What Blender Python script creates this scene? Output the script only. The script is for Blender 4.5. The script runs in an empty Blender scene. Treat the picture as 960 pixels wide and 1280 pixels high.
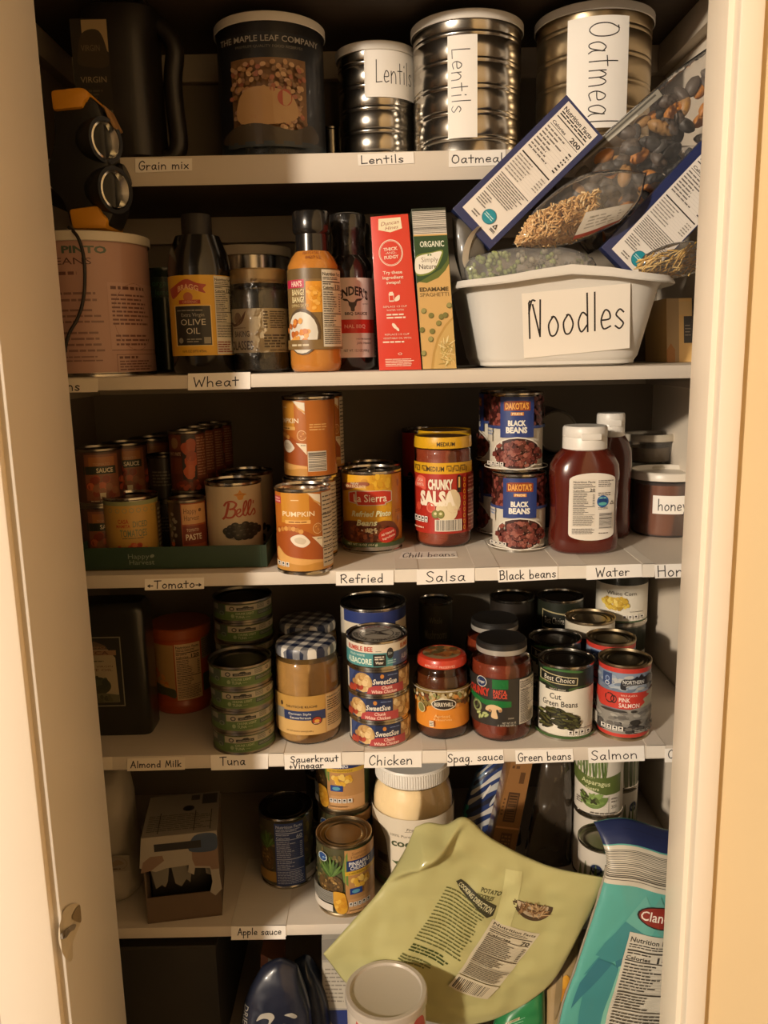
import bpy, bmesh, math, random
from mathutils import Vector, Matrix, noise

SC = bpy.context.scene
COL = SC.collection
PI = math.pi
rnd = random.Random(7)

# ---------------------------------------------------------------- camera
FPX = 1035.0
TH, PHI = math.radians(10.8), math.radians(1.2)
CAM = Vector((0, -1.05, 1.5))
FW = Vector((0, math.cos(TH), -math.sin(TH)))
_u0 = Vector((0, math.sin(TH), math.cos(TH)))
_r0 = Vector((1, 0, 0))
RT = _r0 * math.cos(PHI) - _u0 * math.sin(PHI)
UP = _u0 * math.cos(PHI) + _r0 * math.sin(PHI)
cd = bpy.data.cameras.new('camera')
cam = bpy.data.objects.new('camera', cd)
COL.objects.link(cam)
mw = Matrix((RT, UP, -FW)).transposed().to_4x4()
mw.translation = CAM
cam.matrix_world = mw
cd.sensor_fit = 'VERTICAL'
cd.sensor_height = 24.0
cd.lens = 24.0 * FPX / 1280.0
cd.clip_start = 0.02
SC.camera = cam

# ---------------------------------------------------------------- light
w = bpy.data.worlds.new('world')
SC.world = w
w.use_nodes = True
w.node_tree.nodes['Background'].inputs[0].default_value = (1, .87, .76, 1)
w.node_tree.nodes['Background'].inputs[1].default_value = 0.013
ld = bpy.data.lights.new('ceiling_lamp_light', 'POINT')
ld.energy = 1400.0
ld.color = (1, .85, .675)
ld.shadow_soft_size = 0.17
lo = bpy.data.objects.new('ceiling_lamp_light', ld)
lo.location = (-3.60, -4.76, 3.0)
COL.objects.link(lo)
SC.view_settings.view_transform = 'Standard'
SC.view_settings.look = 'None'
SC.view_settings.gamma = 1.0
SC.view_settings.use_curve_mapping = False
SC.view_settings.exposure = 0.0

# ---------------------------------------------------------------- pixel rays (960x1280 frame)
def ray(x, y):
    return FW + RT * ((x - 480) / FPX) - UP * ((y - 640) / FPX)
def atY(x, y, Y):
    d = ray(x, y); return CAM + d * ((Y - CAM.y) / d.y)
def atZ(x, y, Z):
    d = ray(x, y); return CAM + d * ((Z - CAM.z) / d.z)
def spot(xl, xr, yb, z0, yt, Y=None):
    """stand an upright round thing on height z0: returns x, y, radius, height"""
    m = (xl + xr) / 2
    r = .04
    for _ in range(8):
        Yc = Y if Y is not None else atZ(m, yb, z0).y + r
        c = atY(m, ((yb if yb else yt + 60) + yt) / 2, Yc)
        r = (xr - xl) / 2 * ((c - CAM).dot(FW)) / FPX
    t = atY(m, yt, Yc + r)
    if t.z > CAM.z: t = atY(m, yt, Yc - r)
    return c.x, Yc, r, t.z - z0

# ---------------------------------------------------------------- materials
def lin(c):
    c = c.lstrip('#')
    out = []
    for i in (0, 2, 4):
        v = int(c[i:i+2], 16) / 255
        out.append(v / 12.92 if v <= .04045 else ((v + .055) / 1.055) ** 2.4)
    return out + [1]
_m = {}
def mat(col, rough=.5, metal=0.0, vary=.0, scale=30, bump=0.0, coat=0.0, spec=.5, trans=0, alpha=1, stretch=None):
    key = (col, rough, metal, vary, scale, bump, coat, spec, trans, stretch)
    if key in _m: return _m[key]
    m = bpy.data.materials.new('mat_%03d' % len(_m))
    m.use_nodes = True
    nt = m.node_tree; N = nt.nodes; L = nt.links
    b = N['Principled BSDF']
    c = lin(col)
    b.inputs['Base Color'].default_value = c
    b.inputs['Roughness'].default_value = rough
    b.inputs['Metallic'].default_value = metal
    b.inputs['Coat Weight'].default_value = coat
    b.inputs['Coat Roughness'].default_value = .08
    b.inputs['Specular IOR Level'].default_value = spec
    b.inputs['Transmission Weight'].default_value = trans
    if vary or bump:
        tc = N.new('ShaderNodeTexCoord'); nz = N.new('ShaderNodeTexNoise')
        nz.inputs['Scale'].default_value = scale
        nz.inputs['Detail'].default_value = 5
        src = tc.outputs['Object']
        if stretch:
            mp = N.new('ShaderNodeMapping'); mp.inputs['Scale'].default_value = stretch
            L.new(src, mp.inputs[0]); src = mp.outputs[0]
        L.new(src, nz.inputs['Vector'])
        if vary:
            mx = N.new('ShaderNodeMix'); mx.data_type = 'RGBA'
            mx.inputs[6].default_value = [max(0, v * (1 - vary)) for v in c[:3]] + [1]
            mx.inputs[7].default_value = [min(1, v * (1 + vary)) for v in c[:3]] + [1]
            L.new(nz.outputs['Fac'], mx.inputs[0]); L.new(mx.outputs[2], b.inputs['Base Color'])
        if bump:
            bp = N.new('ShaderNodeBump'); bp.inputs['Strength'].default_value = bump
            bp.inputs['Distance'].default_value = .002
            L.new(nz.outputs['Fac'], bp.inputs['Height']); L.new(bp.outputs[0], b.inputs['Normal'])
    _m[key] = m
    return m
def film(name, tint=(1, 1, 1), gloss=.10, rough=.12, bump=.6, scale=25, haze=0.0):
    """thin clear plastic or glass: see-through with a mirror gloss"""
    if name in _m: return _m[name]
    m = bpy.data.materials.new(name); m.use_nodes = True
    nt = m.node_tree; N = nt.nodes; L = nt.links
    N.remove(N['Principled BSDF'])
    tr = N.new('ShaderNodeBsdfTransparent'); tr.inputs[0].default_value = (*tint, 1)
    gl = N.new('ShaderNodeBsdfGlossy'); gl.inputs['Roughness'].default_value = rough
    gl.inputs[0].default_value = (1, 1, 1, 1)
    fr = N.new('ShaderNodeFresnel'); fr.inputs[0].default_value = 1.45
    ad = N.new('ShaderNodeMath'); ad.operation = 'ADD'; ad.inputs[1].default_value = gloss
    ad.use_clamp = True
    mix = N.new('ShaderNodeMixShader')
    L.new(fr.outputs[0], ad.inputs[0]); L.new(ad.outputs[0], mix.inputs[0])
    src = tr.outputs[0]
    if haze:
        df = N.new('ShaderNodeBsdfDiffuse'); df.inputs[0].default_value = (.75, .75, .75, 1)
        m2 = N.new('ShaderNodeMixShader'); m2.inputs[0].default_value = haze
        L.new(tr.outputs[0], m2.inputs[1]); L.new(df.outputs[0], m2.inputs[2]); src = m2.outputs[0]
    L.new(src, mix.inputs[1]); L.new(gl.outputs[0], mix.inputs[2])
    if bump:
        tc = N.new('ShaderNodeTexCoord'); nz = N.new('ShaderNodeTexNoise')
        nz.inputs['Scale'].default_value = scale; nz.inputs['Detail'].default_value = 3
        bp = N.new('ShaderNodeBump'); bp.inputs['Strength'].default_value = bump
        bp.inputs['Distance'].default_value = .006
        L.new(tc.outputs['Object'], nz.inputs['Vector']); L.new(nz.outputs['Fac'], bp.inputs['Height'])
        L.new(bp.outputs[0], gl.inputs['Normal']); L.new(bp.outputs[0], fr.inputs['Normal'])
    L.new(mix.outputs[0], N['Material Output'].inputs[0])
    _m[name] = m
    return m
def P(col): return mat(col, .42, coat=.15)          # printed paper / film label
def asmat(c): return P(c) if isinstance(c, str) else c
TIN = mat('#b9b4ab', .2, 1.0, vary=.08, scale=60)
TIN2 = mat('#8c857a', .3, 1.0, vary=.1, scale=60)
GOLD_WARMLIT_TIN = mat('#b09e80', .32, 1.0, vary=.08, scale=50)  # gold tin; on the oatmeal can the tone paints in warm reflections
WHITE_PL = mat('#e6e1d8', .38, vary=.03, scale=8)
PAPER = mat('#efeae2', .8, vary=.02, scale=40)
INK = mat('#1d1a1c', .6)
GLASS = film('clear_glass', (.97, .97, .95), .02, .03, 0)

# ---------------------------------------------------------------- mesh helpers
def finish(name, bm, mats, parent=None, sharp=35, loc=None):
    me = bpy.data.meshes.new(name)
    bm.normal_update()
    bm.to_mesh(me); bm.free()
    for m in (mats if isinstance(mats, (list, tuple)) else [mats]): me.materials.append(m)
    me.shade_smooth()
    if sharp: me.set_sharp_from_angle(angle=math.radians(sharp))
    o = bpy.data.objects.new(name, me)
    COL.objects.link(o)
    if parent: o.parent = parent
    if loc: o.location = loc
    return o
def tag(o, label=None, cat=None, group=None, kind=None):
    if label: o['label'] = label
    if cat: o['category'] = cat
    if group: o['group'] = group
    if kind: o['kind'] = kind
    return o
def thing(name, label, cat, loc=(0, 0, 0), rz=0, group=None):
    o = bpy.data.objects.new(name, None)
    o.empty_display_size = .02
    COL.objects.link(o)
    o.location = loc; o.rotation_euler = (0, 0, rz)
    return tag(o, label, cat, group)
def copy_tree(o, parent=None):
    c = o.copy(); COL.objects.link(c)
    if parent: c.parent = parent
    for ch in list(o.children): copy_tree(ch, c)
    return c
def dup(root, loc, label, rz=0, group=None):
    c = copy_tree(root)
    c.location = loc; c.rotation_euler = (0, 0, rz)
    c['label'] = label
    if group: c['group'] = group
    return c
def lathe(bm, prof, seg=48, mi=0, c=(0, 0, 0), flute=None):
    rings = []
    for r, z in prof:
        if r <= 1e-6:
            rings.append([bm.verts.new((c[0], c[1], c[2] + z))])
        else:
            rg = []
            for i in range(seg):
                a = 2 * PI * i / seg
                rr = r + (flute * (i % 2) if flute and r > .5 * max(p[0] for p in prof) else 0)
                rg.append(bm.verts.new((c[0] + rr * math.cos(a), c[1] + rr * math.sin(a), c[2] + z)))
            rings.append(rg)
    for a, b in zip(rings, rings[1:]):
        for i in range(seg):
            j = (i + 1) % seg
            if len(a) == 1 and len(b) == 1: continue
            if len(a) == 1: f = bm.faces.new((a[0], b[j], b[i]))
            elif len(b) == 1: f = bm.faces.new((a[i], a[j], b[0]))
            else: f = bm.faces.new((a[i], a[j], b[j], b[i]))
            f.material_index = mi
    return bm
def part_lathe(name, prof, m, parent, seg=48, sharp=35, flute=None):
    bm = bmesh.new(); lathe(bm, prof, seg, flute=flute)
    return finish(name, bm, m, parent, sharp)
def loft(bm, secs, seg=40, caps=True, mi=0):
    """secs: (z, half_w, half_d, exponent, dx, dy)"""
    rings = []
    for s in secs:
        z, hw, hd, e = s[:4]
        dx, dy = (s[4], s[5]) if len(s) > 4 else (0, 0)
        rg = []
        for i in range(seg):
            a = 2 * PI * i / seg
            ca, sa = math.cos(a), math.sin(a)
            rg.append(bm.verts.new((dx + hw * math.copysign(abs(ca) ** (2 / e), ca), dy + hd * math.copysign(abs(sa) ** (2 / e), sa), z)))
        rings.append(rg)
    for a, b in zip(rings, rings[1:]):
        for i in range(seg):
            j = (i + 1) % seg
            bm.faces.new((a[i], a[j], b[j], b[i])).material_index = mi
    if caps:
        bm.faces.new(list(reversed(rings[0]))).material_index = mi
        bm.faces.new(rings[-1]).material_index = mi
    return bm
def box(bm, x0, x1, y0, y1, z0, z1, mi=0, bevel=0, M=None):
    v = [bm.verts.new(p) for p in ((x0,y0,z0),(x1,y0,z0),(x1,y1,z0),(x0,y1,z0),(x0,y0,z1),(x1,y0,z1),(x1,y1,z1),(x0,y1,z1))]
    fs = [bm.faces.new([v[i] for i in q]) for q in ((3,2,1,0),(4,5,6,7),(0,1,5,4),(1,2,6,5),(2,3,7,6),(3,0,4,7))]
    for f in fs: f.material_index = mi
    if bevel:
        es = list({e for f in fs for e in f.edges})
        r = bmesh.ops.bevel(bm, geom=es, offset=bevel, segments=2, affect='EDGES', profile=.5)
        v = list({q for q in v if q.is_valid} | set(r['verts']))
    if M is not None:
        bmesh.ops.transform(bm, matrix=M, verts=[q for q in v if q.is_valid])
    return bm
def tube(bm, pts, r, seg=8, mi=0, taper=None):
    pts = [Vector(p) for p in pts]
    rings = []
    n0 = None
    for i, p in enumerate(pts):
        t = (pts[min(i + 1, len(pts) - 1)] - pts[max(i - 1, 0)]).normalized()
        if n0 is None:
            n0 = t.orthogonal().normalized()
        n0 = (n0 - t * n0.dot(t)).normalized()
        b = t.cross(n0)
        rr = r if taper is None else r * taper[i]
        rings.append([bm.verts.new(p + (n0 * math.cos(2 * PI * k / seg) + b * math.sin(2 * PI * k / seg)) * rr) for k in range(seg)])
    for a, b in zip(rings, rings[1:]):
        for k in range(seg):
            bm.faces.new((a[k], a[(k + 1) % seg], b[(k + 1) % seg], b[k])).material_index = mi
    bm.faces.new(list(reversed(rings[0]))).material_index = mi
    bm.faces.new(rings[-1]).material_index = mi
    return bm
def catmull(pts, n=6, closed=False):
    out = []
    P_ = [Vector(p) for p in pts]
    m = len(P_)
    rng = range(m) if closed else range(m - 1)
    for i in rng:
        g = (lambda k: P_[k % m]) if closed else (lambda k: P_[max(0, min(m - 1, k))])
        p0, p1, p2, p3 = g(i - 1), g(i), g(i + 1), g(i + 2)
        for k in range(n):
            t = k / n
            out.append(.5 * ((2 * p1) + (p2 - p0) * t + (2 * p0 - 5 * p1 + 4 * p2 - p3) * t * t + (3 * p1 - p0 - 3 * p2 + p3) * t ** 3))
    if not closed: out.append(P_[-1])
    return out

# ---------------------------------------------------------------- lettering
_tx = {}
def text_polys(s, bold=0.0, shear=0.0):
    key = (s, bold, shear)
    if key in _tx: return _tx[key]
    cu = bpy.data.curves.new('lettering', 'FONT')
    cu.body = s; cu.size = 1.0; cu.resolution_u = 2
    cu.offset = bold; cu.shear = shear
    ob = bpy.data.objects.new('lettering', cu)
    me = bpy.data.meshes.new_from_object(ob)
    vs = [(v.co.x, v.co.y) for v in me.vertices]
    fs = [tuple(p.vertices) for p in me.polygons]
    bpy.data.objects.remove(ob); bpy.data.curves.remove(cu); bpy.data.meshes.remove(me)
    if vs:
        x0 = min(v[0] for v in vs); x1 = max(v[0] for v in vs)
        vs = [(x - x0, y) for x, y in vs]
        wd = x1 - x0
    else: wd = 0
    _tx[key] = (vs, fs, wd)
    return _tx[key]
CAPH = .70
# handwriting strokes: x-height 1, ascender 2, descender -.9;  '~' marks a smooth stroke
HW = {
'A': (1.3, ['.05 0 .65 1.95 1.2 0', '.25 .7 1.05 .75']),
'B': (1.15, ['.1 0 .12 1.9', '~.05 1.85 .7 1.95 .95 1.5 .6 1.05 .15 1', '~.15 1 .8 1 1.05 .5 .7 .05 .05 0']),
'C': (1.2, ['~1.1 1.6 .8 1.95 .3 1.6 .1 .9 .3 .2 .7 .0 1.1 .35']),
'G': (1.3, ['~1.15 1.6 .8 1.95 .3 1.6 .1 .9 .3 .2 .75 .0 1.15 .4 1.15 .9', '.65 .9 1.2 .9']),
'H': (1.25, ['.1 1.95 .1 0', '1.1 1.95 1.1 0', '.1 1 1.1 1.05']),
'L': (1.05, ['.15 1.95 .1 .05 1.0 .1']),
'M': (1.5, ['.05 0 .3 1.9 .7 .5 1.15 1.95 1.4 0']),
'N': (1.35, ['.1 0 .12 1.8 .2 1.9', '~.1 1.3 .35 1.9 .6 1.9', '.42 1.7 .95 .05', '~.95 .05 1.0 .9 1.05 1.9']),
'O': (1.3, ['~.5 1.8 .12 1.2 .15 .4 .6 .02 1.1 .4 1.15 1.2 .8 1.75 .3 1.75']),
'R': (1.2, ['.12 0 .12 1.9', '~.05 1.75 .6 1.98 1.0 1.5 .6 1.0 .15 .9', '.4 .95 1.1 .0']),
'S': (1.1, ['~1.0 1.7 .6 1.95 .15 1.6 .4 1.1 .85 .75 .9 .25 .45 .0 .05 .25']),
'T': (1.3, ['.05 1.85 1.3 1.9', '.65 1.9 .6 0']),
'V': (1.2, ['.05 1.9 .55 .0 1.1 1.9']),
'W': (1.65, ['.05 1.85 .35 .05 .8 1.3 1.15 .05 1.6 1.9']),
'a': (1.05, ['~.85 .85 .5 1.02 .12 .6 .25 .05 .6 .12 .86 .8', '~.86 .95 .82 .3 1.0 .0']),
'b': (1.0, ['.1 1.95 .12 0', '~.12 .6 .5 1.0 .88 .6 .7 .05 .12 .05']),
'c': (.9, ['~.82 .8 .5 1.0 .12 .6 .2 .1 .55 .0 .85 .2']),
'd': (1.05, ['~.85 .8 .45 1.0 .12 .5 .35 .0 .85 .35', '.85 1.95 .88 0']),
'e': (.95, ['~.12 .5 .8 .55 .75 .9 .4 1.0 .1 .5 .3 .05 .85 .15']),
'f': (.8, ['~.8 1.75 .55 1.95 .35 1.5 .35 .0', '.05 1.0 .75 1.05']),
'g': (1.05, ['~.85 .85 .5 1.02 .12 .6 .25 .1 .6 .15 .86 .8', '~.86 .95 .85 -.3 .6 -.9 .15 -.7']),
'h': (1.0, ['.1 1.95 .1 0', '~.1 .6 .5 1.0 .8 .75 .85 .0']),
'i': (.4, ['.2 1.0 .2 0', '.2 1.45 .22 1.55']),
'k': (.95, ['.1 1.95 .1 0', '.8 1.05 .12 .5 .85 .0']),
'l': (.4, ['.2 1.95 .2 0']),
'm': (1.5, ['.1 1 .1 0', '~.1 .6 .4 1.0 .65 .75 .68 .0', '~.68 .6 1.0 1.0 1.3 .75 1.38 .0']),
'n': (1.05, ['.1 1 .1 0', '~.1 .6 .5 1.0 .85 .75 .9 .0']),
'o': (1.0, ['~.5 1.0 .12 .6 .25 .05 .65 .05 .9 .5 .65 .95 .4 .98']),
'p': (1.0, ['.1 1 .1 -.9', '~.1 .6 .5 1.0 .88 .6 .65 .05 .12 .1']),
'r': (.8, ['.1 1 .12 0', '~.12 .55 .4 .95 .75 .9']),
's': (.85, ['~.75 .85 .45 1.0 .15 .75 .45 .5 .75 .25 .45 .0 .1 .15']),
't': (.85, ['.4 1.7 .42 .0', '.0 1.05 .82 1.1']),
'u': (1.05, ['~.1 1 .12 .3 .4 .0 .8 .35', '.85 1 .9 0']),
'x': (.95, ['.1 1 .85 0', '.85 1 .1 0']),
'y': (1.0, ['.1 1 .5 .1', '~.9 1 .5 .1 .25 -.7 .0 -.85']),
'.': (.35, ['.15 .0 .2 .08']),
'+': (.8, ['.4 .9 .4 .1', '.1 .5 .75 .5']),
'<': (1.0, ['.95 .6 .05 .6', '.35 .9 .05 .6 .35 .3']),
'>': (1.0, ['.05 .6 .95 .6', '.65 .9 .95 .6 .65 .3']),
' ': (.7, []),
}
def hand_strokes(s, gap=.22):
    x = 0; out = []
    for ch in s:
        wd, ss = HW[ch]
        jy = rnd.uniform(-.05, .05)
        for st in ss:
            sm = st[0] == '~'
            v = [float(q) for q in st.lstrip('~').split()]
            p = [(x + v[i], v[i + 1] + jy, 0) for i in range(0, len(v), 2)]
            if sm: out.append(catmull(p, 5))
            else:
                p = [Vector(q) for q in p]
                for q0, q1 in zip(p, p[1:]): out.append([q0, q1])
        x += wd + gap
    return out, x - gap

# ---------------------------------------------------------------- label artwork: flat art that is cut and wrapped on a surface
class Art:
    def __init__(s, sx, sy, round_=True):
        s.sx, s.sy, s.rd, s.el, s.k = sx, sy, round_, [], 0
    def U(s, x):
        if not s.rd: return x * s.sx
        if abs(x) <= .985: return s.sx * math.asin(x)
        e = math.asin(.985)
        return math.copysign(s.sx * (e + (abs(x) - .985)), x)
    def raw(s, vs, fs, col, n=None):
        s.k += 1
        s.el.append((vs, fs, asmat(col), (s.k if n is None else n) * .00003))
        return s
    def rect(s, x0, y0, x1, y1, col):
        a, b = s.U(x0), s.U(x1)
        return s.raw([(a, y0*s.sy), (b, y0*s.sy), (b, y1*s.sy), (a, y1*s.sy)], [(0, 1, 2, 3)], col)
    def full(s, y0, y1, col):
        a = PI * s.sx
        return s.raw([(-a, y0*s.sy), (a, y0*s.sy), (a, y1*s.sy), (-a, y1*s.sy)], [(0, 1, 2, 3)], col)
    def poly(s, pts, col):
        v = [(s.U(x), y * s.sy) for x, y in pts]
        return s.raw(v, [tuple(range(len(v)))], col)
    def curve(s, pts, col, n=5):
        q = catmull([(x, y, 0) for x, y in pts], n, True)
        return s.poly([(p.x, p.y) for p in q], col)
    def ell(s, cx, cy, rx, ry, col, rot=0, n=20, a0=0, a1=2*PI):
        u0, v0 = s.U(cx), cy * s.sy
        c, d = math.cos(rot), math.sin(rot)
        m = n if a1 - a0 > 6.2 else n + 1
        v = []
        for i in range(m):
            a = a0 + (a1 - a0) * i / n
            x, y = rx * s.sx * math.cos(a), ry * s.sy * math.sin(a)
            v.append((u0 + x * c - y * d, v0 + x * d + y * c))
        return s.raw(v, [tuple(range(m))], col)
    def ring(s, cx, cy, rx, ry, t, col, n=28):
        u0, v0 = s.U(cx), cy * s.sy
        v = []
        for i in range(n):
            a = 2 * PI * i / n
            for q in (1, 1 - t): v.append((u0 + q * rx * s.sx * math.cos(a), v0 + q * ry * s.sy * math.sin(a)))
        return s.raw(v, [(2*i, 2*((i+1) % n), 2*((i+1) % n)+1, 2*i+1) for i in range(n)], col)
    def text(s, t, cx, cy, h, col, w=None, rot=0, bold=0.0, shear=0.0, al='c', arc=0):
        """cx,cy centre of the capitals; h cap height (fraction of sy); w full width (in X units)"""
        vs, fs, wd = text_polys(t, bold, shear)
        ky = h * s.sy / CAPH
        kx = ky if w is None else w * s.sx / wd
        off = {'c': wd * kx / 2, 'l': 0, 'r': wd * kx}[al]
        c, d = math.cos(rot), math.sin(rot)
        u0, v0 = s.U(cx), cy * s.sy
        out = []
        for x, y in vs:
            x = x * kx - off; y = y * ky - h * s.sy / 2
            if arc: y -= arc * s.sy * (2 * x / (wd * kx)) ** 2
            out.append((u0 + x * c - y * d, v0 + x * d + y * c))
        return s.raw(out, fs, col)
    def hand(s, t, cx, cy, h, col, w, pen=.0013, rot=0, gap=.22):
        """handwriting: h = height of a capital, w = whole width"""
        st, wd = hand_strokes(t, gap)
        kx = w * s.sx / wd; ky = h * s.sy / 1.95
        c, d = math.cos(rot), math.sin(rot)
        u0, v0 = s.U(cx), cy * s.sy
        vs, fs = [], []
        for line in st:
            q = []
            for p in line:
                x = p.x * kx - w * s.sx / 2; y = p.y * ky - h * s.sy / 2
                q.append(Vector((u0 + x * c - y * d, v0 + x * d + y * c)))
            b = len(vs)
            for i, p in enumerate(q):
                tg = q[min(i + 1, len(q) - 1)] - q[max(i - 1, 0)]
                if tg.length < 1e-9: tg = Vector((1, 0))
                tg.normalize()
                nn = Vector((-tg.y, tg.x)) * pen / 2
                e = tg * (pen / 2) * (-1 if i == 0 else 1 if i == len(q) - 1 else 0)
                vs += [tuple(p + nn + e), tuple(p - nn + e)]
            for i in range(len(q) - 1):
                fs.append((b + 2*i, b + 2*i + 1, b + 2*i + 3, b + 2*i + 2))
        return s.raw(vs, fs, col)
    def rows(s, x0, y0, x1, y1, n, col, fill=.5, rag=.35, wlen=.02):
        """n rows of print too small to read"""
        a, b = s.U(x0), s.U(x1)
        vs, fs = [], []
        for i in range(n):
            yc = (y1 + (y0 - y1) * (i + .5) / n) * s.sy
            hh = abs(y1 - y0) * s.sy / n * fill / 2
            x = a; end = b - (b - a) * rnd.uniform(0, rag)
            while x < end:
                l = min(rnd.uniform(.5, 1.6) * wlen * .35, end - x)
                k = len(vs)
                vs += [(x, yc - hh), (x + l, yc - hh), (x + l, yc + hh), (x, yc + hh)]
                fs.append((k, k+1, k+2, k+3))
                x += l + hh * 1.3
        return s.raw(vs, fs, col)
    def bars(s, x0, y0, x1, y1, n, col, vert=True):
        a, b, c, d = s.U(x0), s.U(x1), y0 * s.sy, y1 * s.sy
        vs, fs = [], []
        for i in range(n):
            t0 = (i + rnd.uniform(0, .3)) / n; t1 = t0 + rnd.uniform(.25, .65) / n
            k = len(vs)
            if vert: vs += [(a+(b-a)*t0, c), (a+(b-a)*t1, c), (a+(b-a)*t1, d), (a+(b-a)*t0, d)]
            else: vs += [(a, c+(d-c)*t0), (b, c+(d-c)*t0), (b, c+(d-c)*t1), (a, c+(d-c)*t1)]
            fs.append((k, k+1, k+2, k+3))
        return s.raw(vs, fs, col)
    def nut(s, x0, y0, x1, y1, cal='20', bg='#e9e4da', ink='#2a2523', head='Nutrition Facts'):
        W, H = x1 - x0, y1 - y0
        if bg: s.rect(x0, y0, x1, y1, bg)
        f = lambda a: x0 + W * a
        g = lambda a: y0 + H * a
        U = (s.U(x1) - s.U(x0)) / s.sx
        s.text(head, f(.05), g(.945), H * .045, ink, w=U * .9, bold=.02, al='l')
        s.rows(f(.05), g(.865), f(.9), g(.91), 2, ink, .45, .2, .015)
        s.rect(f(.04), g(.835), f(.96), g(.85), ink)
        s.rows(f(.05), g(.805), f(.5), g(.825), 1, ink, .6, .1, .015)
        s.text('Calories', f(.05), g(.77), H * .036, ink, w=U * .45, bold=.02, al='l')
        s.text(cal, f(.95), g(.78), H * .06, ink, w=U * .11 * len(cal), bold=.025, al='r')
        s.rect(f(.04), g(.735), f(.96), g(.745), ink)
        s.rows(f(.05), g(.45), f(.75), g(.725), 9, ink, .38, .4, .015)
        s.rows(f(.86), g(.45), f(.95), g(.7), 8, ink, .38, .0, .01)
        for i in range(9): s.rect(f(.05), g(.45 + i * .03), f(.95), g(.4515 + i * .03), '#8b857c')
        s.rect(f(.04), g(.425), f(.96), g(.437), ink)
        s.rows(f(.05), g(.27), f(.7), g(.415), 5, ink, .38, .35, .015)
        s.rect(f(.04), g(.255), f(.96), g(.262), ink)
        s.rows(f(.05), g(.03), f(.95), g(.24), 8, ink, .36, .15, .012)
        return s
    def blobs(s, cx, cy, rx, ry, n, cols, size, asp=.7, rot=None, edge=.9, rc=False):
        for i in range(n):
            a = rnd.uniform(0, 2 * PI); q = math.sqrt(rnd.random()) * edge
            dx, dy = (rnd.uniform(-1, 1), rnd.uniform(-1, 1)) if rc else (q * math.cos(a), q * math.sin(a))
            s.ell(cx + rx * dx, cy + ry * dy, size, size * asp * s.sx / s.sy, rnd.choice(cols), rnd.uniform(0, PI) if rot is None else rot + rnd.uniform(-.3, .3), 8)
        return s
    def facts(s, x0, y0, x1, y1, n=4, bg='#e9e4da', ink='#2a2523'):
        """row of small per-serving tabs"""
        U0 = x0
        for i in range(n):
            a = x0 + (x1 - x0) * i / n; b = x0 + (x1 - x0) * (i + .8) / n
            s.rect(a, y0, b, y1, bg)
            s.rect(a + (b-a)*.25, y0 + (y1-y0)*.45, b - (b-a)*.25, y0 + (y1-y0)*.85, ink)
            s.rect(a + (b-a)*.15, y0 + (y1-y0)*.15, b - (b-a)*.15, y0 + (y1-y0)*.28, ink)
        return s
    def bm(s, fn, du=None, dv=None):
        """cut along u every du (and v every dv), then map (u,v,n) through fn"""
        bm = bmesh.new(); mats = []; idx = {}
        for vs, fs, m, n in s.el:
            if m.name not in idx: idx[m.name] = len(mats); mats.append(m)
            V = [bm.verts.new((x, y, n)) for x, y in vs]
            for f in fs:
                try:
                    F = bm.faces.new([V[i] for i in f]); F.material_index = idx[m.name]
                    F.normal_update()
                    if F.normal.z < 0: F.normal_flip()
                except ValueError: pass
        big = [f for f in bm.faces if len(f.verts) > 4]
        if big: bmesh.ops.triangulate(bm, faces=big)
        for d, ax in ((du, 0), (dv, 1)):
            if not d: continue
            lo = min(v.co[ax] for v in bm.verts); hi = max(v.co[ax] for v in bm.verts)
            k = math.floor(lo / d) + 1
            no = (1, 0, 0) if ax == 0 else (0, 1, 0)
            while k * d < hi - 1e-7:
                co = (k * d, 0, 0) if ax == 0 else (0, k * d, 0)
                bmesh.ops.bisect_plane(bm, geom=bm.verts[:] + bm.edges[:] + bm.faces[:], dist=1e-7, plane_co=co, plane_no=no)
                k += 1
        for v in bm.verts: v.co = fn(v.co.x, v.co.y, v.co.z)
        return bm, mats
    def wrap(s, name, r, z0, parent, turn=0, step=9):
        """label sheet round a cylinder of radius r, its bottom edge at z0"""
        turn -= math.atan2(parent.location.x - CAM.x, parent.location.y - CAM.y)   # labels were set facing the door
        def fn(u, v, n):
            a = u / r + turn
            return Vector(((r + n) * math.sin(a), -(r + n) * math.cos(a), z0 + v))
        b, m = s.bm(fn, du=r * math.radians(step))
        return finish(name, b, m, parent, sharp=60)
    def quad(s, name, q, parent=None, thick=.0):
        """flat (or gently twisted) on the corners bl, br, tr, tl"""
        a, b, c, d = [Vector(p) for p in q]
        N = (b - a).cross(d - a).normalized()
        def fn(u, v, n):
            x, y = u / s.sx, v / s.sy
            return (a * (1-x) + b * x) * (1-y) + (d * (1-x) + c * x) * y + N * n
        g, m = s.bm(fn)
        if thick:
            k = [g.verts.new(p) for p in (a, b, c, d)] + [g.verts.new(p - N * thick) for p in (a, b, c, d)]
            for f in ((0,1,5,4),(1,2,6,5),(2,3,7,6),(3,0,4,7),(7,6,5,4)): g.faces.new([k[i] for i in f])
        return finish(name, g, m, parent, sharp=20)

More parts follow.
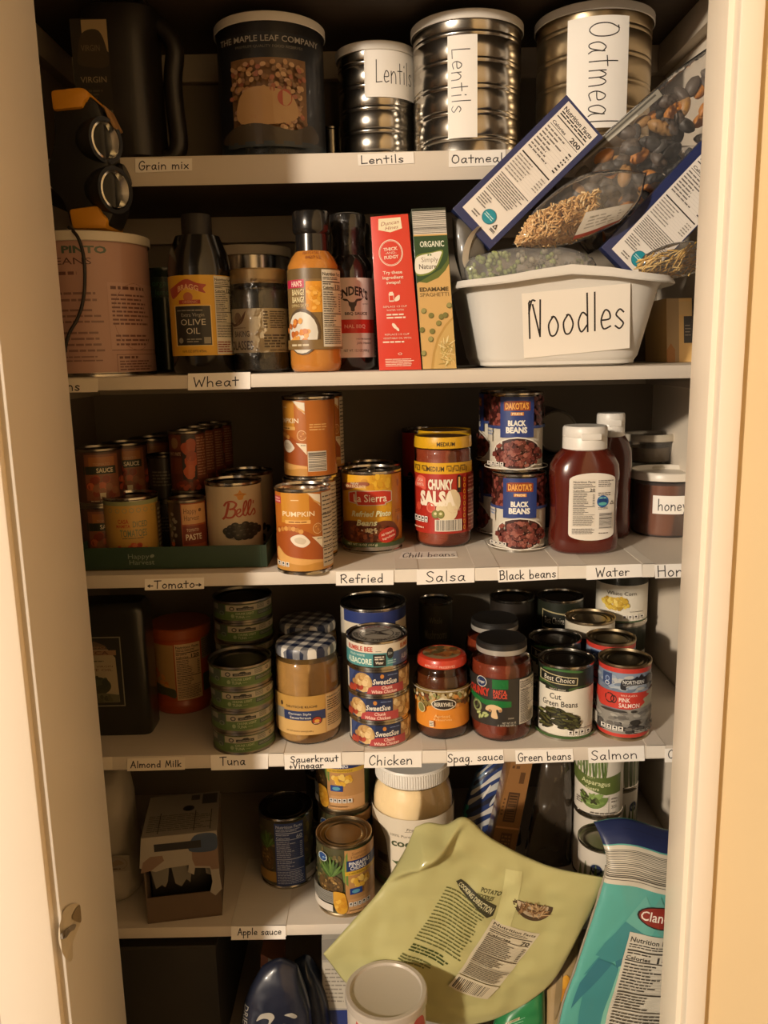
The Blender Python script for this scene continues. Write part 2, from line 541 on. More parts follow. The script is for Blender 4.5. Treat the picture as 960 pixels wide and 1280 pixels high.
# ---------------------------------------------------------------- common packages
def can(name, label, cat, loc, r, h, art=None, turn=0, group=None, tin=TIN, lid='ring', lidmat=None, lab0=.005, lab1=.005, ribs=0):
    t = thing(name, label, cat, loc, 0, group)
    ri = r - .0012
    pr = [(0, .003), (ri - .006, .003), (ri - .003, .0005), (r, 0), (r, .003), (ri, .0045)]
    if ribs:
        for i in range(ribs):
            z = h * (.15 + .72 * i / max(1, ribs - 1)) - .006
            for k in range(2):
                for dz, dr in ((0, 0), (.002, -.001), (.004, 0)): pr.append((ri + dr, z + dz))
                z += .0065
    pr += [(ri, h - .0045), (r, h - .003), (r, h - .0003), (r - .0008, h), (r - .0016, h - .0003), (r - .0022, h - .004)]
    part_lathe('body', pr, tin, t)
    rl = r - .0022
    lp = [(rl, h - .004), (rl - .003, h - .0042), (rl - .0045, h - .0028), (rl - .006, h - .0042), (rl * .74, h - .0042), (rl * .7, h - .003), (rl * .66, h - .0042), (rl * .5, h - .004), (0, h - .004)]
    if lid == 'nest': lp = [(rl, h - .004), (rl - .0025, h - .0046), (rl - .004, h - .0062), (rl*.8, h-.0062), (rl*.77, h-.0055), (rl*.6, h-.0055), (0, h - .0055)]
    l = part_lathe('lid', lp, lidmat or tin, t, 40)
    if lid == 'tab':
        b = bmesh.new()
        lathe(b, [(0.0, .0), (.008, 0), (.008, .0012), (0, .0012)], 16, c=(0, -.004, h - .0035))
        box(b, -.006, .006, .004, r * .55, h - .0034, h - .0022, bevel=.0004)
        finish('pull_tab', b, tin, l)
    if art: art.wrap('label', ri + .0002, lab0, t, turn)
    return t
def cyl_art(r, h): return Art(r - .0010, h)
def quadpx(q, Y): return [atY(x, y, Y) for x, y in q]
# ---------------------------------------------------------------- the setting
S1, S2, S3, S4, S5, S6 = 1.7595, 1.479, 1.223, .967, .703, .44
Y1 = .10
XL, XR, YB = -.49, .462, .37
JL, JR = -.3575, .354
PAINT = mat('#c6baa9', .55, vary=.05, scale=6, bump=.05)
SHELF = mat('#d3c9bb', .6, vary=.07, scale=9, bump=.08)
TRIM_SHADED = mat('#ded5c8', .4, vary=.03, scale=14, bump=.12, stretch=(1, 1, .15))  # left jamb trim, its shade kept in the colour
HX = .75
TRIM_LIT_R = mat('#fdeed8', .4, vary=.02, scale=14, bump=.12, stretch=(1, 1, .15))  # same trim on the right, lamp light painted into a paler colour
TRIM_LIT_L = mat('#f4e6d2', .4, vary=.03, scale=14, bump=.12, stretch=(1, 1, .15))  # same trim on the left casing, paler for the light on it
YELLOW = mat('#f0d8ac', .6, vary=.04, scale=5, bump=.08)
HALL = mat('#453f38', .7, vary=.04, scale=5)
def struct(name, parts, m, bevel=0):
    b = bmesh.new()
    for p in parts: box(b, *p, bevel=bevel)
    o = finish(name, b, m); o['kind'] = 'structure'
    return o
Z0, Z1 = .0, 3.30
struct('wall_back', [(XL - .02, XR + .02, YB, YB + .02, Z0, Z1)], mat('#857b6c', .7, vary=.06, scale=6))  # interior shade put into a darker wall colour
struct('wall_left', [(XL - .02, XL, -.10, YB, Z0, Z1)], mat('#9a8f7f', .7, vary=.06, scale=6))  # shaded side of the closet, darkened in the colour
struct('wall_right', [(XR, XR + .02, -.10, YB, Z0, Z1)], mat('#e6dac8', .6, vary=.04, scale=6))  # lit side of the closet, lightened in the colour
# jambs and front walls of the closet opening
struct('trim_1', [(JL - .02, JL, -.253, -.09, Z0, Z1)], TRIM_SHADED, .0015)                    # left jamb
struct('trim_2', [(JR, JR + .025, -.146, -.09, Z0, Z1)], TRIM_LIT_R, .0015)                   # right jamb
struct('trim_3', [(JL - .075, JL - .008, -.262, -.246, Z0, Z1)], TRIM_LIT_L, .003)             # left casing
struct('trim_4', [(JR + .006, JR + .031, -.162, -.140, Z0, Z1)], TRIM_LIT_R, .003)             # right casing
struct('wall_front_left', [(-4.2, JL - .02, -.246, -.232, Z0, Z1), ], mat('#cbbba6', .6, vary=.05, scale=7, bump=.1))
struct('wall_return_left', [(XL - .02, JL - .002, -.232, -.095, Z0, Z1)], PAINT)
struct('wall_return_right', [(JR + .012, XR + .02, -.139, -.095, Z0, Z1)], PAINT)
struct('wall_front_right', [(JR + .012, HX, -.150, -.139, Z0, Z1)], YELLOW)
struct('wall_hall_right', [(HX, HX + .03, -5.6, -.139, Z0, Z1)], mat('#cfb07c', .6, vary=.04, scale=5, bump=.08))
struct('wall_hall_left', [(-4.22, -4.2, -5.6, -.232, Z0, Z1)], HALL)
struct('wall_hall_back', [(-4.22, HX + .03, -5.62, -5.6, Z0, Z1)], HALL)
struct('floor', [(-4.22, HX + .03, -5.62, YB + .02, -.03, 0)], mat('#3d3026', .45, vary=.2, scale=4, stretch=(8, 1, 1)))
struct('ceiling', [(-4.22, HX + .03, -5.62, YB + .02, Z1, Z1 + .02)], HALL)
# latch strike notch on the left jamb
stk = thing('strike_plate', 'worn painted latch strike plate on the left door jamb', 'strike plate', (0, 0, 0))
def jamb_pt(px, py, lift=0.0):
    """on the inner face of the jamb, or bent round on the casing front left of its edge"""
    p = atX(px, py, JL + .0022 + lift)
    return p if p.y > -.2535 else atY(px, py, -.2645 - lift)
def atX(x, y, X):
    d = ray(x, y); return CAM + d * ((X - CAM.x) / d.x)
def plate(name, px, l0, l1, m):
    q = catmull([(x, y, 0) for x, y in px], 4, True)
    b = bmesh.new()
    v0 = [b.verts.new(jamb_pt(p.x, p.y, l1)) for p in q]; v1 = [b.verts.new(jamb_pt(p.x, p.y, l0)) for p in q]
    n = len(q)
    b.faces.new(v0)
    for i in range(n): b.faces.new((v0[i], v1[i], v1[(i+1) % n], v0[(i+1) % n]))
    bmesh.ops.triangulate(b, faces=[f for f in b.faces if len(f.verts) > 4])
    bmesh.ops.recalc_face_normals(b, faces=b.faces)
    return finish(name, b, m, stk)
plate('plate', [(98, 1130), (88, 1131), (79, 1139), (76, 1151), (73, 1164), (74, 1180), (79, 1193), (86, 1202), (91, 1198), (91, 1180), (95, 1167), (101, 1152), (101, 1136)], -.003, .0, mat('#d4c6ac', .45, .05, vary=.1, scale=60, bump=.3))
plate('latch_hole', [(99, 1131), (91, 1143), (91, 1149), (101, 1153), (101, 1140)], 0, .0008, mat('#8a7858', .6, vary=.3, scale=80))
plate('worn_patch', [(94, 1155), (84, 1160), (76, 1168), (76, 1174), (83, 1172), (88, 1165), (95, 1161)], 0, .0009, mat('#94897a', .45, .3, vary=.3, scale=120))

# shelves: top-level boards resting on cleats
def shelf(name, label, z, y0, th, x0=XL + .001, x1=XR - .001):
    b = bmesh.new(); box(b, x0, x1, y0, YB - .001, z - th, z, bevel=.0015)
    b.normal_update()
    for f in b.faces: f.material_index = 1 if f.normal.z < -.9 else 0  # downward faces take a dark colour that paints in the shade
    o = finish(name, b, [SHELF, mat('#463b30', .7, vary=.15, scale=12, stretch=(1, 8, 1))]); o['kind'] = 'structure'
    return o
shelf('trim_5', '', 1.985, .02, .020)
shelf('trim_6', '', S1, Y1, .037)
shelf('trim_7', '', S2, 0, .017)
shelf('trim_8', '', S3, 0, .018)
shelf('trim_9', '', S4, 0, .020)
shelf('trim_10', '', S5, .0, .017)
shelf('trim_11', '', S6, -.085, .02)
n = 12
for z in (1.965, S1 - .037, S2 - .017, S3 - .018, S4 - .020, S5 - .017, S6 - .02):
    th = .04 if z > 1.6 else .02
    y0 = .03 if z > 1.8 else Y1 + .03 if z > 1.6 else .06
    struct('trim_%d' % n, [(XL, XL + .018, y0, YB, z - th, z), (XR - .018, XR, y0, YB, z - th, z), (XL + .018, XR - .018, YB - .018, YB, z - th, z)], PAINT, .001)
    n += 1

# paper strips with handwriting stuck on the shelf edges
def strip(text, q, Y, label, pen=.0014, w=.8, h=.42, cx=.5, cy=.5, two=None, ink='#241f20', paper=PAPER, group='handwritten paper strips on the shelf edges'):
    pts = quadpx(q, Y)
    W = (pts[1] - pts[0]).length; H = (pts[3] - pts[0]).length
    a = Art(W, H, False)
    a.rect(0, 0, 1, 1, paper)
    if text: a.hand(text, cx, cy, h, ink, w, pen)
    if two: a.hand(two[0], two[1], two[2], two[3], ink, two[4], pen)
    o = a.quad('shelf_label', pts, None, .0005)
    return tag(o, label, 'label', group)
# quads are bl, br, tr, tl
F = -.0009
strip('Grain mix', [(169, 216), (240, 213), (240, 198), (169, 198)], Y1 - .0009, 'paper strip reading Grain mix at the left end of the top shelf edge', w=.88, h=.62)
strip('Lentils', [(448, 207), (518, 204), (517, 190), (447, 193)], Y1 - .0009, 'paper strip reading Lentils on the top shelf edge below the small ribbed can', w=.76, h=.7, cx=.43)
strip('Oatmeal', [(561, 209), (632, 206), (632, 187), (561, 189)], Y1 - .0009, 'paper strip reading Oatmeal on the top shelf edge beside the leaning blue box', w=.9, h=.55)
strip('ns', [(60, 491), (122, 490), (122, 473), (60, 474)], F, 'half hidden paper strip ending in ns below the pink can', w=.26, h=.7, cx=.51, paper=mat('#dcd2c2', .8))
strip('Wheat', [(235, 488), (313, 486), (313, 465), (235, 467)], F, 'paper strip reading Wheat on the second shelf edge', w=.72, h=.58, cx=.45)
strip('<Tomato>', [(181, 738), (255, 736), (255, 722), (181, 724)], F, 'paper strip reading Tomato with arrows below the green carton tray', w=.9, h=.68)
strip('Refried', [(420, 732), (492, 731), (492, 713), (420, 715)], F, 'paper strip reading Refried below the yellow bean can', w=.74, h=.6, cx=.45)
strip('Salsa', [(521, 731), (593, 728), (593, 710), (521, 712)], F, 'paper strip reading Salsa below the red salsa jar', w=.68, h=.68)
strip('Black beans', [(623, 728), (697, 724), (697, 708), (622, 711)], F, 'paper strip reading Black beans below the pair of stacked bean cans', w=.94, h=.66)
strip('Water', [(733, 725), (803, 721), (802, 705), (733, 707)], F, 'paper strip reading Water below the ketchup bottle', w=.6, h=.66, cx=.47)
strip('Hon', [(819, 723), (868, 721), (868, 704), (818, 706)], F, 'paper strip cut off after Hor below the honey tub', w=.64, h=.78, cx=.39)
strip('ll', [(92, 964), (140, 962), (140, 946), (92, 948)], F, 'cut off paper strip at the left end of the fourth shelf edge', w=.1, h=.75, cx=.42, paper=mat('#ddd3c4', .8))
strip('Almond Milk', [(159, 964), (231, 962), (231, 946), (159, 948)], F, 'paper strip reading Almond Milk on the fourth shelf edge', w=.88, h=.5, paper=mat('#ddd3c4', .8))
strip('Tuna', [(264, 963), (335, 961), (335, 942), (263, 944)], F, 'paper strip reading Tuna below the stack of green tins', w=.44, h=.55, cx=.38, cy=.6)
strip('Sauerkraut', [(356, 962), (427, 960), (426, 941), (355, 944)], F, 'paper strip reading Sauerkraut and Vinegar below the gingham lidded jar', w=.84, h=.42, cx=.53, cy=.68, two=('+Vinegar', .38, .26, .4, .6))
strip('Chicken', [(455, 960), (527, 959), (527, 939), (456, 941)], F, 'paper strip reading Chicken below the stack of chicken tins', w=.76, h=.62, cx=.46)
strip('Spag. sauce', [(559, 958), (630, 954), (629, 937), (559, 940)], F, 'paper strip reading Spag sauce below the tall pasta sauce jar', w=.98, h=.56, cy=.55)
strip('Green beans', [(645, 955), (717, 952), (716, 936), (644, 938)], F, 'paper strip reading Green beans below the green bean can', w=.92, h=.62)
strip('Salmon', [(736, 954), (806, 951), (805, 932), (735, 935)], F, 'paper strip reading Salmon below the red salmon can', w=.82, h=.6, cx=.46)
strip('C', [(831, 953), (858, 952), (858, 935), (831, 936)], F, 'cut off paper strip starting with C at the right end of the fourth shelf', w=.26, h=.6, cx=.28, cy=.6)
strip('Apple sauce', [(289, 1175), (357, 1174), (357, 1157), (289, 1158)], F, 'paper strip reading Apple sauce on the fifth shelf edge', w=.8, h=.48, cx=.52, cy=.6)
# the one lying flat on the shelf top
pts = [atZ(x, y, S3 + .0006) for x, y in ((499, 698), (572, 696), (570, 689), (503, 690))]
a = Art((pts[1] - pts[0]).length, (pts[3] - pts[0]).length, False)
a.rect(0, 0, 1, 1, PAPER).hand('Chili beans', .5, .5, .75, '#241f20', .92, .0016)
tag(a.quad('shelf_label', pts, None, .0005), 'paper strip reading Chili beans lying flat in front of the salsa jar', 'label', 'handwritten paper strips on the shelf edges')
# paper liners folded over the shelf fronts (blank cards between the strips)
def liner(x0, x1, z, label, d=.16):
    b = bmesh.new()
    box(b, x0, x1, -.0006, d, z + .0000, z + .0005)
    box(b, x0, x1, -.0006, -.0001, z - .0175, z + .0005)
    o = finish('shelf_liner', b, mat('#e2dacd', .75, vary=.05, scale=25))
    return tag(o, label, 'shelf liner', 'blank paper liners on the shelves')
for (pa, pb, py, z, lab) in (
    (494, 523, 722, S3, 'narrow blank paper liner on the shelf between Refried and Salsa strips'),
    (594, 624, 719, S3, 'narrow blank paper liner on the shelf between Salsa and Black beans strips'),
    (698, 733, 716, S3, 'narrow blank paper liner on the shelf between Black beans and Water strips'),
    (803, 818, 714, S3, 'narrow blank paper liner on the shelf at the right of the Water strip'),
    (289, 358, 1166, S5, 'wide blank paper liner on the fifth shelf behind the Apple sauce strip'),
    (336, 355, 953, S4, 'narrow blank paper liner on the shelf between Tuna and Sauerkraut strips'),
    (428, 455, 951, S4, 'narrow blank paper liner on the shelf between Sauerkraut and Chicken strips'),
    (528, 558, 949, S4, 'narrow blank paper liner on the shelf between Chicken and Spag sauce strips'),
    (808, 831, 943, S4, 'narrow blank paper liner on the shelf at the right of the Salmon strip')):
    liner(atY(pa, py, 0).x, atY(pb, py, 0).x, z, lab)
# ================================================================ top shelf
# big dark oil jug with a grip
cx, cy, r, h = spot(110, 230, 198, S1, 20)
t = thing('oil_jug', 'big dark plastic oil jug with side grip at the left end of the top shelf', 'jug', (cx, Y1 + .065, S1))
DKPL = mat('#1b1611', .42, coat=.05, vary=.1, scale=10)
hw = .064
b = bmesh.new()
loft(b, [(0, .042, .05, 4, -.014, 0), (.006, .048, .054, 4, -.012, 0), (.09, .047, .054, 4, -.013, 0), (.15, .047, .054, 4, -.013, 0), (.19, .05, .05, 3, -.008, 0), (.205, .028, .028, 2, 0, 0), (.212, .02, .02, 2, 0, 0), (.225, .02, .02, 2, 0, 0)])
finish('body', b, DKPL, t)
b = bmesh.new()
tube(b, catmull([(.02, 0, .012), (.045, 0, .012), (.056, 0, .03), (.054, 0, .07), (.053, 0, .11), (.058, 0, .15), (.045, 0, .175), (.015, 0, .185)], 6), .0125, 12)
finish('grip', b, DKPL, t)
a = Art(.05, .155, False)
a.rect(0, 0, 1, 1, '#28241c').poly([(.3, .99), (.98, .99), (.98, .72), (.6, .86), (.3, .84)], '#9c8660')
a.curve([(.15, .7), (.3, .88), (.75, .9), (.95, .72), (.9, .6), (.2, .62)], '#3a3020')
a.text('VIRGIN', .52, .5, .05, '#8a7c60', w=.7).text('VIRGIN', .5, .76, .05, '#6d6048', w=.5).rect(.5, .0, .98, .24, '#6c6858').ring(.8, .09, .13, .045, .4, '#2c2820').rows(.2, .3, .8, .42, 4, '#4c4434')
a.quad('label', [(-.062, -.0546, .025), (-.014, -.0548, .025), (-.014, -.0548, .17), (-.062, -.0546, .17)], t)
part_lathe('cap', [(0, .222), (.023, .222), (.024, .224), (.024, .243), (.022, .246), (0, .246)], DKPL, t, 24, flute=.0006)

def rim_lid(t, r, h, m=WHITE_PL, hh=.012, over=.0022):
    return part_lathe('plastic_lid', [(r + over * .6, h - hh), (r + over, h - hh + .001), (r + over, h - .0012), (r + over - .0012, h), (r - .004, h + .0004), (r - .007, h - .0016), (0, h - .0016)], m, t, 56)

# number ten can of raspberries
cx, cy, r, h = spot(270, 404, None, S1, 13, Y=.215)
a = cyl_art(r, h - .012)
a.full(0, 1, '#26282e').full(0, .13, '#39434b').full(.9, 1, '#1e1d1f')
a.rect(-.72, .1, .62, .72, '#8c6a48')
a.blobs(-.05, .42, .6, .26, 330, ['#c09468', '#a07850', '#d0aa80', '#b07058', '#8f6c4c', '#c8a084'], .05, .8, rc=True)
a.curve([(-.5, .24), (-.5, .44), (-.2, .5), (.3, .44), (.34, .26)], '#c09a6c').ell(.2, .42, .12, .06, '#b04c38').curve([(-.7, .2), (-.3, .24), (.3, .19), (.62, .24), (.62, .1), (-.7, .1)], '#4a4034')
a.rect(-.73, .07, .63, .11, '#39434b')
a.text('THE MAPLE LEAF COMPANY', -.02, .835, .042, '#a8a49c', w=1.75, bold=.01).text('PREMIUM QUALITY FOOD RESERVES', -.02, .78, .018, '#787468', w=1.1)
a.text('Whole Raspberries', .0, .045, .05, '#1c2024', w=1.0, bold=.005)
t = can('large_can', 'large dark blue can of whole raspberries with white lid on the top shelf', 'can', (cx, cy, S1), r, h - .003, a)
rim_lid(t, r, h)
# little tin seen in the gap behind
t = can('food_can', 'small bare tin in the gap behind the raspberry can', 'can', (atY(414, 150, .335).x, .335, S1), .03, .085)
# ribbed tins
def ribbed(label, q, ribs, tin=TIN, gap=0):
    cx, cy, r, h = spot(*q)
    t = can('large_can', label, 'can', (cx, cy, S1), r, h - .003, None, tin=tin, ribs=ribs)
    rim_lid(t, r, h)
    return t, r, h, cx, cy
def note(t, r, x0, x1, z0, z1, word, vert, h, pen, name='paper_note', cx=.5, cy=.5, w=.9):
    a = Art(r + .0006, z1 - z0)
    a.rect(x0, 0, x1, 1, PAPER)
    um = (math.asin(x0) + math.asin(x1)) / 2; W = math.asin(x1) - math.asin(x0)
    xm = math.sin(um + W * (cx - .5))
    if vert: a.hand(word, xm, cy, h * W * (r / a.sy), '#26211f', w * a.sy / r, pen, -PI / 2)
    else: a.hand(word, xm, cy, h, '#26211f', w * W, pen)
    return a.wrap(name, r + .0006, z0, t, 0, 6)
t, r, h, cx, cy = ribbed('small ribbed tin with white lid and a paper note reading Lentils', (421, 519, None, S1, 50, .268), 5)
note(t, r, -.29, .92, h * .57, h * .93, 'Lentils', False, .48, .0013, w=.72, cx=.55, cy=.55)
t, r, h, cx, cy = ribbed('tall ribbed tin with a vertical paper strip reading Lentils', (515, 652, None, S1, 10, .222), 5)
note(t, r, -.33, .18, h * .14, h * .83, 'Lentils', True, .62, .0013, w=.62, cx=.45, cy=.56)
t, r, h, cx, cy = ribbed('tall ribbed tin with a wide vertical paper note reading Oatmeal', (671, 814, None, S1, -1, .225), 5, GOLD_WARMLIT_TIN)  # golden tone is warm reflected light put into the metal colour
note(t, r, -.42, .56, h * .18, h * .9, 'Oatmeal', True, .52, .0015, w=.9, cx=.62, cy=.49)

# ================================================================ second shelf, left
# number ten can with pink label
cx, cy, r, h = spot(45, 188, 471, S2, 287, Y=.085)
PINKX, PINKY, PINKR, PINKH = cx, cy, r, h
a = cyl_art(r, h - .016)
a.full(0, 1, '#ad8779')
a.text('PINTO', -.08, .93, .05, '#4a5a4c', w=.72, bold=.04).text('BEANS', -.33, .845, .05, '#54332f', w=.72)
a.rows(-.6, .73, -.05, .78, 1, '#6a443f', .5)
for y0, y1, k in ((.53, .63, 2), (.37, .5, 3), (.15, .33, 4), (.08, .14, 2)): a.rows(-.65, y0, .2, y1, k, '#7c5a52', .36, .25, .03)
a.ring(.68, .43, .44, .26, .012, '#7a4a44').rect(.24, .17, 1.4, .69, '#b38f82').rect(.24, .17, 1.4, .175, '#5a332f')
a.rows(.29, .63, .9, .67, 1, '#5a332f', .6).rows(.29, .36, .9, .61, 8, '#6a443f', .45).rows(.32, .2, .9, .3, 3, '#6a443f', .45)
a.rect(.31, .0, 1.2, .14, '#ac897c').rect(.31, .0, .315, .14, '#5a332f').rect(.31, .136, 1.2, .14, '#5a332f').rows(.35, .1, .7, .13, 1, '#5a332f', .6).rows(.35, .01, .9, .095, 4, '#6a443f', .5)
t = can('large_can', 'large can with pink recipe label and white lid behind the left jamb', 'can', (cx, cy, S2), r, h - .003, a)
rim_lid(t, r, h, mat('#cfc6b6', .45))

# twin head work light standing on the pink can
zc = S2 + PINKH
t = thing('work_light', 'black and yellow twin head work light standing on the pink can', 'work light', (0, 0, 0))
BLK = mat('#1c1b1a', .45, vary=.15, scale=40)
YEL = mat('#c98a1e', .5, vary=.08, scale=40)
LY = PINKY - .015
def slab(name, px, Y, th, m, parent, bev=.004):
    """outline given in photo pixels at depth Y, extruded th backwards"""
    b = bmesh.new()
    q = [atY(x, y, Y) for x, y in px]
    vf = [b.verts.new(p) for p in q]; vb = [b.verts.new(p + Vector((0, th, 0))) for p in q]
    b.faces.new(vf); b.faces.new(list(reversed(vb)))
    n = len(q)
    for i in range(n):
        j = (i + 1) % n; b.faces.new((vf[j], vf[i], vb[i], vb[j]))
    bmesh.ops.recalc_face_normals(b, faces=b.faces)
    if bev: bmesh.ops.bevel(b, geom=b.edges[:], offset=bev, segments=2, affect='EDGES', profile=.5)
    return finish(name, b, m, parent)
zb = zc + .0012
def lift(px):  # keep outline above the can lid
    return px
bot = 640 - 0
slab('housing', [(63, 118), (108, 116), (122, 128), (130, 150), (134, 200), (144, 222), (146, 258), (136, 283), (88, 284), (78, 250), (60, 232), (58, 205), (66, 180), (66, 150)], LY - .03, .06, BLK, t, .006)
slab('bumper', [(62, 112), (100, 108), (109, 112), (109, 124), (104, 126), (103, 134), (65, 138)], LY - .036, .072, YEL, t, .004)
slab('bumper', [(85, 261), (122, 256), (127, 267), (134, 272), (132, 286), (90, 286)], LY - .036, .072, YEL, t, .004)
slab('bumper', [(128, 130), (133, 134), (145, 158), (142, 160), (134, 146)], LY - .022, .03, mat('#a0794a', .5), t, .001)
def head(px, py, Y, r):
    p = atY(px, py, Y)
    h = bpy.data.objects.new('lamp_head', None)
    b = bmesh.new()
    lathe(b, [(0, -.03), (r * .8, -.03), (r * 1.12, -.012), (r * 1.22, .004), (r * 1.2, .008), (r, .008), (r * .98, .003)], 40)
    o = finish('lamp_head', b, BLK, t)
    o.location = p
    d = Vector((.86, -.5, -.05))
    o.rotation_mode = 'QUATERNION'; o.rotation_quaternion = d.to_track_quat('Z', 'Y')
    b = bmesh.new(); lathe(b, [(r, .0075), (r * .9, .0085), (r * .86, .007), (r * .35, -.012), (r * .3, -.013), (0, -.013)], 40)
    finish('reflector', b, mat('#d2d2cd', .16, 1.0), o)
    b = bmesh.new(); lathe(b, [(0, -.012), (r * .3, -.012), (r * .3, -.004), (r * .2, .0), (0, .001)], 20)
    finish('bulb', b, mat('#e8e0c8', .3), o)
head(127, 176, LY - .024, .0225)
head(139, 238, LY - .024, .0235)
b = bmesh.new(); lathe(b, [(0, -.016), (.014, -.016), (.016, -.012), (.016, .004), (.013, .008), (0, .008)], 28)
o = finish('knob', b, BLK, t); o.location = atY(152, 221, LY + .012); o.rotation_euler = (0, PI / 2 - .3, 0)
p0 = [(86, 284), (97, 296), (104, 318), (106, 345), (104, 375), (97, 398), (86, 418), (81, 440), (80, 456)]
c = catmull([atY(px, py, PINKY - PINKR - .004 - (.004 if 300 < py < 420 else 0)) if py > 300 else atY(px, py, LY - .045 - (.03 if py > 290 else 0)) for px, py in p0], 5)
b = bmesh.new(); tube(b, c, .0021, 8); finish('cord', b, mat('#231d1a', .6), t)

# dark green bottle behind
t = thing('bottle', 'dark green bottle in shadow between pink can and olive oil', 'bottle', (atY(207, 390, .27).x, .27, S2))
part_lathe('body', [(0, .002), (.026, .002), (.03, .004), (.03, .13), (.028, .145), (.024, .152), (.024, .156), (0, .156)], mat('#1c2b1e', .25, coat=.4), t)
a = Art(.03, .03); a.rect(-.9, 0, .9, 1, '#223324').text('organic', .0, .7, .3, '#3f6b48', w=1.2).text('lemon', 0, .25, .28, '#3f6b48', w=.9)
a.wrap('label', .0302, .112, t)

# olive oil bottle
cx, cy, r, h = spot(212, 289, 466, S2, 262, Y=.055)
OILG = mat('#14110c', .18, coat=.35)
t = thing('oil_bottle', 'dark glass olive oil bottle with yellow label on the second shelf', 'bottle', (cx, cy, S2))
zl0, zl1 = .024, h * .615
part_lathe('body', [(0, .001), (r * .9, .001), (r, .006), (r, zl1 + .008), (r * .93, zl1 + .028), (r * .7, zl1 + .05), (r * .45, h * .86), (r * .4, h * .88), (r * .4, h * .93)], OILG, t, 56, 60)
part_lathe('cap', [(r * .43, h * .86), (r * .47, h * .86), (r * .47, h * .985), (r * .44, h), (0, h)], mat('#1d1712', .5), t, 40, flute=.0005)
a = Art(r, zl1 - zl0)
a.full(0, 1, '#d9a72c')
a.curve([(-.93, .83), (-.85, .86), (-.45, .95), (-.1, .9), (.18, .88), (.08, .83), (.15, .78), (-.0, .79), (-.45, .84), (-.75, .74), (-.87, .72)], '#a8402c')
a.text('BRAGG', -.4, .858, .065, '#e0b080', w=.7, bold=.03, arc=.03)
a.ell(-.4, .73, .16, .06, '#b8663c').rect(-.68, .645, -.02, .695, '#a8402c').text('ORGANIC', -.35, .67, .03, '#e0b080', w=.5)
a.rect(-.83, .12, .3, .63, '#e9c878').rect(-.8, .13, .27, .62, '#262420')
a.rows(-.75, .555, .2, .575, 1, '#8d8878', .7).text('Extra Virgin', -.3, .51, .045, '#a8a290', w=.75).text('OLIVE', -.3, .42, .075, '#cfc8b4', w=.82).text('OIL', -.3, .31, .075, '#cfc8b4', w=.44)
a.rows(-.5, .16, .0, .22, 2, '#8d8878', .5).ell(-.68, .19, .09, .035, '#8d8878').rect(.03, .15, .24, .23, '#8d8878')
a.text('16 FL OZ (1PT) 473mL', -.3, .055, .03, '#5d431c', w=.8)
a.rect(.42, .01, 1.5, .99, '#d6cfbd').nut(.42, .2, .96, .99, '120', '#d6cfbd').rows(.44, .03, .9, .18, 5, '#8c3a2a', .45)
a.wrap('label', r + .0003, zl0, t)

# tin with pale lid behind the molasses
cx, cy, r, h = spot(266, 362, None, S2, 305, Y=.24)
t = can('food_can', 'bare tin with pale plastic lid behind the molasses jar', 'can', (cx, cy, S2), r, h - .003, None)
rim_lid(t, r, h, mat('#b3ab9b', .5), .014)

def glass_jar(name, label, cat, loc, prof, fill, lid, lidm, fill_top, inset=.0022, group=None, lidflute=None, glass=GLASS, seg=56):
    """clear jar: outside profile, contents inside it, screw lid"""
    t = thing(name, label, cat, loc, 0, group)
    ip = [(max(0, r - inset), max(z, inset)) for r, z in prof if z <= fill_top] 
    ip = [(0, inset)] + [p for p in ip if p[0] > 0]
    ip += [(ip[-1][0], fill_top), (0, fill_top)]
    part_lathe('contents', ip, fill, t, seg)
    part_lathe('glass', prof, glass, t, seg, 60)
    part_lathe('lid', lid, lidm, t, seg, 35, flute=lidflute)
    return t

# molasses jar in cling film
cx, cy, r, h = spot(288, 361, 466, S2, 334, Y=.066)
pr = [(0, .001), (r * .92, .001), (r, .005), (r, h * .76), (r * .97, h * .8), (r * .9, h * .84), (r * .88, h * .85), (r * .88, h * .97)]
t = glass_jar('molasses_jar', 'dark molasses jar with gold lid wrapped in cling film', 'jar', (cx, cy, S2), pr, mat('#1d1a15', .3),
    [(r * .9, h * .86), (r * .97, h * .86), (r * .97, h * .985), (r * .93, h), (0, h)], mat('#8d7248', .4, .4), h * .8, lidflute=.0006)
a = Art(r, h * .42)
a.full(0, 1, '#c9b694').curve([(-.93, .72), (-.8, .66), (-.6, .8), (-.45, .95), (-.5, .8), (-.62, .66), (-.85, .6)], '#6c4432').ell(-.72, .78, .16, .14, '#8b6a50')
a.rows(-.85, .55, -.45, .58, 1, '#6c4432').text('BAKING', -.62, .43, .13, '#4c3428', w=.62, bold=.02).text('MOLASSES', -.72, .17, .2, '#4c3428', w=1.1, bold=.02)
a.rect(.1, .52, .3, .97, '#d6c6a8').rows(.12, .54, .3, .95, 6, '#5c4a3a').rows(.34, .54, .9, .95, 8, '#5c4a3a').rows(.12, .1, .85, .42, 5, '#5c4a3a', .6).rows(.3, .02, .9, .08, 2, '#5c4a3a')
a.wrap('label', r + .0003, h * .2, t)
b = bmesh.new()
pts = [(r * 1.0, .004), (r + .001, .02), (r + .0018, h * .4), (r + .001, h * .78), (r * .95, h * .86), (r * 1.0, h * .9)]
lathe(b, pts, 72)
for v in b.verts:
    k = noise.noise(Vector((v.co.x * 90, v.co.y * 90, v.co.z * 60))) * .0016
    q = Vector((v.co.x, v.co.y, 0)).normalized(); v.co += q * (k + .0009)
finish('cling_film', b, film('cling', (.96, .96, .95), .0, .14, 1.0, 60), t, 0)

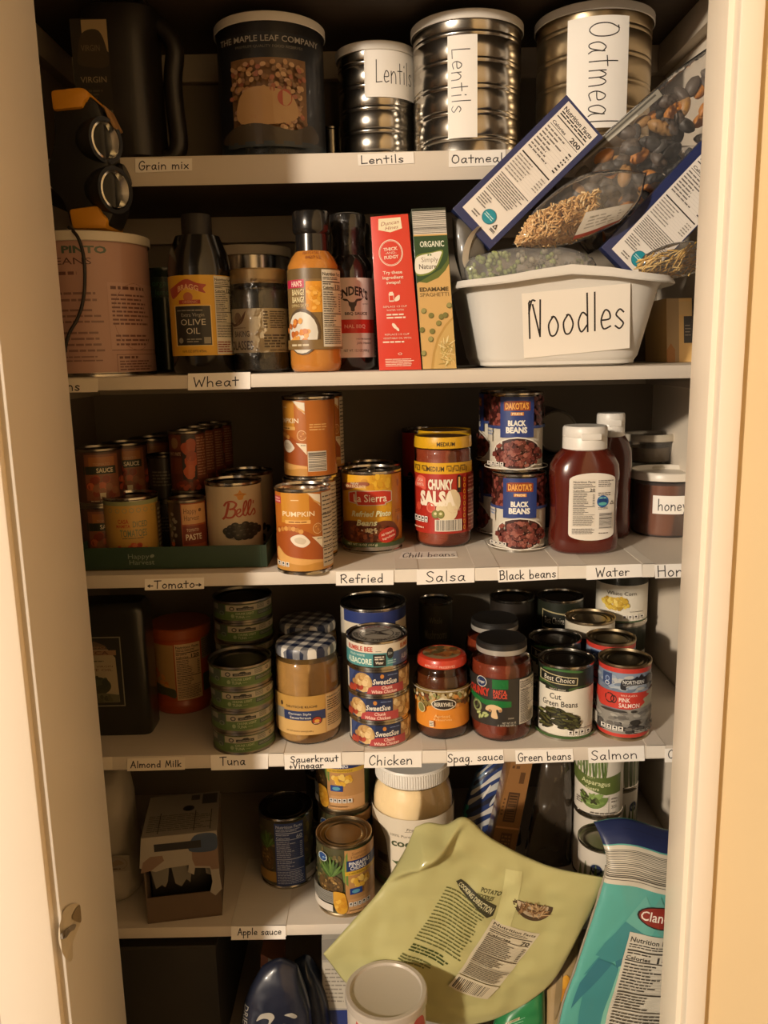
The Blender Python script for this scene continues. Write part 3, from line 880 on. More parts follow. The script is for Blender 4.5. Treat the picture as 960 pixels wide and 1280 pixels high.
# orange sauce bottle
cx, cy, r, h = spot(360, 424, 463, S2, 260, Y=.045)
pr = [(0, .001), (r * .88, .001), (r * .97, .005), (r, .012), (r, h * .72), (r * .97, h * .78), (r * .85, h * .85), (r * .55, h * .925), (r * .5, h * .935)]
t = thing('sauce_bottle', 'tan orange dipping sauce bottle with black capped neck', 'bottle', (cx, cy, S2))
hb = h * .745
pr = [(0, .001), (r * .88, .001), (r * .97, .005), (r, .012), (r, hb * .82), (r * .97, hb * .9), (r * .82, hb * .97), (r * .64, hb * 1.02), (r * .6, hb * 1.05)]
part_lathe('body', pr, mat('#bf7d34', .22, coat=.8, vary=.06, scale=50), t, 56, 60)
part_lathe('cap', [(r * .62, hb * .995), (r * .66, hb * .995), (r * .64, h * .86), (r * .72, h * .875), (r * .74, h * .89), (r * .73, h * .99), (r * .69, h), (0, h)], mat('#191716', .22, coat=.5), t, 40)
a = Art(r, h * .50)
a.full(0, 1, '#7d6238').full(.87, 1, '#6a5430')
a.rect(-.98, .765, -.36, .865, '#b8264a').text('HAN\'S', -.66, .815, .065, '#f0d0c0', w=.52, bold=.03)
a.rect(-.3, .46, .35, .84, '#d99222').blobs(.02, .65, .28, .16, 30, ['#e0a030', '#d08a1c', '#e8b050'], .1)
a.text('BANG!', -.6, .71, .07, '#ead9a8', w=.55, bold=.02).text('BANG!', -.6, .62, .07, '#ead9a8', w=.55, bold=.02).text('DIPPING SAUCE', -.55, .545, .035, '#d9c48c', w=.75)
a.ell(-.5, .22, .72, .29, '#57452f').ell(-.52, .21, .66, .26, '#d8d2c4')
a.blobs(-.62, .2, .4, .19, 26, ['#c8742c', '#b8642a', '#d88a3c', '#e0a050'], .12, .8)
a.full(0, .12, '#7d6238').rows(-.85, .04, -.2, .07, 1, '#cfc0a0', .8)
a.nut(.3, .03, .97, .98, '130', '#d8d0bd')
a.wrap('label', r + .0003, h * .145, t)
a = Art(r * .9, .012); a.text('BEST BY 2 MAY', .0, .7, .35, '#7a3a20', w=.85).text('0427 L2', .1, .2, .3, '#7a3a20', w=.7)
a.bm
b, m = a.bm(lambda u, v, n: Vector(((r * (.865 - .008 / r * (v / .012)) + .001 + n) * math.sin(u / (r * .9)), -(r * (.905 - .14 * (v / .012)) + .0006 + n) * math.cos(u / (r * .9)), hb * .94 + v)), du=.004)
finish('date_print', b, m, t)

# bottle hidden behind
cx, cy, r, h = spot(407, 468, None, S2, 276, Y=.175)
t = thing('sauce_bottle', 'dark capped bottle standing behind the barbecue sauce', 'bottle', (cx, cy, S2))
part_lathe('body', [(0, .001), (r, .004), (r, h * .6), (r * .6, h * .76), (r * .55, h * .8)], mat('#4a3018', .15, coat=.8), t)
part_lathe('cap', [(r * .6, h * .78), (r * .82, h * .785), (r * .82, h * .985), (r * .76, h), (0, h)], mat('#161514', .35), t, 36, flute=.0005)

# barbecue sauce bottle
cx, cy, r, h = spot(405, 468, 461, S2, 263, Y=.098)
t = thing('sauce_bottle', 'barbecue sauce bottle with white bull head label and shrink wrapped cap', 'bottle', (cx, cy, S2))
part_lathe('body', [(0, .001), (r * .9, .001), (r, .006), (r, h * .63), (r * .95, h * .68), (r * .75, h * .73), (r * .62, h * .76)], mat('#1a1512', .1, coat=1), t, 56, 60)
b = bmesh.new()
lathe(b, [(r * .74, h * .725), (r * .68, h * .76), (r * .66, h * .86), (r * .7, h * .88), (r * .72, h * .9), (r * .71, h * .985), (r * .66, h), (0, h)], 40)
for v in b.verts:
    q = Vector((v.co.x, v.co.y, 0))
    if q.length > .005 and v.co.z < h * .99: v.co += q.normalized() * .0012 * noise.noise(v.co * 160)
finish('wrapped_cap', b, mat('#1b1a19', .18, coat=1, bump=.9, scale=120), t, 0)
a = Art(r, h * .505)
WH = '#e8e2d8'
a.full(0, 1, WH)
a.text("ENDER'S", .16, .84, .105, '#2c2826', w=1.25, bold=.035, arc=.075)
k = '#3a3532'
a.curve([(-.28, .74), (-.1, .735), (.02, .70), (.18, .70), (.28, .735), (.5, .745), (.58, .775), (.45, .72), (.3, .705), (.26, .66), (.2, .63), (.18, .585), (.06, .585), (.03, .63), (-.03, .66), (-.06, .705), (-.2, .715)], k)
a.text('QUALITY', .62, .675, .014, k, w=.3).text('BBQ SAUCE', .26, .555, .036, k, w=.92, bold=.02)
a.full(.31, .48, '#d0382c').text('NAL BBQ', .2, .395, .045, '#f0b8a8', w=.85, bold=.02)
a.text('MASTER BLENDED', .55, .235, .018, k, w=.7).text('John Henders', .55, .185, .03, '#6d6762', w=.7, shear=.3)
a.text('NET WT. 15.3 OZ (434 g)', .25, .09, .032, k, w=1.05)
a.rect(.93, .02, 1.9, .98, '#8c857a').rows(.95, .05, 1.6, .95, 22, '#3a3532', .4)
a.wrap('label', r + .0003, h * .085, t)

# carton helper ------------------------------------------------------------
def carton(name, label, cat, q, Y, depth, m, group=None, bevel=.0006):
    """q = bl, br, tr, tl photo corners of the front face; stands at depth Y"""
    pts = quadpx(q, Y)
    t = thing(name, label, cat, (pts[0] + pts[1]) / 2, 0, group)
    o = Vector(t.location)
    loc = [p - o for p in pts]
    b = bmesh.new()
    vf = [b.verts.new(p) for p in loc]; vb = [b.verts.new(p + Vector((0, depth, 0))) for p in loc]
    b.faces.new(vf); b.faces.new(list(reversed(vb)))
    for i in range(4):
        j = (i + 1) % 4; b.faces.new((vf[j], vf[i], vb[i], vb[j]))
    bmesh.ops.recalc_face_normals(b, faces=b.faces)
    bmesh.ops.bevel(b, geom=b.edges[:], offset=bevel, segments=2, affect='EDGES', profile=.5)
    finish('box', b, m, t)
    W = (loc[1] - loc[0]).length; H = (loc[3] - loc[0]).length
    return t, loc, W, H
RED = mat('#d4402e', .42, coat=.25)
zf = lambda x: 640 + 0
def seat(q):
    return q
Yb = .018
yb_ = lambda x, z, Y: (lambda f: f)(None)
def px_of(p):
    d = Vector(p) - CAM; z = d.dot(FW)
    return (480 + FPX * d.dot(RT) / z, 640 - FPX * d.dot(UP) / z)
# red cake box
bl = atY(474, 460, .02); br = atY(527, 458, .02)
zz = S2 + .0006
BL = px_of((bl.x, .02, zz)); BR = px_of((br.x, .02, zz))
t, loc, W, H = carton('cake_mix_box', 'narrow side of a red cake mix box standing on the second shelf', 'box', [BL, BR, (510, 267), (463, 271)], .02, .045, RED)
a = Art(W, H, False)
wh = '#f0dcc8'
a.poly([(.2, .985), (.8, .985), (.82, .915), (.5, .895), (.18, .915)], '#eadfbd')
a.text('Duncan', .5, .955, .024, '#9c4a2c', w=.5, shear=.3, rot=.06).text('Hines', .54, .925, .022, '#9c4a2c', w=.36, shear=.3, rot=.06)
a.ring(.47, .765, .32, .085, .06, wh).ring(.47, .765, .29, .077, .03, wh)
a.text('THICK', .47, .79, .02, wh, w=.38, bold=.03, rot=.04).text('-AND-', .47, .765, .015, wh, w=.3).text('FUDGY', .48, .738, .02, wh, w=.38, bold=.03, rot=.04)
for i, s_ in enumerate(('Try these', 'ingredient', 'swaps!')): a.text(s_, .48, .64 - .032 * i, .02, wh, w=(.5, .54, .36)[i], bold=.02)
def icon_cup(x, y):
    a.rect(x - .1, y - .03, x + .03, y + .025, wh).rect(x - .08, y + .025, x + .01, y + .034, wh).rect(x - .085, y - .022, x + .015, y + .01, RED)
    a.curve([(x + .05, y - .028), (x + .16, y - .02), (x + .17, y + .012), (x + .06, y - .005)], wh)
icon_cup(.44, .48)
a.text('REPLACE 1/3 CUP', .48, .418, .012, wh, w=.6).text('WATER WITH:', .48, .395, .012, wh, w=.44).rows(.25, .335, .75, .375, 2, wh, .5)
a.ell(.43, .29, .08, .012, wh, -.9).ell(.5, .27, .06, .009, wh, -.9).text('REPLACE 1/3 CUP', .48, .235, .012, wh, w=.6).text('VEGETABLE OIL WITH:', .48, .21, .012, wh, w=.7).rows(.12, .178, .88, .192, 1, wh, .7)
a.ring(.52, .105, .05, .008, .3, wh).rows(.15, .02, .85, .075, 5, wh, .4, .15)
a.quad('front_panel', [loc[0] + Vector((.0006, -.0002, .0006)), loc[1] + Vector((-.0006, -.0002, .0006)), loc[2] + Vector((-.0006, -.0002, -.0006)), loc[3] + Vector((.0006, -.0002, -.0006))], t)
a = Art(.045, H, False); a.rect(.0, .0, 1, 1, RED).rect(.03, .6, .5, .9, '#2c5a8c').rect(.05, .62, .4, .68, '#3a8a5a')
q = [loc[1], loc[1] + Vector((0, .045, 0)), loc[2] + Vector((0, .045, 0)), loc[2]]
a.quad('side_panel', [p + Vector((.0002, 0, 0)) for p in q], t)
# edamame spaghetti box
bl = atY(528, 457, .02); br = atY(571, 453, .02)
BL = px_of((bl.x, .02, zz)); BR = px_of((br.x, .02, zz))
TANB = mat('#cfa868', .45, coat=.2)
t, loc, W, H = carton('pasta_box', 'green and tan edamame spaghetti box beside the red box', 'box', [BL, BR, (557, 259), (514, 261)], .02, .06, mat('#2c3a26', .45, coat=.2))
a = Art(W, H, False)
a.rect(0, 0, 1, 1, TANB).rect(0, .845, 1, 1, '#d8d2c6').bars(0, .85, 1, .985, 17, '#4a4640', False).rect(0, .985, 1, 1, '#2a3024')
a.poly([(0, .555), (.3, .545), (.65, .575), (.88, .62), (1, .66), (1, .835), (0, .835)], '#5e6a2e').poly([(0, .545), (.0, .835), (1, .835), (1, .72), (.95, .68), (.75, .63), (.4, .59)], '#2f4a26')
a.curve([(0, .6), (.3, .595), (.6, .63), (.8, .7), (.83, .745), (.5, .735), (.15, .725), (.0, .695)], '#7d8a3a').curve([(0, .61), (.3, .605), (.57, .635), (.74, .7), (.79, .737), (.45, .727), (.15, .715), (.0, .69)], '#e8e4d6')
a.text('ORGANIC', .53, .785, .035, '#e4e6d4', w=.72, bold=.02).text('Simply', .43, .69, .03, '#8a7c6a', w=.5).text('Nature.', .38, .648, .03, '#5a5044', w=.56, bold=.01)
a.ell(.4, .718, .03, .005, '#4f7a3a', .7).ell(.47, .718, .03, .005, '#4f7a3a', -.7)
a.text('EDAMAME', .5, .505, .024, '#5e4c2c', w=.86, bold=.04).text('SPAGHETTI', .5, .472, .024, '#6e5a36', w=.86)
bean = ['#8a8448', '#7c7840', '#98925a']
for x, y, q in ((.15, .37, .6), (.36, .34, .2), (.66, .33, 1.2), (.57, .29, .4), (.06, .25, .8), (.36, .24, .3), (.3, .19, 1.2), (.06, .1, .9), (.92, .4, .2), (.78, .34, .7)):
    a.ell(x, y, .085, .018, '#6a6434', q).ell(x - .01, y + .003, .07, .014, rnd.choice(bean), q)
v = [(1, .33), (.75, .28), (.5, .2), (.33, .1), (.24, 0), (1, 0)]
a.poly(v, '#b8924e').poly([(1, .315), (.78, .265), (.55, .19), (.4, .1), (.32, 0), (1, 0)], '#c8a664')
for i in range(46):
    x, y = rnd.uniform(.58, .97), rnd.uniform(.02, .2)
    a.ell(x, y, .12, .0035, rnd.choice(['#d8c080', '#c2aa62', '#a8904e', '#e4d29a']), rnd.uniform(0, PI), 8)
a.quad('front_panel', [loc[0] + Vector((.0006, -.0002, .0006)), loc[1] + Vector((-.0006, -.0002, .0006)), loc[2] + Vector((-.0006, -.0002, -.0006)), loc[3] + Vector((.0006, -.0002, -.0006))], t)
# ================================================================ white dish bin with noodles
BX0, BX1 = atY(601, 456, .03).x, atY(806, 452, .03).x
RX0, RX1 = atY(566, 345, .0).x, atY(861, 340, .0).x
bx = (RX0 + RX1) / 2; bz1 = atY(700, 345, .0).z; bh = bz1 - S2
BYC = .135
t = thing('dish_bin', 'white plastic dish bin labelled Noodles full of pasta packets', 'bin', (bx, BYC, S2))
hwb, hwt = (BX1 - BX0) / 2, (RX1 - RX0) / 2
hdb, hdt = .105, .142
dxb = (BX0 + BX1) / 2 - bx
b = bmesh.new()
def rr(hw, hd, z, dx=0, e=5, seg=96, wave=0.0):
    out = []
    for i in range(seg):
        a = 2 * PI * i / seg; ca, sa = math.cos(a), math.sin(a)
        x = dx + hw * math.copysign(abs(ca) ** (2 / e), ca); y = hd * math.copysign(abs(sa) ** (2 / e), sa)
        zz = z + wave * math.exp(-((x - .005) / .072) ** 2)
        out.append(b.verts.new((x, y, zz)))
    return out
secs = []
for q in (0.0, .015, .05, .12, .5, .86):
    f = q if q > .05 else q
    hw = hwb + (hwt - .014 - hwb) * q; hd = hdb + (hdt - .014 - hdb) * q
    ins = {0.0: .018, .015: .009, .05: .003}.get(q, 0); hw -= ins; hd -= ins
    secs.append(rr(hw, hd, bh * q, dxb * (1 - q)))
secs.append(rr(hwt - .014, hdt - .014, bh * .93, 0, 5, 96, .008))
secs.append(rr(hwt - .003, hdt - .003, bh * .945, 0, 5, 96, .012))
secs.append(rr(hwt, hdt, bh * .905, 0, 5, 96, .012))
secs.append(rr(hwt + .001, hdt + .001, bh * .92, 0, 5, 96, .013))
secs.append(rr(hwt - .002, hdt - .002, bh * .985, 0, 5, 96, .015))
secs.append(rr(hwt - .012, hdt - .012, bh * .995, 0, 5, 96, .014))
for q in (.86, .5, .1, .03):
    hw = hwb + (hwt - .014 - hwb) * q - .0022; hd = hdb + (hdt - .014 - hdb) * q - .0022
    secs.append(rr(hw, hd, max(bh * q, .0025), dxb * (1 - q)))
for u, v in zip(secs, secs[1:]):
    for i in range(96):
        j = (i + 1) % 96; b.faces.new((u[i], u[j], v[j], v[i]))
b.faces.new(list(reversed(secs[0]))); b.faces.new(secs[-1])
BINP = mat('#dad6ce', .32, vary=.02, scale=6)
finish('basin', b, BINP, t, 50)
# paper sign on the sloping front
def bin_front(px, py):
    """point on the sloping front wall under a pixel"""
    y = .02
    for _ in range(20):
        p = atY(px, py, y)
        q = max(0, min(1, (p.z - S2) / bh))
        y = BYC - (hdb + (hdt - .014 - hdb) * q) - .0012
    return atY(px, py, y) - Vector((bx, BYC, S2))
q = [bin_front(*p) for p in ((655, 448), (787, 435), (788, 354), (652, 367))]
a = Art((q[1] - q[0]).length, (q[3] - q[0]).length, False)
a.rect(0, 0, 1, 1, '#f0e9dd')
a.hand('Noodles', .5, .61, .58, '#1b1718', .9, .0021, 0, .22)
o = a.quad('paper_sign', q, t, .0004)

# ---- blue pasta boxes leaning out of the bin
NAVY = mat('#27315e', .4, coat=.3, vary=.08, scale=30)
def leaning_box(label, quad, Ys, depth, art_fn, inset):
    """quad: photo corners bl, br, tr, tl of the printed side; Ys: depth of each"""
    pts = [atY(x, y, Y) for (x, y), Y in zip(quad, Ys)]
    o = sum(pts, Vector()) / 4
    ex = ((pts[1] - pts[0]) + (pts[2] - pts[3])).normalized()
    ey = ((pts[3] - pts[0]) + (pts[2] - pts[1]))
    ey = (ey - ex * ey.dot(ex)).normalized()
    ez = ex.cross(ey)
    W = ((pts[1] - pts[0]).length + (pts[2] - pts[3]).length) / 2
    H = ((pts[3] - pts[0]).length + (pts[2] - pts[1]).length) / 2
    t = thing('pasta_box', label, 'box', (0, 0, 0))
    M = Matrix((ex, ey, ez)).transposed().to_4x4(); M.translation = o
    t.matrix_world = M
    b = bmesh.new(); box(b, -W/2, W/2, -H/2, H/2, -depth, 0, bevel=.0007)
    finish('box', b, NAVY, t)
    a = Art(W, H, False); art_fn(a, inset)
    a.quad('side_panel', [(-W/2 + .0005, -H/2 + .0005, .0002), (W/2 - .0005, -H/2 + .0005, .0002), (W/2 - .0005, H/2 - .0005, .0002), (-W/2 + .0005, H/2 - .0005, .0002)], t)
    return t
def nutri_side(a, ins):
    x0, x1, y0, y1 = ins
    BGp = '#e6dfd6'
    a.rect(0, 0, 1, 1, NAVY).rect(x0, y0, x1, y1, BGp)
    f = lambda u: x0 + (x1 - x0) * u
    g = lambda v: y0 + (y1 - y0) * v
    k = '#2b2624'
    a.text('Nutrition Facts', f(.5), g(.955), .028, k, w=(x1 - x0) * .9, bold=.025)
    a.rows(f(.06), g(.9), f(.95), g(.935), 2, k, .55, .1, .02).rect(f(.05), g(.88), f(.95), g(.888), k)
    a.text('Calories', f(.06), g(.84), .02, k, w=(x1 - x0) * .42, bold=.02, al='l').text('200', f(.94), g(.845), .03, k, w=(x1 - x0) * .3, bold=.03, al='r')
    a.rect(f(.05), g(.815), f(.95), g(.819), k).rows(f(.05), g(.6), f(.7), g(.805), 8, '#6b645e', .4, .5, .02)
    for i in range(9): a.rect(f(.05), g(.6 + i * .024), f(.95), g(.6008 + i * .024), '#a39b92')
    a.rows(f(.84), g(.6), f(.94), g(.78), 7, k, .4, .0, .01).rect(f(.05), g(.55), f(.95), g(.56), k)
    a.rows(f(.05), g(.38), f(.6), g(.54), 7, '#8a827a', .35, .3, .02).rows(f(.8), g(.42), f(.94), g(.53), 5, '#8a827a', .35, .0, .01)
    for i in range(8): a.rect(f(.05), g(.385 + i * .021), f(.95), g(.3857 + i * .021), '#b3aba2')
    a.rect(f(.05), g(.352), f(.95), g(.357), k).rows(f(.06), g(.2), f(.94), g(.345), 9, '#5f5852', .4, .25, .02)
    a.rows(f(.08), g(.1), f(.42), g(.19), 5, '#6b645e', .4, .3, .02)
    r_ = .085 * (x1 - x0) * 2.0
    a.ell(f(.58), g(.09), r_, r_ * a.sx / a.sy, '#1f8fa0').rows(f(.45), g(.075), f(.7), g(.105), 2, '#bfe0e0', .4, .1, .02).ring(f(.58), g(.09), r_, r_ * a.sx / a.sy, .1, '#1b7484')
    a.poly([(f(.78), g(.06)), (f(.84), g(.095)), (f(.9), g(.06))], k).poly([(f(.82), g(.067)), (f(.84), g(.08)), (f(.865), g(.067))], BGp).rows(f(.78), g(.03), f(.92), g(.05), 2, k, .6, 0, .02)
    a.rows(f(.2), g(.02), f(.42), g(.06), 2, '#6b645e', .4, .2, .02)
leaning_box('blue pasta box leaning high out of the bin against the top shelf', [(567, 262), (612, 312), (755, 172), (707, 117)], (.034, .034, .044, .044), .017, nutri_side, (.10, .90, .05, .985))
leaning_box('blue pasta box lying low at the right side of the bin', [(747, 305), (795, 352), (932, 232), (884, 178)], (.036, .036, .040, .040), .017, nutri_side, (.15, .985, .04, .985))

# ---- clear bags: closed pillow surfaces of thin film
def coons(top, right, bottom, left):
    """edge curves as lists of Vectors; top/bottom left->right, left/right bottom->top"""
    def ev(c, t):
        k = t * (len(c) - 1); i = min(int(k), len(c) - 2); f = k - i
        return c[i] * (1 - f) + c[i + 1] * f
    def S(u, v):
        B, T_, L_, R_ = ev(bottom, u), ev(top, u), ev(left, v), ev(right, v)
        c00, c10, c01, c11 = bottom[0], bottom[-1], top[0], top[-1]
        return B * (1 - v) + T_ * v + L_ * (1 - u) + R_ * u - (c00 * (1-u) * (1-v) + c10 * u * (1-v) + c01 * (1-u) * v + c11 * u * v)
    return S
def edge(pts, Y, n=5):
    """pixel polyline -> smooth world curve; Y a number, or a list of depths"""
    w_ = [atY(x, y, Y[i] if isinstance(Y, (list, tuple)) else Y) for i, (x, y) in enumerate(pts)]
    return catmull(w_, n) if len(w_) > 2 else w_
def pillow(name, S, N, th, m, parent, nu=36, nv=36, wr=.0, ws=30, seed=0, back=1.0):
    """front(u,v) = S + N*th(u,v) + wrinkles, back = S - N*th*back; returns front fn"""
    off = Vector((seed * 7.3, seed * 3.1, 0))
    def edgef(u, v): return min(1, 6 * min(u, 1 - u, v, 1 - v))
    def front(u, v):
        p = S(u, v); e = edgef(u, v)
        k = noise.noise(p * ws + off) + .5 * noise.noise(p * ws * 2.3 + off)
        return p + N * (th(u, v) + wr * k * (.35 + .65 * e) )
    def rear(u, v):
        p = S(u, v)
        e = edgef(u, v)
        return p - N * (th(u, v) * back + wr * e * noise.noise(p * ws + off * 2 + Vector((9, 9, 9))))
    b = bmesh.new()
    G = [[b.verts.new(front(i / nu, j / nv)) for j in range(nv + 1)] for i in range(nu + 1)]
    R_ = [[G[i][j] if i in (0, nu) or j in (0, nv) else b.verts.new(rear(i / nu, j / nv)) for j in range(nv + 1)] for i in range(nu + 1)]
    for i in range(nu):
        for j in range(nv):
            b.faces.new((G[i][j], G[i+1][j], G[i+1][j+1], G[i][j+1]))
            try: b.faces.new((R_[i][j], R_[i][j+1], R_[i+1][j+1], R_[i+1][j]))
            except ValueError: pass
    gp = [[front(i / nu, j / nv) for j in range(nv + 1)] for i in range(nu + 1)]
    def grid(u, v):
        x, y = max(0, min(.9999, u)) * nu, max(0, min(.9999, v)) * nv
        i, j = int(x), int(y); x -= i; y -= j
        return (gp[i][j] * (1-x) + gp[i+1][j] * x) * (1-y) + (gp[i][j+1] * (1-x) + gp[i+1][j+1] * x) * y
    o = finish(name, b, m, parent, 0)
    return o, grid
def dome(h, p=.5):
    return lambda u, v: h * (max(0, 4 * u * (1 - u)) ** p) * (max(0, 4 * v * (1 - v)) ** p)
NV = Vector((0, -1, .1)).normalized()
CLEAR = film('clear_bag', (.99, .98, .97), .0, .10, .9, 26, .05)
HAZY = film('hazy_bag', (.95, .94, .92), .01, .16, .8, 26, .16)

# big bag of three-colour shells, leaning on the right wall
def shells_bag():
    t = thing('pasta_bag', 'large clear bag of dark and orange shell pasta leaning out of the bin', 'bag', (0, 0, 0))
    S = coons(edge([(690, 228), (735, 186), (790, 136), (850, 84), (905, 46)], .083),
              edge([(985, 130), (960, 90), (905, 46)], .083),
              edge([(735, 318), (800, 285), (880, 225), (985, 130)], .083),
              edge([(735, 318), (702, 275), (690, 228)], .083))
    N_ = Vector((-.1, -1, .15)).normalized()
    o, fr = pillow('film', S, N_, dome(.018, .45), CLEAR, t, 40, 24, .003, 30, 1)
    # seal strip along the top edge
    a = Art(1, 1, False)
    a.rect(.12, .86, .62, .955, '#8f8a7e').rect(.13, .9, .6, .925, '#57534b').rect(.2, .865, .5, .885, '#b5b0a4')
    bm_, mm = a.bm(lambda u, v, n: fr(u, v) + N_ * (n + .0006), .04, .05)
    finish('seal_label', bm_, mm, t, 0)
    # the shells
    b = bmesh.new()
    cols = [mat('#4a4744', .5), mat('#c07e36', .5), mat('#5a5048', .5), mat('#a07a48', .5)]
    R2 = random.Random(5)
    for k in range(150):
        u, v = R2.uniform(.06, .9), R2.uniform(.1, .82)
        base = S(u, v); d = dome(.020, .45)(u, v) - .008
        c = base + N_ * R2.uniform(-d, d) if k % 2 else base + N_ * d * .8
        A = R2.uniform(.011, .0155); wv = A * .62
        rot = Matrix.Rotation(R2.uniform(0, 2 * PI), 3, N_) @ Matrix.Rotation(R2.uniform(-.7, .7), 3, Vector((1, 0, 0)))
        mi = R2.choices([0, 1, 2, 3], [.5, .2, .25, .12])[0]
        nu, nv = 7, 6
        gr = []
        for i in range(nu + 1):
            s = -1 + 2 * i / nu
            w_ = wv * math.sqrt(max(0, 1 - s * s * .97))
            row = []
            for j in range(nv + 1):
                q = -1.9 + 3.8 * j / nv
                row.append(b.verts.new(c + rot @ Vector((A * s, -w_ * math.cos(q) * .8, w_ * math.sin(q)))))
            gr.append(row)
        for i in range(nu):
            for j in range(nv):
                b.faces.new((gr[i][j], gr[i+1][j], gr[i+1][j+1], gr[i][j+1])).material_index = mi
    o = finish('shell_pasta', b, cols, t, 0)
    tag(o, 'dark brown and orange shell pasta inside the large clear bag', kind='stuff')
shells_bag()

def vermicelli_bag():
    t = thing('pasta_bag', 'small clear bag of short golden noodles lying on the bin', 'bag', (0, 0, 0))
    Y = .019
    S = coons(edge([(668, 262), (700, 234), (735, 216), (775, 212), (808, 216)], Y),
              edge([(775, 278), (800, 250), (808, 216)], Y),
              edge([(640, 306), (680, 312), (730, 300), (775, 278)], Y),
              edge([(640, 306), (652, 285), (668, 262)], Y))
    o, fr = pillow('film', S, NV, dome(.016, .5), CLEAR, t, 32, 24, .0022, 40, 2)
    a = Art(1, 1, False)
    a.rect(.55, .12, .93, .42, '#b9b2a6').rect(.55, .06, .95, .12, '#8a3a2c').rows(.6, .17, .9, .36, 4, '#8b857b', .4, .2, .15)
    bm_, mm = a.bm(lambda u, v, n: fr(u, v) + NV * (n + .0005), .06, .06)
    finish('seal_label', bm_, mm, t, 0)
    b = bmesh.new(); R2 = random.Random(9)
    cols = [mat('#cfa468', .5), mat('#dcb67c', .5), mat('#efd8a8', .5)]
    for k in range(900):
        u, v = R2.uniform(.04, .62), R2.uniform(.08, .70)
        d = dome(.016, .5)(u, v) - .0035
        c = S(u, v) + NV * R2.uniform(-.3 * d, d)
        an = R2.gauss(.55, .9); l = R2.uniform(.0025, .0055)
        dx = Vector((math.cos(an), R2.uniform(-.25, .25), math.sin(an))) * l
        side = Vector((-math.sin(an), 0, math.cos(an))) * R2.uniform(-.0025, .0025)
        tube(b, [c - dx, c + side, c + dx], .0011, 5, R2.choices([0, 1, 2], [.5, .4, .12])[0])
    o = finish('short_noodles', b, cols, t, 0)
    tag(o, 'golden short cut noodles inside the small clear bag', kind='stuff')
vermicelli_bag()

def pea_bag():
    t = thing('pasta_bag', 'crumpled clear bag of green and grey pieces along the front rim of the bin', 'bag', (0, 0, 0))
    Y = .026
    S = coons(edge([(588, 322), (625, 312), (670, 306), (712, 310), (740, 322)], Y),
              edge([(742, 352), (748, 338), (740, 322)], Y),
              edge([(585, 352), (640, 360), (700, 360), (742, 352)], Y),
              edge([(585, 352), (580, 338), (588, 322)], Y))
    o, fr = pillow('film', S, NV, dome(.013, .5), HAZY, t, 36, 16, .002, 45, 3)
    b = bmesh.new(); R2 = random.Random(11)
    cols = [mat('#7d8a4e', .5), mat('#97a266', .5), mat('#7a7668', .5), mat('#a39c8a', .5)]
    for k in range(190):
        u, v = R2.uniform(.05, .93), R2.uniform(.06, .9)
        d = dome(.013, .5)(u, v) - .004
        c = S(u, v) + NV * R2.uniform(-.2 * d, d)
        r_ = R2.uniform(.003, .0046)
        g = u < .38
        bmesh.ops.create_uvsphere(b, u_segments=8, v_segments=6, radius=r_, matrix=Matrix.Translation(c) @ Matrix.Scale(.7, 4, Vector((R2.random(), R2.random(), R2.random())).normalized()))
        mi = R2.choice([0, 1, 1]) if (g or R2.random() < .25) else R2.choice([2, 3, 2])
        for f in b.faces[-48:]: f.material_index = mi
    o = finish('green_pasta', b, cols, t, 0)
    tag(o, 'pale green and grey pasta pieces inside the crumpled clear bag', kind='stuff')
pea_bag()
# white folded packet end at the left of the bin
def tagbag():
    t = thing('plastic_packet', 'dark clear packet with white folded edge at the left end of the bin', 'packet', (0, 0, 0))
    Y = .045
    S = coons(edge([(565, 272), (582, 276), (603, 300)], Y), edge([(606, 352), (610, 325), (603, 300)], Y),
              edge([(577, 350), (590, 352), (606, 352)], Y), edge([(577, 350), (568, 318), (565, 272)], Y))
    pillow('film', S, NV, dome(.012, .5), mat('#57524a', .45, coat=.1, bump=.5, scale=50), t, 20, 24, .002, 50, 4)
    b = bmesh.new()
    c = catmull([atY(x, y, .026) for x, y in ((597, 283), (588, 292), (581, 306), (578, 324), (583, 338), (596, 352))], 6)
    vf = []
    for i, p in enumerate(c):
        w_ = .0045 + .004 * math.sin(PI * i / (len(c) - 1))
        vf.append((b.verts.new(p), b.verts.new(p + Vector((w_, .006, .001))), b.verts.new(p + Vector((w_, .0075, .001))), b.verts.new(p + Vector((0, .0012, 0)))))
    for u, v in zip(vf, vf[1:]):
        for k in range(4): b.faces.new((u[k], u[(k+1) % 4], v[(k+1) % 4], v[k]))
    finish('folded_edge', b, mat('#d8d0c2', .5), t)
tagbag()
def noodle_bag():
    t = thing('pasta_bag', 'small clear bag of yellow straw noodles at the right end of the bin', 'bag', (0, 0, 0))
    Y = .022
    S = coons(edge([(806, 318), (835, 305), (868, 300)], Y), edge([(872, 340), (874, 320), (868, 300)], Y),
              edge([(800, 345), (835, 350), (872, 340)], Y), edge([(800, 345), (798, 330), (806, 318)], Y))
    pillow('film', S, NV, dome(.011, .5), CLEAR, t, 24, 16, .002, 50, 6)
    b = bmesh.new(); R2 = random.Random(21)
    cols = [mat('#c9a04e', .5), mat('#d9bb78', .5)]
    for k in range(90):
        u, v = R2.uniform(.08, .9), R2.uniform(.1, .75)
        d = dome(.011, .5)(u, v) - .003
        c = S(u, v) + NV * R2.uniform(0, d)
        an = R2.gauss(.5, .5); l = R2.uniform(.006, .013)
        dx = Vector((math.cos(an), R2.uniform(-.1, .1), math.sin(an))) * l
        tube(b, [c - dx, c + Vector((0, 0, .001)), c + dx], .0009, 5, k % 2)
    o = finish('straw_noodles', b, cols, t, 0)
    tag(o, 'yellow straw noodles inside the small clear bag at the right', kind='stuff')
noodle_bag()
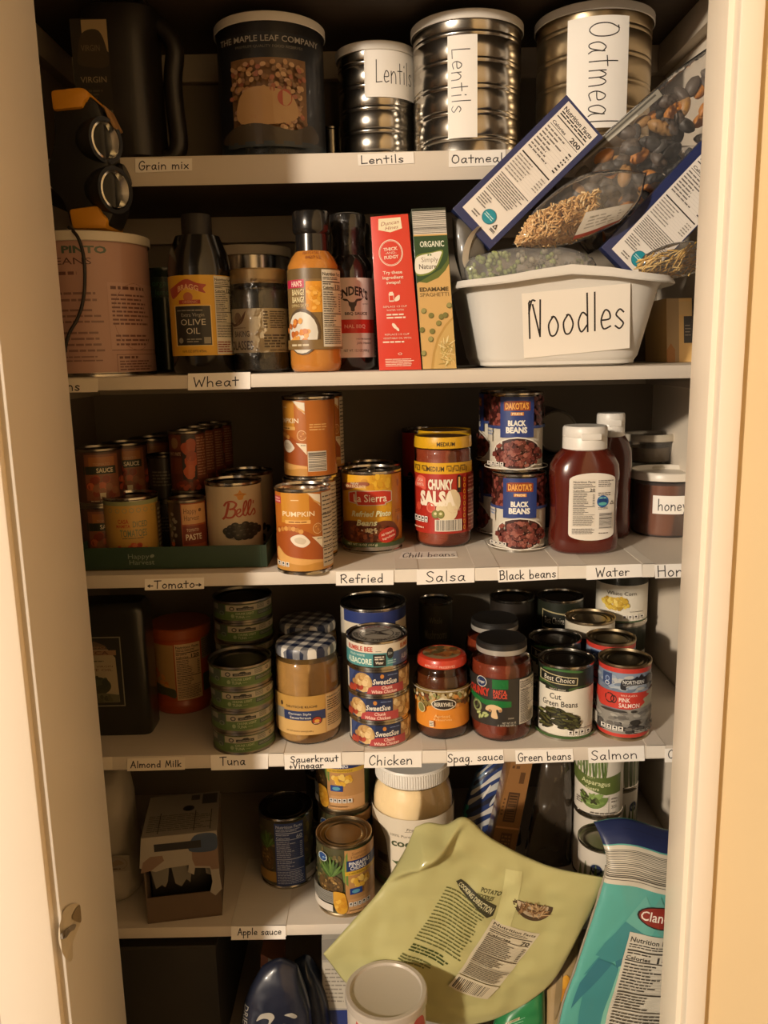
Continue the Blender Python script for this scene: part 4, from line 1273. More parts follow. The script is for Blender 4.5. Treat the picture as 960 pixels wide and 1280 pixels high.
# small tan box at the right end of the shelf
t, loc, W, H = carton('food_box', 'small tan food box with black label behind the right end of the bin', 'box', [px_of((atY(834, 446, .17).x, .17, zz)), px_of((atY(885, 446, .17).x, .17, zz)), (884, 372), (833, 373)], .17, .1, mat('#c9a468', .5))
a = Art(W, H, False)
a.rect(0, 0, 1, 1, '#a88a5c').rect(.3, 0, 1, 1, '#dcb470').rect(.42, .3, .62, .72, '#2f2a26').rows(.45, .4, .6, .6, 4, '#8c8274', .3).poly([(.0, .0), (.2, .0), (.2, .2), (.1, .3), (0, .2)], '#a8702f').rect(.62, 0, .68, 1, '#3b3026').rect(.3, .74, .62, .95, '#d6b478')
a.quad('front_panel', [p + Vector((0, -.0002, 0)) for p in loc], t)
# ================================================================ third shelf
def wrapcan(label, q, artfn, cat='can', group=None, lid='ring', lidmat=None, tin=TIN, lab0=.005, lab1=.005, turn=0, dz=0, Y=None):
    cx, cy, r, h = spot(*q, Y=Y)
    a = cyl_art(r, h - lab0 - lab1) if artfn else None
    if artfn: artfn(a)
    return can('food_can', label, cat, (cx, cy, q[3] + dz), r, h, a, turn, group, tin, lid, lidmat, lab0, lab1), cx, cy, r, h
DARKLID = mat('#5d564c', .3, 1.0, vary=.1, scale=50)

# ---- green carton tray
TY0, TY1 = .022, .235
tl = atY(92, 690, TY0); tr = atY(333, 681, TY0); bl = atY(95, 722, TY0)
t = thing('carton_tray', 'low dark green carton tray holding tomato and olive cans', 'tray', ((tl.x + tr.x) / 2, (TY0 + TY1) / 2, S3))
hw, hd, hh = (tr.x - tl.x) / 2, (TY1 - TY0) / 2, tr.z - S3
GREENC = mat('#2a4130', .55, vary=.08, scale=20)
CARD = mat('#8f7d60', .8)
b = bmesh.new(); box(b, -hw, hw, -hd, hd, .0004, .002); finish('base', b, CARD, t)
for nm, q in (('front_wall', (-hw, hw, -hd, -hd + .002)), ('back_wall', (-hw, hw, hd - .002, hd)), ('side_wall', (-hw, -hw + .002, -hd + .0021, hd - .0021)), ('side_wall', (hw - .002, hw, -hd + .0021, hd - .0021))):
    b = bmesh.new(); box(b, *q, .0006, hh, bevel=.0005); f = finish(nm, b, GREENC, t)
    if nm == 'front_wall':
        a = Art(2 * hw, hh, False)
        a.text('Happy', .335, .62, .21, '#7d8878', w=.11).text('Harvest', .35, .36, .21, '#7d8878', w=.13).ell(.405, .62, .012, .07, '#7d8878', .5)
        a.rect(.965, .02, .97, .98, '#354f38')
        a.quad('print', [(-hw, -hd - .0003, 0), (hw, -hd - .0003, 0), (hw, -hd - .0003, hh), (-hw, -hd - .0003, hh)], f)
ZT = S3 + .0021
ORD = ['front', 'second', 'third', 'fourth', 'fifth']
# tomato sauce cans
def art_sauce(a):
    a.full(0, 1, '#4a2f22').rect(-.75, .05, .62, .95, '#7c4a30').rect(-.6, .55, .45, .9, '#98602f')
    a.rect(-.8, .56, .5, .72, '#262c22').text('TOMATO', -.1, .76, .05, '#b08a60', w=.7).text('SAUCE', .02, .64, .085, '#cfc3a4', w=.72, bold=.02)
    a.blobs(-.1, .3, .6, .22, 22, ['#9c4428', '#b05a34', '#7d3420', '#8a5a3a'], .17, 1)
    a.blobs(.85, .4, .2, .4, 14, ['#9c4428', '#b05a34', '#7d3420'], .14, 1).rect(-.25, .08, -.02, .2, '#cdbf9e').rows(-.6, .02, .3, .06, 1, '#b09a78')
sr, sh = .0325, .078
p0 = atY(118, 600, .062 + sr)
first = None
for row in range(4):
    for lev in range(2):
        lab = '%s can of tomato sauce in the %s row at the left of the tray' % (('lower', 'upper')[lev], ORD[row])
        y = .066 + sr + row * .0665 * .78
        loc = (p0.x + row * .019 + rnd.uniform(-.001, .001) + .006, .066 + sr + row * (.0663), ZT + lev * (sh + .0004))
        if loc[1] > .34: continue
        if first is None:
            a = cyl_art(sr, sh - .008); art_sauce(a)
            first = can('food_can', lab, 'can', loc, sr, sh, a, .2, 'tomato sauce cans stacked in the tray', TIN2, 'ring', None, .004, .004)
        else: dup(first, loc, lab)
# yellow diced tomatoes
def art_diced(a):
    a.full(0, 1, '#c39a4c').full(.93, 1, '#8d9468')
    for i in range(7): a.ring(-.75 + i * .25, .85, .09, .04, .25, '#8d9468')
    a.text('CASA', -.33, .67, .07, '#b04a2c', w=.4, bold=.02).text('MAMITA', -.34, .59, .05, '#b04a2c', w=.52, bold=.02)
    a.text('DICED', .28, .62, .1, '#6f7a58', w=.55, bold=.01).text('TOMATOES', .02, .47, .12, '#6f7a58', w=1.0, bold=.01).rows(-.4, .37, .5, .4, 1, '#7a6a48')
    a.blobs(-.05, .16, .62, .14, 60, ['#b8482a', '#a03c22', '#cc5c34', '#d8784a'], .1, .8)
    a.poly([(.5, .02), (.75, .12), (.9, .3), (.95, .02)], '#8d9468').rect(.86, 0, 1.6, .92, '#5d4c38').rows(.88, .1, 1.4, .85, 10, '#b8a888')
wrapcan('yellow can of diced tomatoes at the left of the tray', (133, 200, 722, ZT, 612), art_diced, Y=.0815, lidmat=DARKLID)
# small cans of paste
def art_paste(a):
    a.full(0, 1, '#3a2a20').rect(-.25, 0, 1.0, 1, '#9a4e2c').rect(-.2, .63, .95, .97, '#c99a68')
    a.text('Happy', .25, .86, .09, '#6b4a34', w=.7).text('Harvest', .32, .74, .09, '#6b4a34', w=.82).ell(.72, .86, .1, .03, '#6b4a34', .4)
    a.rect(-.2, .28, .95, .6, '#7a3222').text('TOMATO', .33, .53, .05, '#d8c4a4', w=.66).text('PASTE', .38, .41, .1, '#e0d2b8', w=.88, bold=.02)
    a.blobs(.3, .12, .6, .12, 14, ['#a83e24', '#c45a34', '#8a2e1c'], .16, .8)
    a.blobs(-.7, .6, .2, .3, 16, ['#8a8272', '#5d5a4e', '#a49a86'], .12, .8).blobs(-.6, .17, .3, .15, 10, ['#b85034', '#c8643c'], .14, 1)
def art_paste2(a):
    a.full(0, 1, '#5a2c1c').rect(-.98, .3, -.35, .98, '#6a3420').ell(-.7, .84, .25, .1, '#8d6a48').rect(-.95, .58, -.35, .72, '#4a2018').text('TOMATO PASTE', -.75, .65, .06, '#c4a888', w=.9)
    a.rect(-.33, .2, .42, .98, '#2c2018').blobs(.05, .82, .22, .12, 4, ['#a84a24'], .3, 1).blobs(.05, .58, .3, .14, 5, ['#b85228', '#9c401e'], .3, 1).blobs(.1, .33, .3, .1, 4, ['#c05a2c'], .28, 1)
    a.rect(.44, .2, .98, .98, '#7a3e26').rows(.48, .25, .95, .95, 14, '#b08468', .45).blobs(0, .09, .8, .08, 18, ['#a84a28', '#7c3018'], .14, .8)
pr_, ph_ = .0265, .087
pf = atY(232, 660, .031 + pr_)
a = cyl_art(pr_, ph_ - .007); art_paste(a)
can('food_can', 'small can of tomato paste at the front of the tray beside the olives', 'can', (pf.x, .046 + pr_, ZT), pr_, ph_, a, -.1, 'small tomato paste cans in the tray', TIN2, 'ring', None, .0035, .0035)
first = None
for row in range(4):
    for lev in range(2):
        lab = '%s can of tomato paste in the %s row behind the front one' % (('lower', 'upper')[lev], ORD[row].replace('front', 'first'))
        q = atY(237 + row * 12, 600, .105 + pr_ + row * .0545)
        loc = (q.x, q.y, (ZT if q.y + pr_ < TY1 else S3) + lev * (ph_ + .0004))
        if row > 2: loc = (q.x, max(q.y, TY1 + pr_ + .003), S3 + lev * (ph_ + .0004))
        if first is None:
            a = cyl_art(pr_, ph_ - .007); art_paste2(a)
            first = can('food_can', lab, 'can', loc, pr_, ph_, a, 0, 'small tomato paste cans in the tray', TIN2, 'ring', None, .0035, .0035)
        else: dup(first, loc, lab)
# dark little cans between
for k, (px, lev) in enumerate(((209, 0), (209, 1))):
    q = atY(px, 640, .175)
    lab = ('dark small can low in the shade between diced tomatoes and paste', 'dark small can stacked in the shade between diced tomatoes and paste')[lev]
    if k == 0:
        a = cyl_art(.0255, .06); a.full(0, 1, '#2e2620').rows(-.7, .3, .7, .7, 5, '#6c6454', .4)
        dk = can('food_can', lab, 'can', (q.x, q.y, ZT), .0255, .068, a, 0, 'dark small cans in the tray', DARKLID, 'ring', None, .004, .004)
    else: dup(dk, (q.x, q.y, ZT + .0684), lab)
# olives
def art_olive(a):
    a.full(0, 1, '#c9b798')
    a.curve([(-.0, .86), (.15, .89), (.22, .94), (.3, .89), (.45, .86), (.35, .83), (.3, .77), (.15, .77), (.1, .83)], '#c98a30').text('MCILHENNY', .22, .86, .02, '#8a3a24', w=.34)
    R = '#a8442e'
    def st(pts, w_=.05):
        a.hand  # flowing script built from ribbons
        q = catmull([(a.U(x), y * a.sy, 0) for x, y in pts], 7)
        vs, fs = [], []
        for i, p in enumerate(q):
            tg = (q[min(i+1, len(q)-1)] - q[max(i-1, 0)]).normalized()
            n_ = Vector((-tg.y, tg.x, 0)) * w_ * a.sx / 2
            vs += [(p + n_)[:2], (p - n_)[:2]]
            if i: fs.append((2*i-2, 2*i-1, 2*i+1, 2*i))
        a.raw(vs, fs, R)
    st([(-.42, .42), (-.3, .5), (-.18, .72)], .09)
    st([(-.36, .66), (-.25, .73), (-.05, .74), (.07, .69), (-.02, .62), (-.18, .6)], .08)
    st([(-.18, .6), (.0, .6), (.03, .53), (-.08, .46), (-.25, .45), (-.33, .48)], .08)
    st([(.05, .5), (.2, .55), (.2, .6), (.1, .58), (.06, .5), (.15, .46), (.27, .5)], .06)
    st([(.27, .5), (.42, .66), (.42, .74), (.34, .68), (.3, .52), (.36, .47), (.43, .5)], .06)
    st([(.43, .5), (.58, .67), (.58, .75), (.5, .69), (.47, .52), (.53, .47), (.6, .52)], .06)
    st([(.6, .52), (.68, .58), (.72, .5), (.63, .47)], .06)
    st([(.68, .73), (.66, .67)], .05)
    a.ell(.25, .14, .66, .115, '#a89c86').ell(.25, .15, .6, .1, '#8a806e')
    for x, y in ((-.3, .2), (-.15, .25), (.0, .29), (.18, .26), (.36, .3), (.55, .27), (.7, .24), (.82, .19), (-.2, .14), (0, .17), (.22, .18), (.45, .19), (.65, .15), (.1, .1), (.32, .1), (.5, .1)):
        a.ell(x, y, .155, .07, '#16140f').ell(x, y + .004, .14, .062, '#2b2820').ell(x - .03, y + .028, .05, .014, '#4c483c')
def art_olive_up(a):
    art_olive(a)
    for i, (vs, fs, m, n) in enumerate(a.el):
        if i: a.el[i] = ([(x, y * .76 + .235 * a.sy) for x, y in vs], fs, m, n)
wrapcan('white can of black olives with red script at the right of the tray', (259, 329, 718, ZT, 594), art_olive_up, Y=.085, lidmat=DARKLID)
wrapcan('second white olive can half hidden behind the first', (276, 342, None, ZT, 583), lambda a: a.full(0, 1, '#b3a48a').blobs(.25, .2, .6, .14, 20, ['#2b2820'], .15, .5), Y=.165, lidmat=DARKLID)

# ---- pumpkin cans
def art_pumpkin(a, alt=False):
    a.full(0, 1, '#b0631c').rect(-1.2, .0, .7, 1, '#b5661e').rect(-.75, .62, .25, 1, '#c98a2e').rect(-.98, .86, -.76, .95, '#b83a4a').rows(-.97, .87, -.78, .94, 2, '#e0b0a0', .5, 0, .01)
    a.rows(-.4, .9, -.1, .92, 1, '#e8d0a0')
    a.text('PUMPKIN', -.17, .735, .062, '#f0dcb8', w=1.22, bold=.012)
    a.rect(-.62, .61, .28, .655, '#e0ac60').rows(-.5, .62, .15, .645, 1, '#8a5420', .6)
    a.poly([(.2, 1), (.64, .97), (.64, .82), (.42, .9)], '#e8dcc4').poly([(.15, 1), (.2, 1), (.42, .89), (.64, .83), (.64, .86), (.43, .91)], '#d9a45c')
    a.ring(.52, .54, .19, .068, .1, '#e8c48c').ell(.52, .54, .165, .058, '#b8702c').blobs(.52, .54, .12, .04, 8, ['#d89a50', '#a85e20'], .03)
    a.curve([(-.95, .5), (-.7, .57), (-.3, .58), (-.1, .54), (.2, .5), (.5, .42), (.66, .36), (.66, .05), (-.95, .1)], '#a2501c')
    for i in range(7): a.ell(-.85 + i * .13, .55 - .004 * (i - 3) ** 2, .09, .03, ('#d49a50', '#c08038')[i % 2])
    a.poly([(.3, .44), (.66, .43), (.66, .28), (.5, .36)], '#e6d6b8').rows(.48, .4, .64, .42, 2, '#6a5a48', .5, 0, .01)
    a.curve([(-.45, .42), (-.25, .47), (0, .47), (.2, .4), (.22, .36), (.0, .31), (-.3, .34)], '#e6dac6').curve([(-.3, .42), (-.1, .44), (.1, .4), (0, .35), (-.25, .37)], '#cfc0a8')
    a.full(0, .12, '#c28a3c').curve([(-.9, .13), (-.5, .1), (0, .08), (.4, .1), (.66, .1), (.66, .13), (0, .16), (-.6, .2), (-.9, .3)], '#d9a45c').facts(-.95, .05, -.5, .11, 3)
    if alt:
        a.rect(.66, .0, 1.6, 1, '#b0631c').rect(.68, .06, 1.06, .33, '#cfc4b0').bars(.7, .07, 1.04, .32, 12, '#4a403a', False).rows(.75, .6, 1.2, .7, 3, '#d8a868', .4)
        return a
    a.rect(.66, .03, 1.35, .99, '#cfc4b0').rows(.69, .06, 1.2, .96, 17, '#5a504a', .32).rect(.66, .7, 1.3, .712, '#3a322c').rect(.66, .27, 1.3, .28, '#3a322c')
PG = 'orange pumpkin cans on the third shelf'
t, cx, cy, r, h = wrapcan('front orange pumpkin can with pie on the label', (345, 415, 719, S3, 601), art_pumpkin, group=PG, turn=-.04)
PUMP = t
t2 = dup(PUMP, (atY(388, 650, cy + .078).x, cy + .078, S3), 'lower orange pumpkin can right behind the front one', 0, PG)
a = cyl_art(r, h - .01); art_pumpkin(a, True)
can('food_can', 'orange pumpkin can stacked on the second one under the shelf', 'can', (atY(387, 540, cy + .079).x, cy + .079, S3 + h + .0004), r, h, a, -.85, PG)
dup(PUMP, (atY(396, 650, cy + .158).x, cy + .158, S3), 'lower orange pumpkin can at the back of its row', .1, PG)
dup(PUMP, (atY(398, 540, cy + .158).x, cy + .158, S3 + h + .0004), 'upper orange pumpkin can at the back of its row', .3, PG)

# ---- refried beans
def art_refried(a):
    a.full(0, 1, '#d8a020')
    a.blobs(.3, .88, .7, .12, 26, ['#e0b030', '#c88c18', '#d09c20'], .12)
    a.rect(.66, .0, 1.5, 1, '#b97620').ell(.86, .87, .06, .05, '#8a5420').ell(.86, .35, .07, .05, '#9c6424').rows(.78, .45, .95, .5, 2, '#8a5420')
    a.curve([(-1, .86), (-.6, .9), (-.15, .91), (-.1, .86), (-.5, .83), (-1, .76)], '#8c4a2a').text('NEW', -.55, .885, .03, '#e0d8c0', w=.3).text('SABOR A EXCELENTE', -.6, .845, .035, '#e8c898', w=.9, bold=.02)
    a.poly([(-.76, .62), (-.5, .60), (-.5, .58), (.45, .58), (.45, .6), (.66, .63), (.66, .77), (.4, .79), (-.5, .79), (-.76, .76)], '#c8b8a0')
    a.poly([(-.73, .63), (-.47, .61), (-.45, .59), (.42, .59), (.42, .61), (.63, .64), (.63, .76), (.38, .78), (-.48, .78), (-.73, .75)], '#c0321f')
    a.text('La Sierra', -.06, .685, .105, '#f0e6d0', w=1.14, bold=.01)
    a.curve([(-.95, .3), (-.6, .36), (0, .33), (.4, .36), (.75, .3), (.75, .08), (-.95, .08)], '#6a3214')
    a.blobs(-.1, .2, .7, .14, 90, ['#8a4420', '#74361a', '#9c5428', '#5c2810'], .075)
    a.text('Refried Pinto', -.03, .47, .075, '#dfe2b8', w=1.3, bold=.03, shear=.25).text('Beans', -.18, .345, .08, '#dfe2b8', w=.66, bold=.03, shear=.25)
    a.blobs(-.05, .235, .3, .04, 26, ['#e0cfa8', '#cfbc94'], .035)
    a.ell(.47, .16, .32, .105, '#b82818', .3).text('All Natural', .46, .19, .032, '#f0d0b8', w=.46, rot=.3, bold=.02).text('Ingredients', .5, .135, .032, '#f0d0b8', w=.46, rot=.3, bold=.02)
    a.curve([(-1, .09), (-.6, .055), (.0, .07), (.5, .05), (.95, .07), (1, -.0), (0, .0), (-1, .0)], '#3f5230').text('NET WT 16 OZ (454 g)', -.35, .035, .03, '#cfd4b0', w=1.0, bold=.02)
wrapcan('yellow can of refried pinto beans with a red plate on its label', (428, 502, 693, S3, 580), art_refried, group='refried bean cans', lid='tab', lab0=.011)
wrapcan('refried bean can hidden behind the yellow front one', (431, 501, None, S3, 574), lambda a: a.full(0, 1, '#d8a020').full(.5, .8, '#c0321f'), group='refried bean cans', Y=.235)
# chili beans
def art_chili(a):
    a.full(0, 1, '#b02c1c').full(.0, .5, '#2c1d18').ell(-.62, .5, .17, .06, '#1d1a18').rows(-.75, .47, -.5, .52, 2, '#a08a78').ring(-.62, .5, .17, .06, .15, '#4a3a34')
wrapcan('tall dark red can of chili beans behind the salsa', (502, 555, None, S3, 533), art_chili, Y=.326, lid='nest')

# ---- salsa jars
def salsa(label, q, Y=None, g='salsa jars'):
    cx, cy, r, h = spot(*q, Y=Y)
    r *= .98
    pr = [(0, .001), (r * .9, .001), (r * .985, .006), (r, .014), (r, h * .79), (r * .985, h * .815), (r, h * .845), (r * .985, h * .88), (r * .9, h * .9), (r * .9, h * .96)]
    YL = mat('#d9a51c', .35, coat=.4)
    t = glass_jar('salsa_jar', label, 'jar', (cx, cy, S3), pr, mat('#8c3a1c', .5, vary=.25, scale=120), [(r * .95, h * .898), (r * 1.0, h * .9), (r * 1.01, h * .91), (r * 1.0, h * .965), (r * .985, h), (r * .9, h * .998), (r * .86, h * .99), (0, h * .99)], YL, h * .885, group=g)
    a = Art(r, h * .64)
    a.full(0, 1, '#ab2a1c').full(.845, 1, '#d9a51c')
    a.text('MEDIUM', -.27, .915, .065, '#3a2a14', w=.62, bold=.02)
    def key(x):
        for (x0, y0, x1, y1) in ((0, .9, .03, .96), (0, .945, .17, .965), (.14, .88, .17, .965), (.06, .88, .17, .9), (.06, .88, .09, .93)): a.rect(x + x0, y0, x + x1, y1, '#7c5c18')
    for x in (.12, .36, .58, -.95, -.72): key(x)
    for x in (.12, .36, .58): a.rect(x + .19, .87, x + .22, .94, '#7c5c18')
    W_ = '#efe2cc'
    a.curve([(-.92, .74), (-.8, .82), (-.6, .79), (-.58, .7), (-.6, .62), (-.8, .65), (-.95, .66)], '#d8604c').text('CASA', -.78, .755, .05, '#f0d8c0', w=.3).text('MAMITA', -.78, .69, .045, '#f0d8c0', w=.36)
    a.text('CHUNKY', -.1, .7, .13, W_, w=.86, bold=.05)
    a.ell(.33, .46, .28, .17, '#d8c49c').ell(.12, .33, .38, .16, '#e0cfa8')
    a.text('SALSA', -.23, .505, .185, W_, w=1.27, bold=.06)
    a.ell(-.42, .37, .16, .07, '#c84a34').ell(-.82, .38, .13, .06, '#c84a34').ring(-.42, .37, .16, .07, .25, '#d8705c')
    for x in (-.27, -.09): a.ell(x, .28, .13, .06, '#6c6a2a').ell(x, .285, .1, .045, '#8c8a44').ell(x, .29, .05, .02, '#d8d0a0')
    a.rect(.46, .62, .6, .8, '#2a1a14').ell(.53, .8, .07, .03, '#2a1a14').ell(.53, .62, .07, .03, '#2a1a14').rect(.5, .65, .56, .8, '#d9b060').rows(.45, .58, .62, .6, 1, '#2a1a14')
    a.rect(.66, .02, .74, .82, '#ab2a1c')
    for i in range(9): a.ring(.7, .08 + i * .085, .05, .03, .3, '#d9a51c')
    a.facts(-.95, .16, -.5, .245, 4).rows(-.95, .06, -.4, .1, 1, '#e0b8a0')
    a.rect(-.28, .04, .6, .205, '#e6ddcc').bars(-.25, .05, .57, .2, 24, '#2a2420').rows(.35, .33, .55, .36, 2, '#e0b8a0', .4, 0, .01)
    a.rect(.8, .02, 1.5, .82, '#8a3020').rows(.82, .05, 1.3, .8, 14, '#c88a78', .4).rect(.8, .58, 1.3, .6, '#d8c8b0').rect(.8, .24, 1.3, .255, '#d8c8b0')
    a.wrap('label', r + .0003, h * .135, t)
    part_lathe('lid_disc', [(r * .84, h * .9905), (0, h * .9905), (0, h * .993), (r * .84, h * .993)], mat('#6a4420', .35, coat=.3), t)
    b2 = Art(r * 1.012, h * .07); b2.text('MEDIUM', .1, .5, .5, '#3a2a14', w=.62, bold=.02)
    b2.wrap('lid_print', r * 1.0125, h * .905, t)
    return t, cx, cy, r, h
t, cx, cy, r, h = salsa('red jar of chunky salsa with yellow lid', (518, 590, 686, S3, 540))
dup(t, (atY(556, 600, cy + .088).x, cy + .0885, S3), 'second salsa jar hidden behind the front one')

# ---- black beans
def art_black(a):
    a.full(0, 1, '#cfc8b8').full(.56, 1, '#3d1d18')
    a.blobs(-.75, .8, .3, .2, 50, ['#5c2420', '#7a3430', '#3c1412', '#8a4a40'], .1, .8, rc=True).blobs(.8, .8, .25, .2, 40, ['#5c2420', '#6a3430', '#3c1412'], .1, .8, rc=True)
    a.full(.56, .6, '#35457c').rect(-1.3, .38, -.82, .56, '#cfc8b8').rows(-1, .46, -.8, .54, 2, '#6a84b0', .6, 0, .01)
    a.rect(-.54, .44, .6, 1, '#263a78')
    a.poly([(-.42, .81), (.48, .81), (.48, .93), (.3, .945), (-.3, .945), (-.42, .93)], '#8a3a1c').text("DAKOTA'S", .03, .875, .085, '#e0a048', w=.82, bold=.04).rect(-.18, .745, .26, .79, '#c87c30').text('PRIDE', .04, .768, .03, '#f0d8a8', w=.36, bold=.03)
    a.text('BLACK', .03, .64, .07, '#e8e4d8', w=.62, bold=.05).text('BEANS', .02, .545, .075, '#e8e4d8', w=.74, bold=.05)
    a.ell(.05, .215, .93, .235, '#dcd6c8').ell(.05, .215, .89, .215, '#3c1a16')
    a.blobs(.05, .215, .86, .195, 130, ['#7a3a30', '#662c24', '#8a463a', '#96584a', '#4a201a'], .095, .75)
    a.blobs(.05, .215, .82, .18, 26, ['#a8786a', '#8f5c4e'], .025, .6)
    a.full(0, .015, '#dcd6c8').facts(-.88, .045, -.35, .1, 4).rows(.45, .05, .8, .07, 1, '#e0d8c8')
BG_ = 'black bean cans stacked on the third shelf'
t, cx, cy, r, h = wrapcan('front lower can of black beans with blue label', (615, 682, 691, S3, 584), art_black, group=BG_)
t.rotation_euler.z = 0
dup(t, (atY(645, 530, cy + .02).x, cy + .018, S3 + h + .0004), 'upper can of black beans standing on the front lower one', 0, BG_)
for k, (lv, lab) in enumerate(((0, 'lower can of black beans in the second stack behind'), (1, 'upper can of black beans in the second stack behind'))):
    dup(t, (atY(632, 560, cy + .10).x, cy + .102, S3 + lv * (h + .0004)), lab, -PI / 2, BG_)
# two jars lying behind, round ends forward
def lying(label, px, py, rr_, Y, endm, bodym):
    p = atY(px, py, Y)
    t = thing('round_jar', label, 'jar', p)
    b = bmesh.new(); lathe(b, [(0, -.05), (rr_ * .95, -.05), (rr_, -.045), (rr_, .045), (rr_ * .97, .05)], 40)
    o = finish('body', b, bodym, t); o.rotation_euler = (PI / 2, 0, 0)
    b = bmesh.new(); lathe(b, [(rr_ * .97, .05), (rr_ * .9, .053), (rr_ * .85, .051), (0, .051)], 40)
    o = finish('end', b, endm, t); o.rotation_euler = (PI / 2, 0, 0)
    return t
q1 = atY(686, 556, .285)
rj = .0335
t = lying('dark round jar lying on its side behind the ketchup', 686, 549, rj, .285, mat('#26231e', .4, coat=.3), mat('#1e1c18', .4))
t.location.z = S3 + rj + .052
b = bmesh.new(); box(b, -.05, .05, -.045, .045, 0, .0515, bevel=.002)
t2 = thing('food_box', 'dark flat box under the two lying jars behind the ketchup', 'box', (t.location.x + .012, .285, S3))
finish('box', b, mat('#2a2620', .5, vary=.2, scale=20), t2)
b = bmesh.new(); box(b, -.0505, .0505, -.0455, -.0445, .012, .04); finish('label', b, mat('#3a362e', .5), t2)
t = lying('pale ended round jar lying on top of the dark one behind the ketchup', 687, 511, rj, .285, mat('#8d8678', .5, vary=.05), mat('#3a362e', .4))
t.location.x = t2.location.x - .010; t.location.z = S3 + 3 * rj + .053

# ---- ketchup bottles
KET = mat('#54190e', .22, coat=.7, vary=.06, scale=8)
def ketchup(label, xl, xr, yb, yt, Y=None):
    cx, cy, r, h = spot(xl, xr, yb, S3, yt, Y=Y)
    t = thing('ketchup_bottle', label, 'bottle', (cx, cy, S3), 0, 'ketchup bottles')
    d = r * .68
    hb = h * .865
    b = bmesh.new()
    loft(b, [(0, r * .78, d * .8, 2.6), (.004, r * .93, d * .95, 2.7), (h * .05, r * 1.0, d, 2.7), (h * .13, r * 1.0, d, 2.7), (h * .26, r * .955, d * .97, 2.7), (h * .4, r * .95, d * .97, 2.7), (h * .52, r * .985, d, 2.7), (h * .62, r * 1.0, d, 2.7), (h * .70, r * .98, d * .97, 2.5), (h * .77, r * .84, d * .9, 2.3), (h * .82, r * .66, d * .82, 2.1), (h * .835, r * .6, d * .8, 2)], 64)
    finish('body', b, KET, t, 50)
    part_lathe('cap', [(r * .56, h * .815), (r * .62, h * .82), (r * .64, h * .826), (r * .635, h * .91), (r * .628, h * .915), (r * .64, h * .92), (r * .635, h * .985), (r * .6, h), (0, h * 1.002)], WHITE_PL, t, 56)
    b = bmesh.new(); box(b, -r * .25, r * .32, -r * .66, -r * .6, h * .90, h * .95, bevel=.001); finish('cap_tab', b, WHITE_PL, t)
    return t, r, d, h
t, r, d, h = ketchup('front ketchup bottle with white cap and back label', 687, 772, 698, 528)
WL, HL = r * 1.34, h * .53
a = Art(WL, HL, False)
LB = '#e4dccf'
out = []
for i in range(13): out.append((1 - .5 * (1 - math.cos(PI * i / 12)), .90 + .10 * math.sin(PI * i / 12)))
for i in range(13): out.append((.5 * (1 - math.cos(PI * i / 12)), .10 - .10 * math.sin(PI * i / 12)))
a.poly([(min(.998, max(.002, x)), y) for x, y in out], LB)
a.rect(.0, .1, 1, .9, LB)
a.nut(.06, .2, .57, .91, '20', '#e0d7c8')
a.rows(.07, .1, .56, .185, 5, '#4a423c', .45, .15, .01).rows(.61, .79, .96, .9, 4, '#6b625a', .4, .3, .01).rows(.61, .66, .94, .72, 2, '#6b625a', .4, .2, .01)
a.ell(.72, .58, .13, .13 * WL / HL, '#2c5f9c').ell(.72, .585, .1, .04, '#1d3f78').ell(.72, .545, .09, .025, '#5fb0a8').rows(.64, .62, .8, .645, 1, '#8fd0c0', .6, 0, .01)
a.poly([(.88, .53), (.93, .59), (.98, .53)], '#6b625a').poly([(.905, .54), (.93, .57), (.955, .54)], LB).rows(.62, .46, .84, .5, 2, '#6b625a', .4, 0, .01)
a.rect(.64, .17, .95, .42, '#d8d0c4').bars(.65, .18, .94, .41, 16, '#2c2622', False).rows(.64, .1, .86, .12, 1, '#6b625a', .6, 0, .01)
tk = -math.atan2(t.location.x, t.location.y + 1.05)
def kfn(u, v, n):
    z = h * .12 + v
    KZ = [(.05, 1, 1), (.13, 1, 1), (.26, .955, .97), (.4, .95, .97), (.52, .985, 1), (.62, 1, 1), (.7, .98, .97)]
    zz = z / h
    for (z0_, a0_, b0_), (z1_, a1_, b1_) in zip(KZ, KZ[1:]):
        if z0_ <= zz <= z1_:
            q_ = (zz - z0_) / (z1_ - z0_); sx_, sc = a0_ + (a1_ - a0_) * q_, b0_ + (b1_ - b0_) * q_
    x = (u - WL / 2) + r * .1
    e = 2.7
    y = -d * sc * max(.02, 1 - abs(x / (r * sx_)) ** e) ** (1 / e)
    return Vector((x, y - .0008 - n, z))
bm_, mm = a.bm(kfn, .004, .012)
finish('back_label', bm_, mm, t, 0)
t2, r2, d2, h2 = ketchup('second ketchup bottle with white cap behind the front one', 736, 790, None, 514, Y=.165)

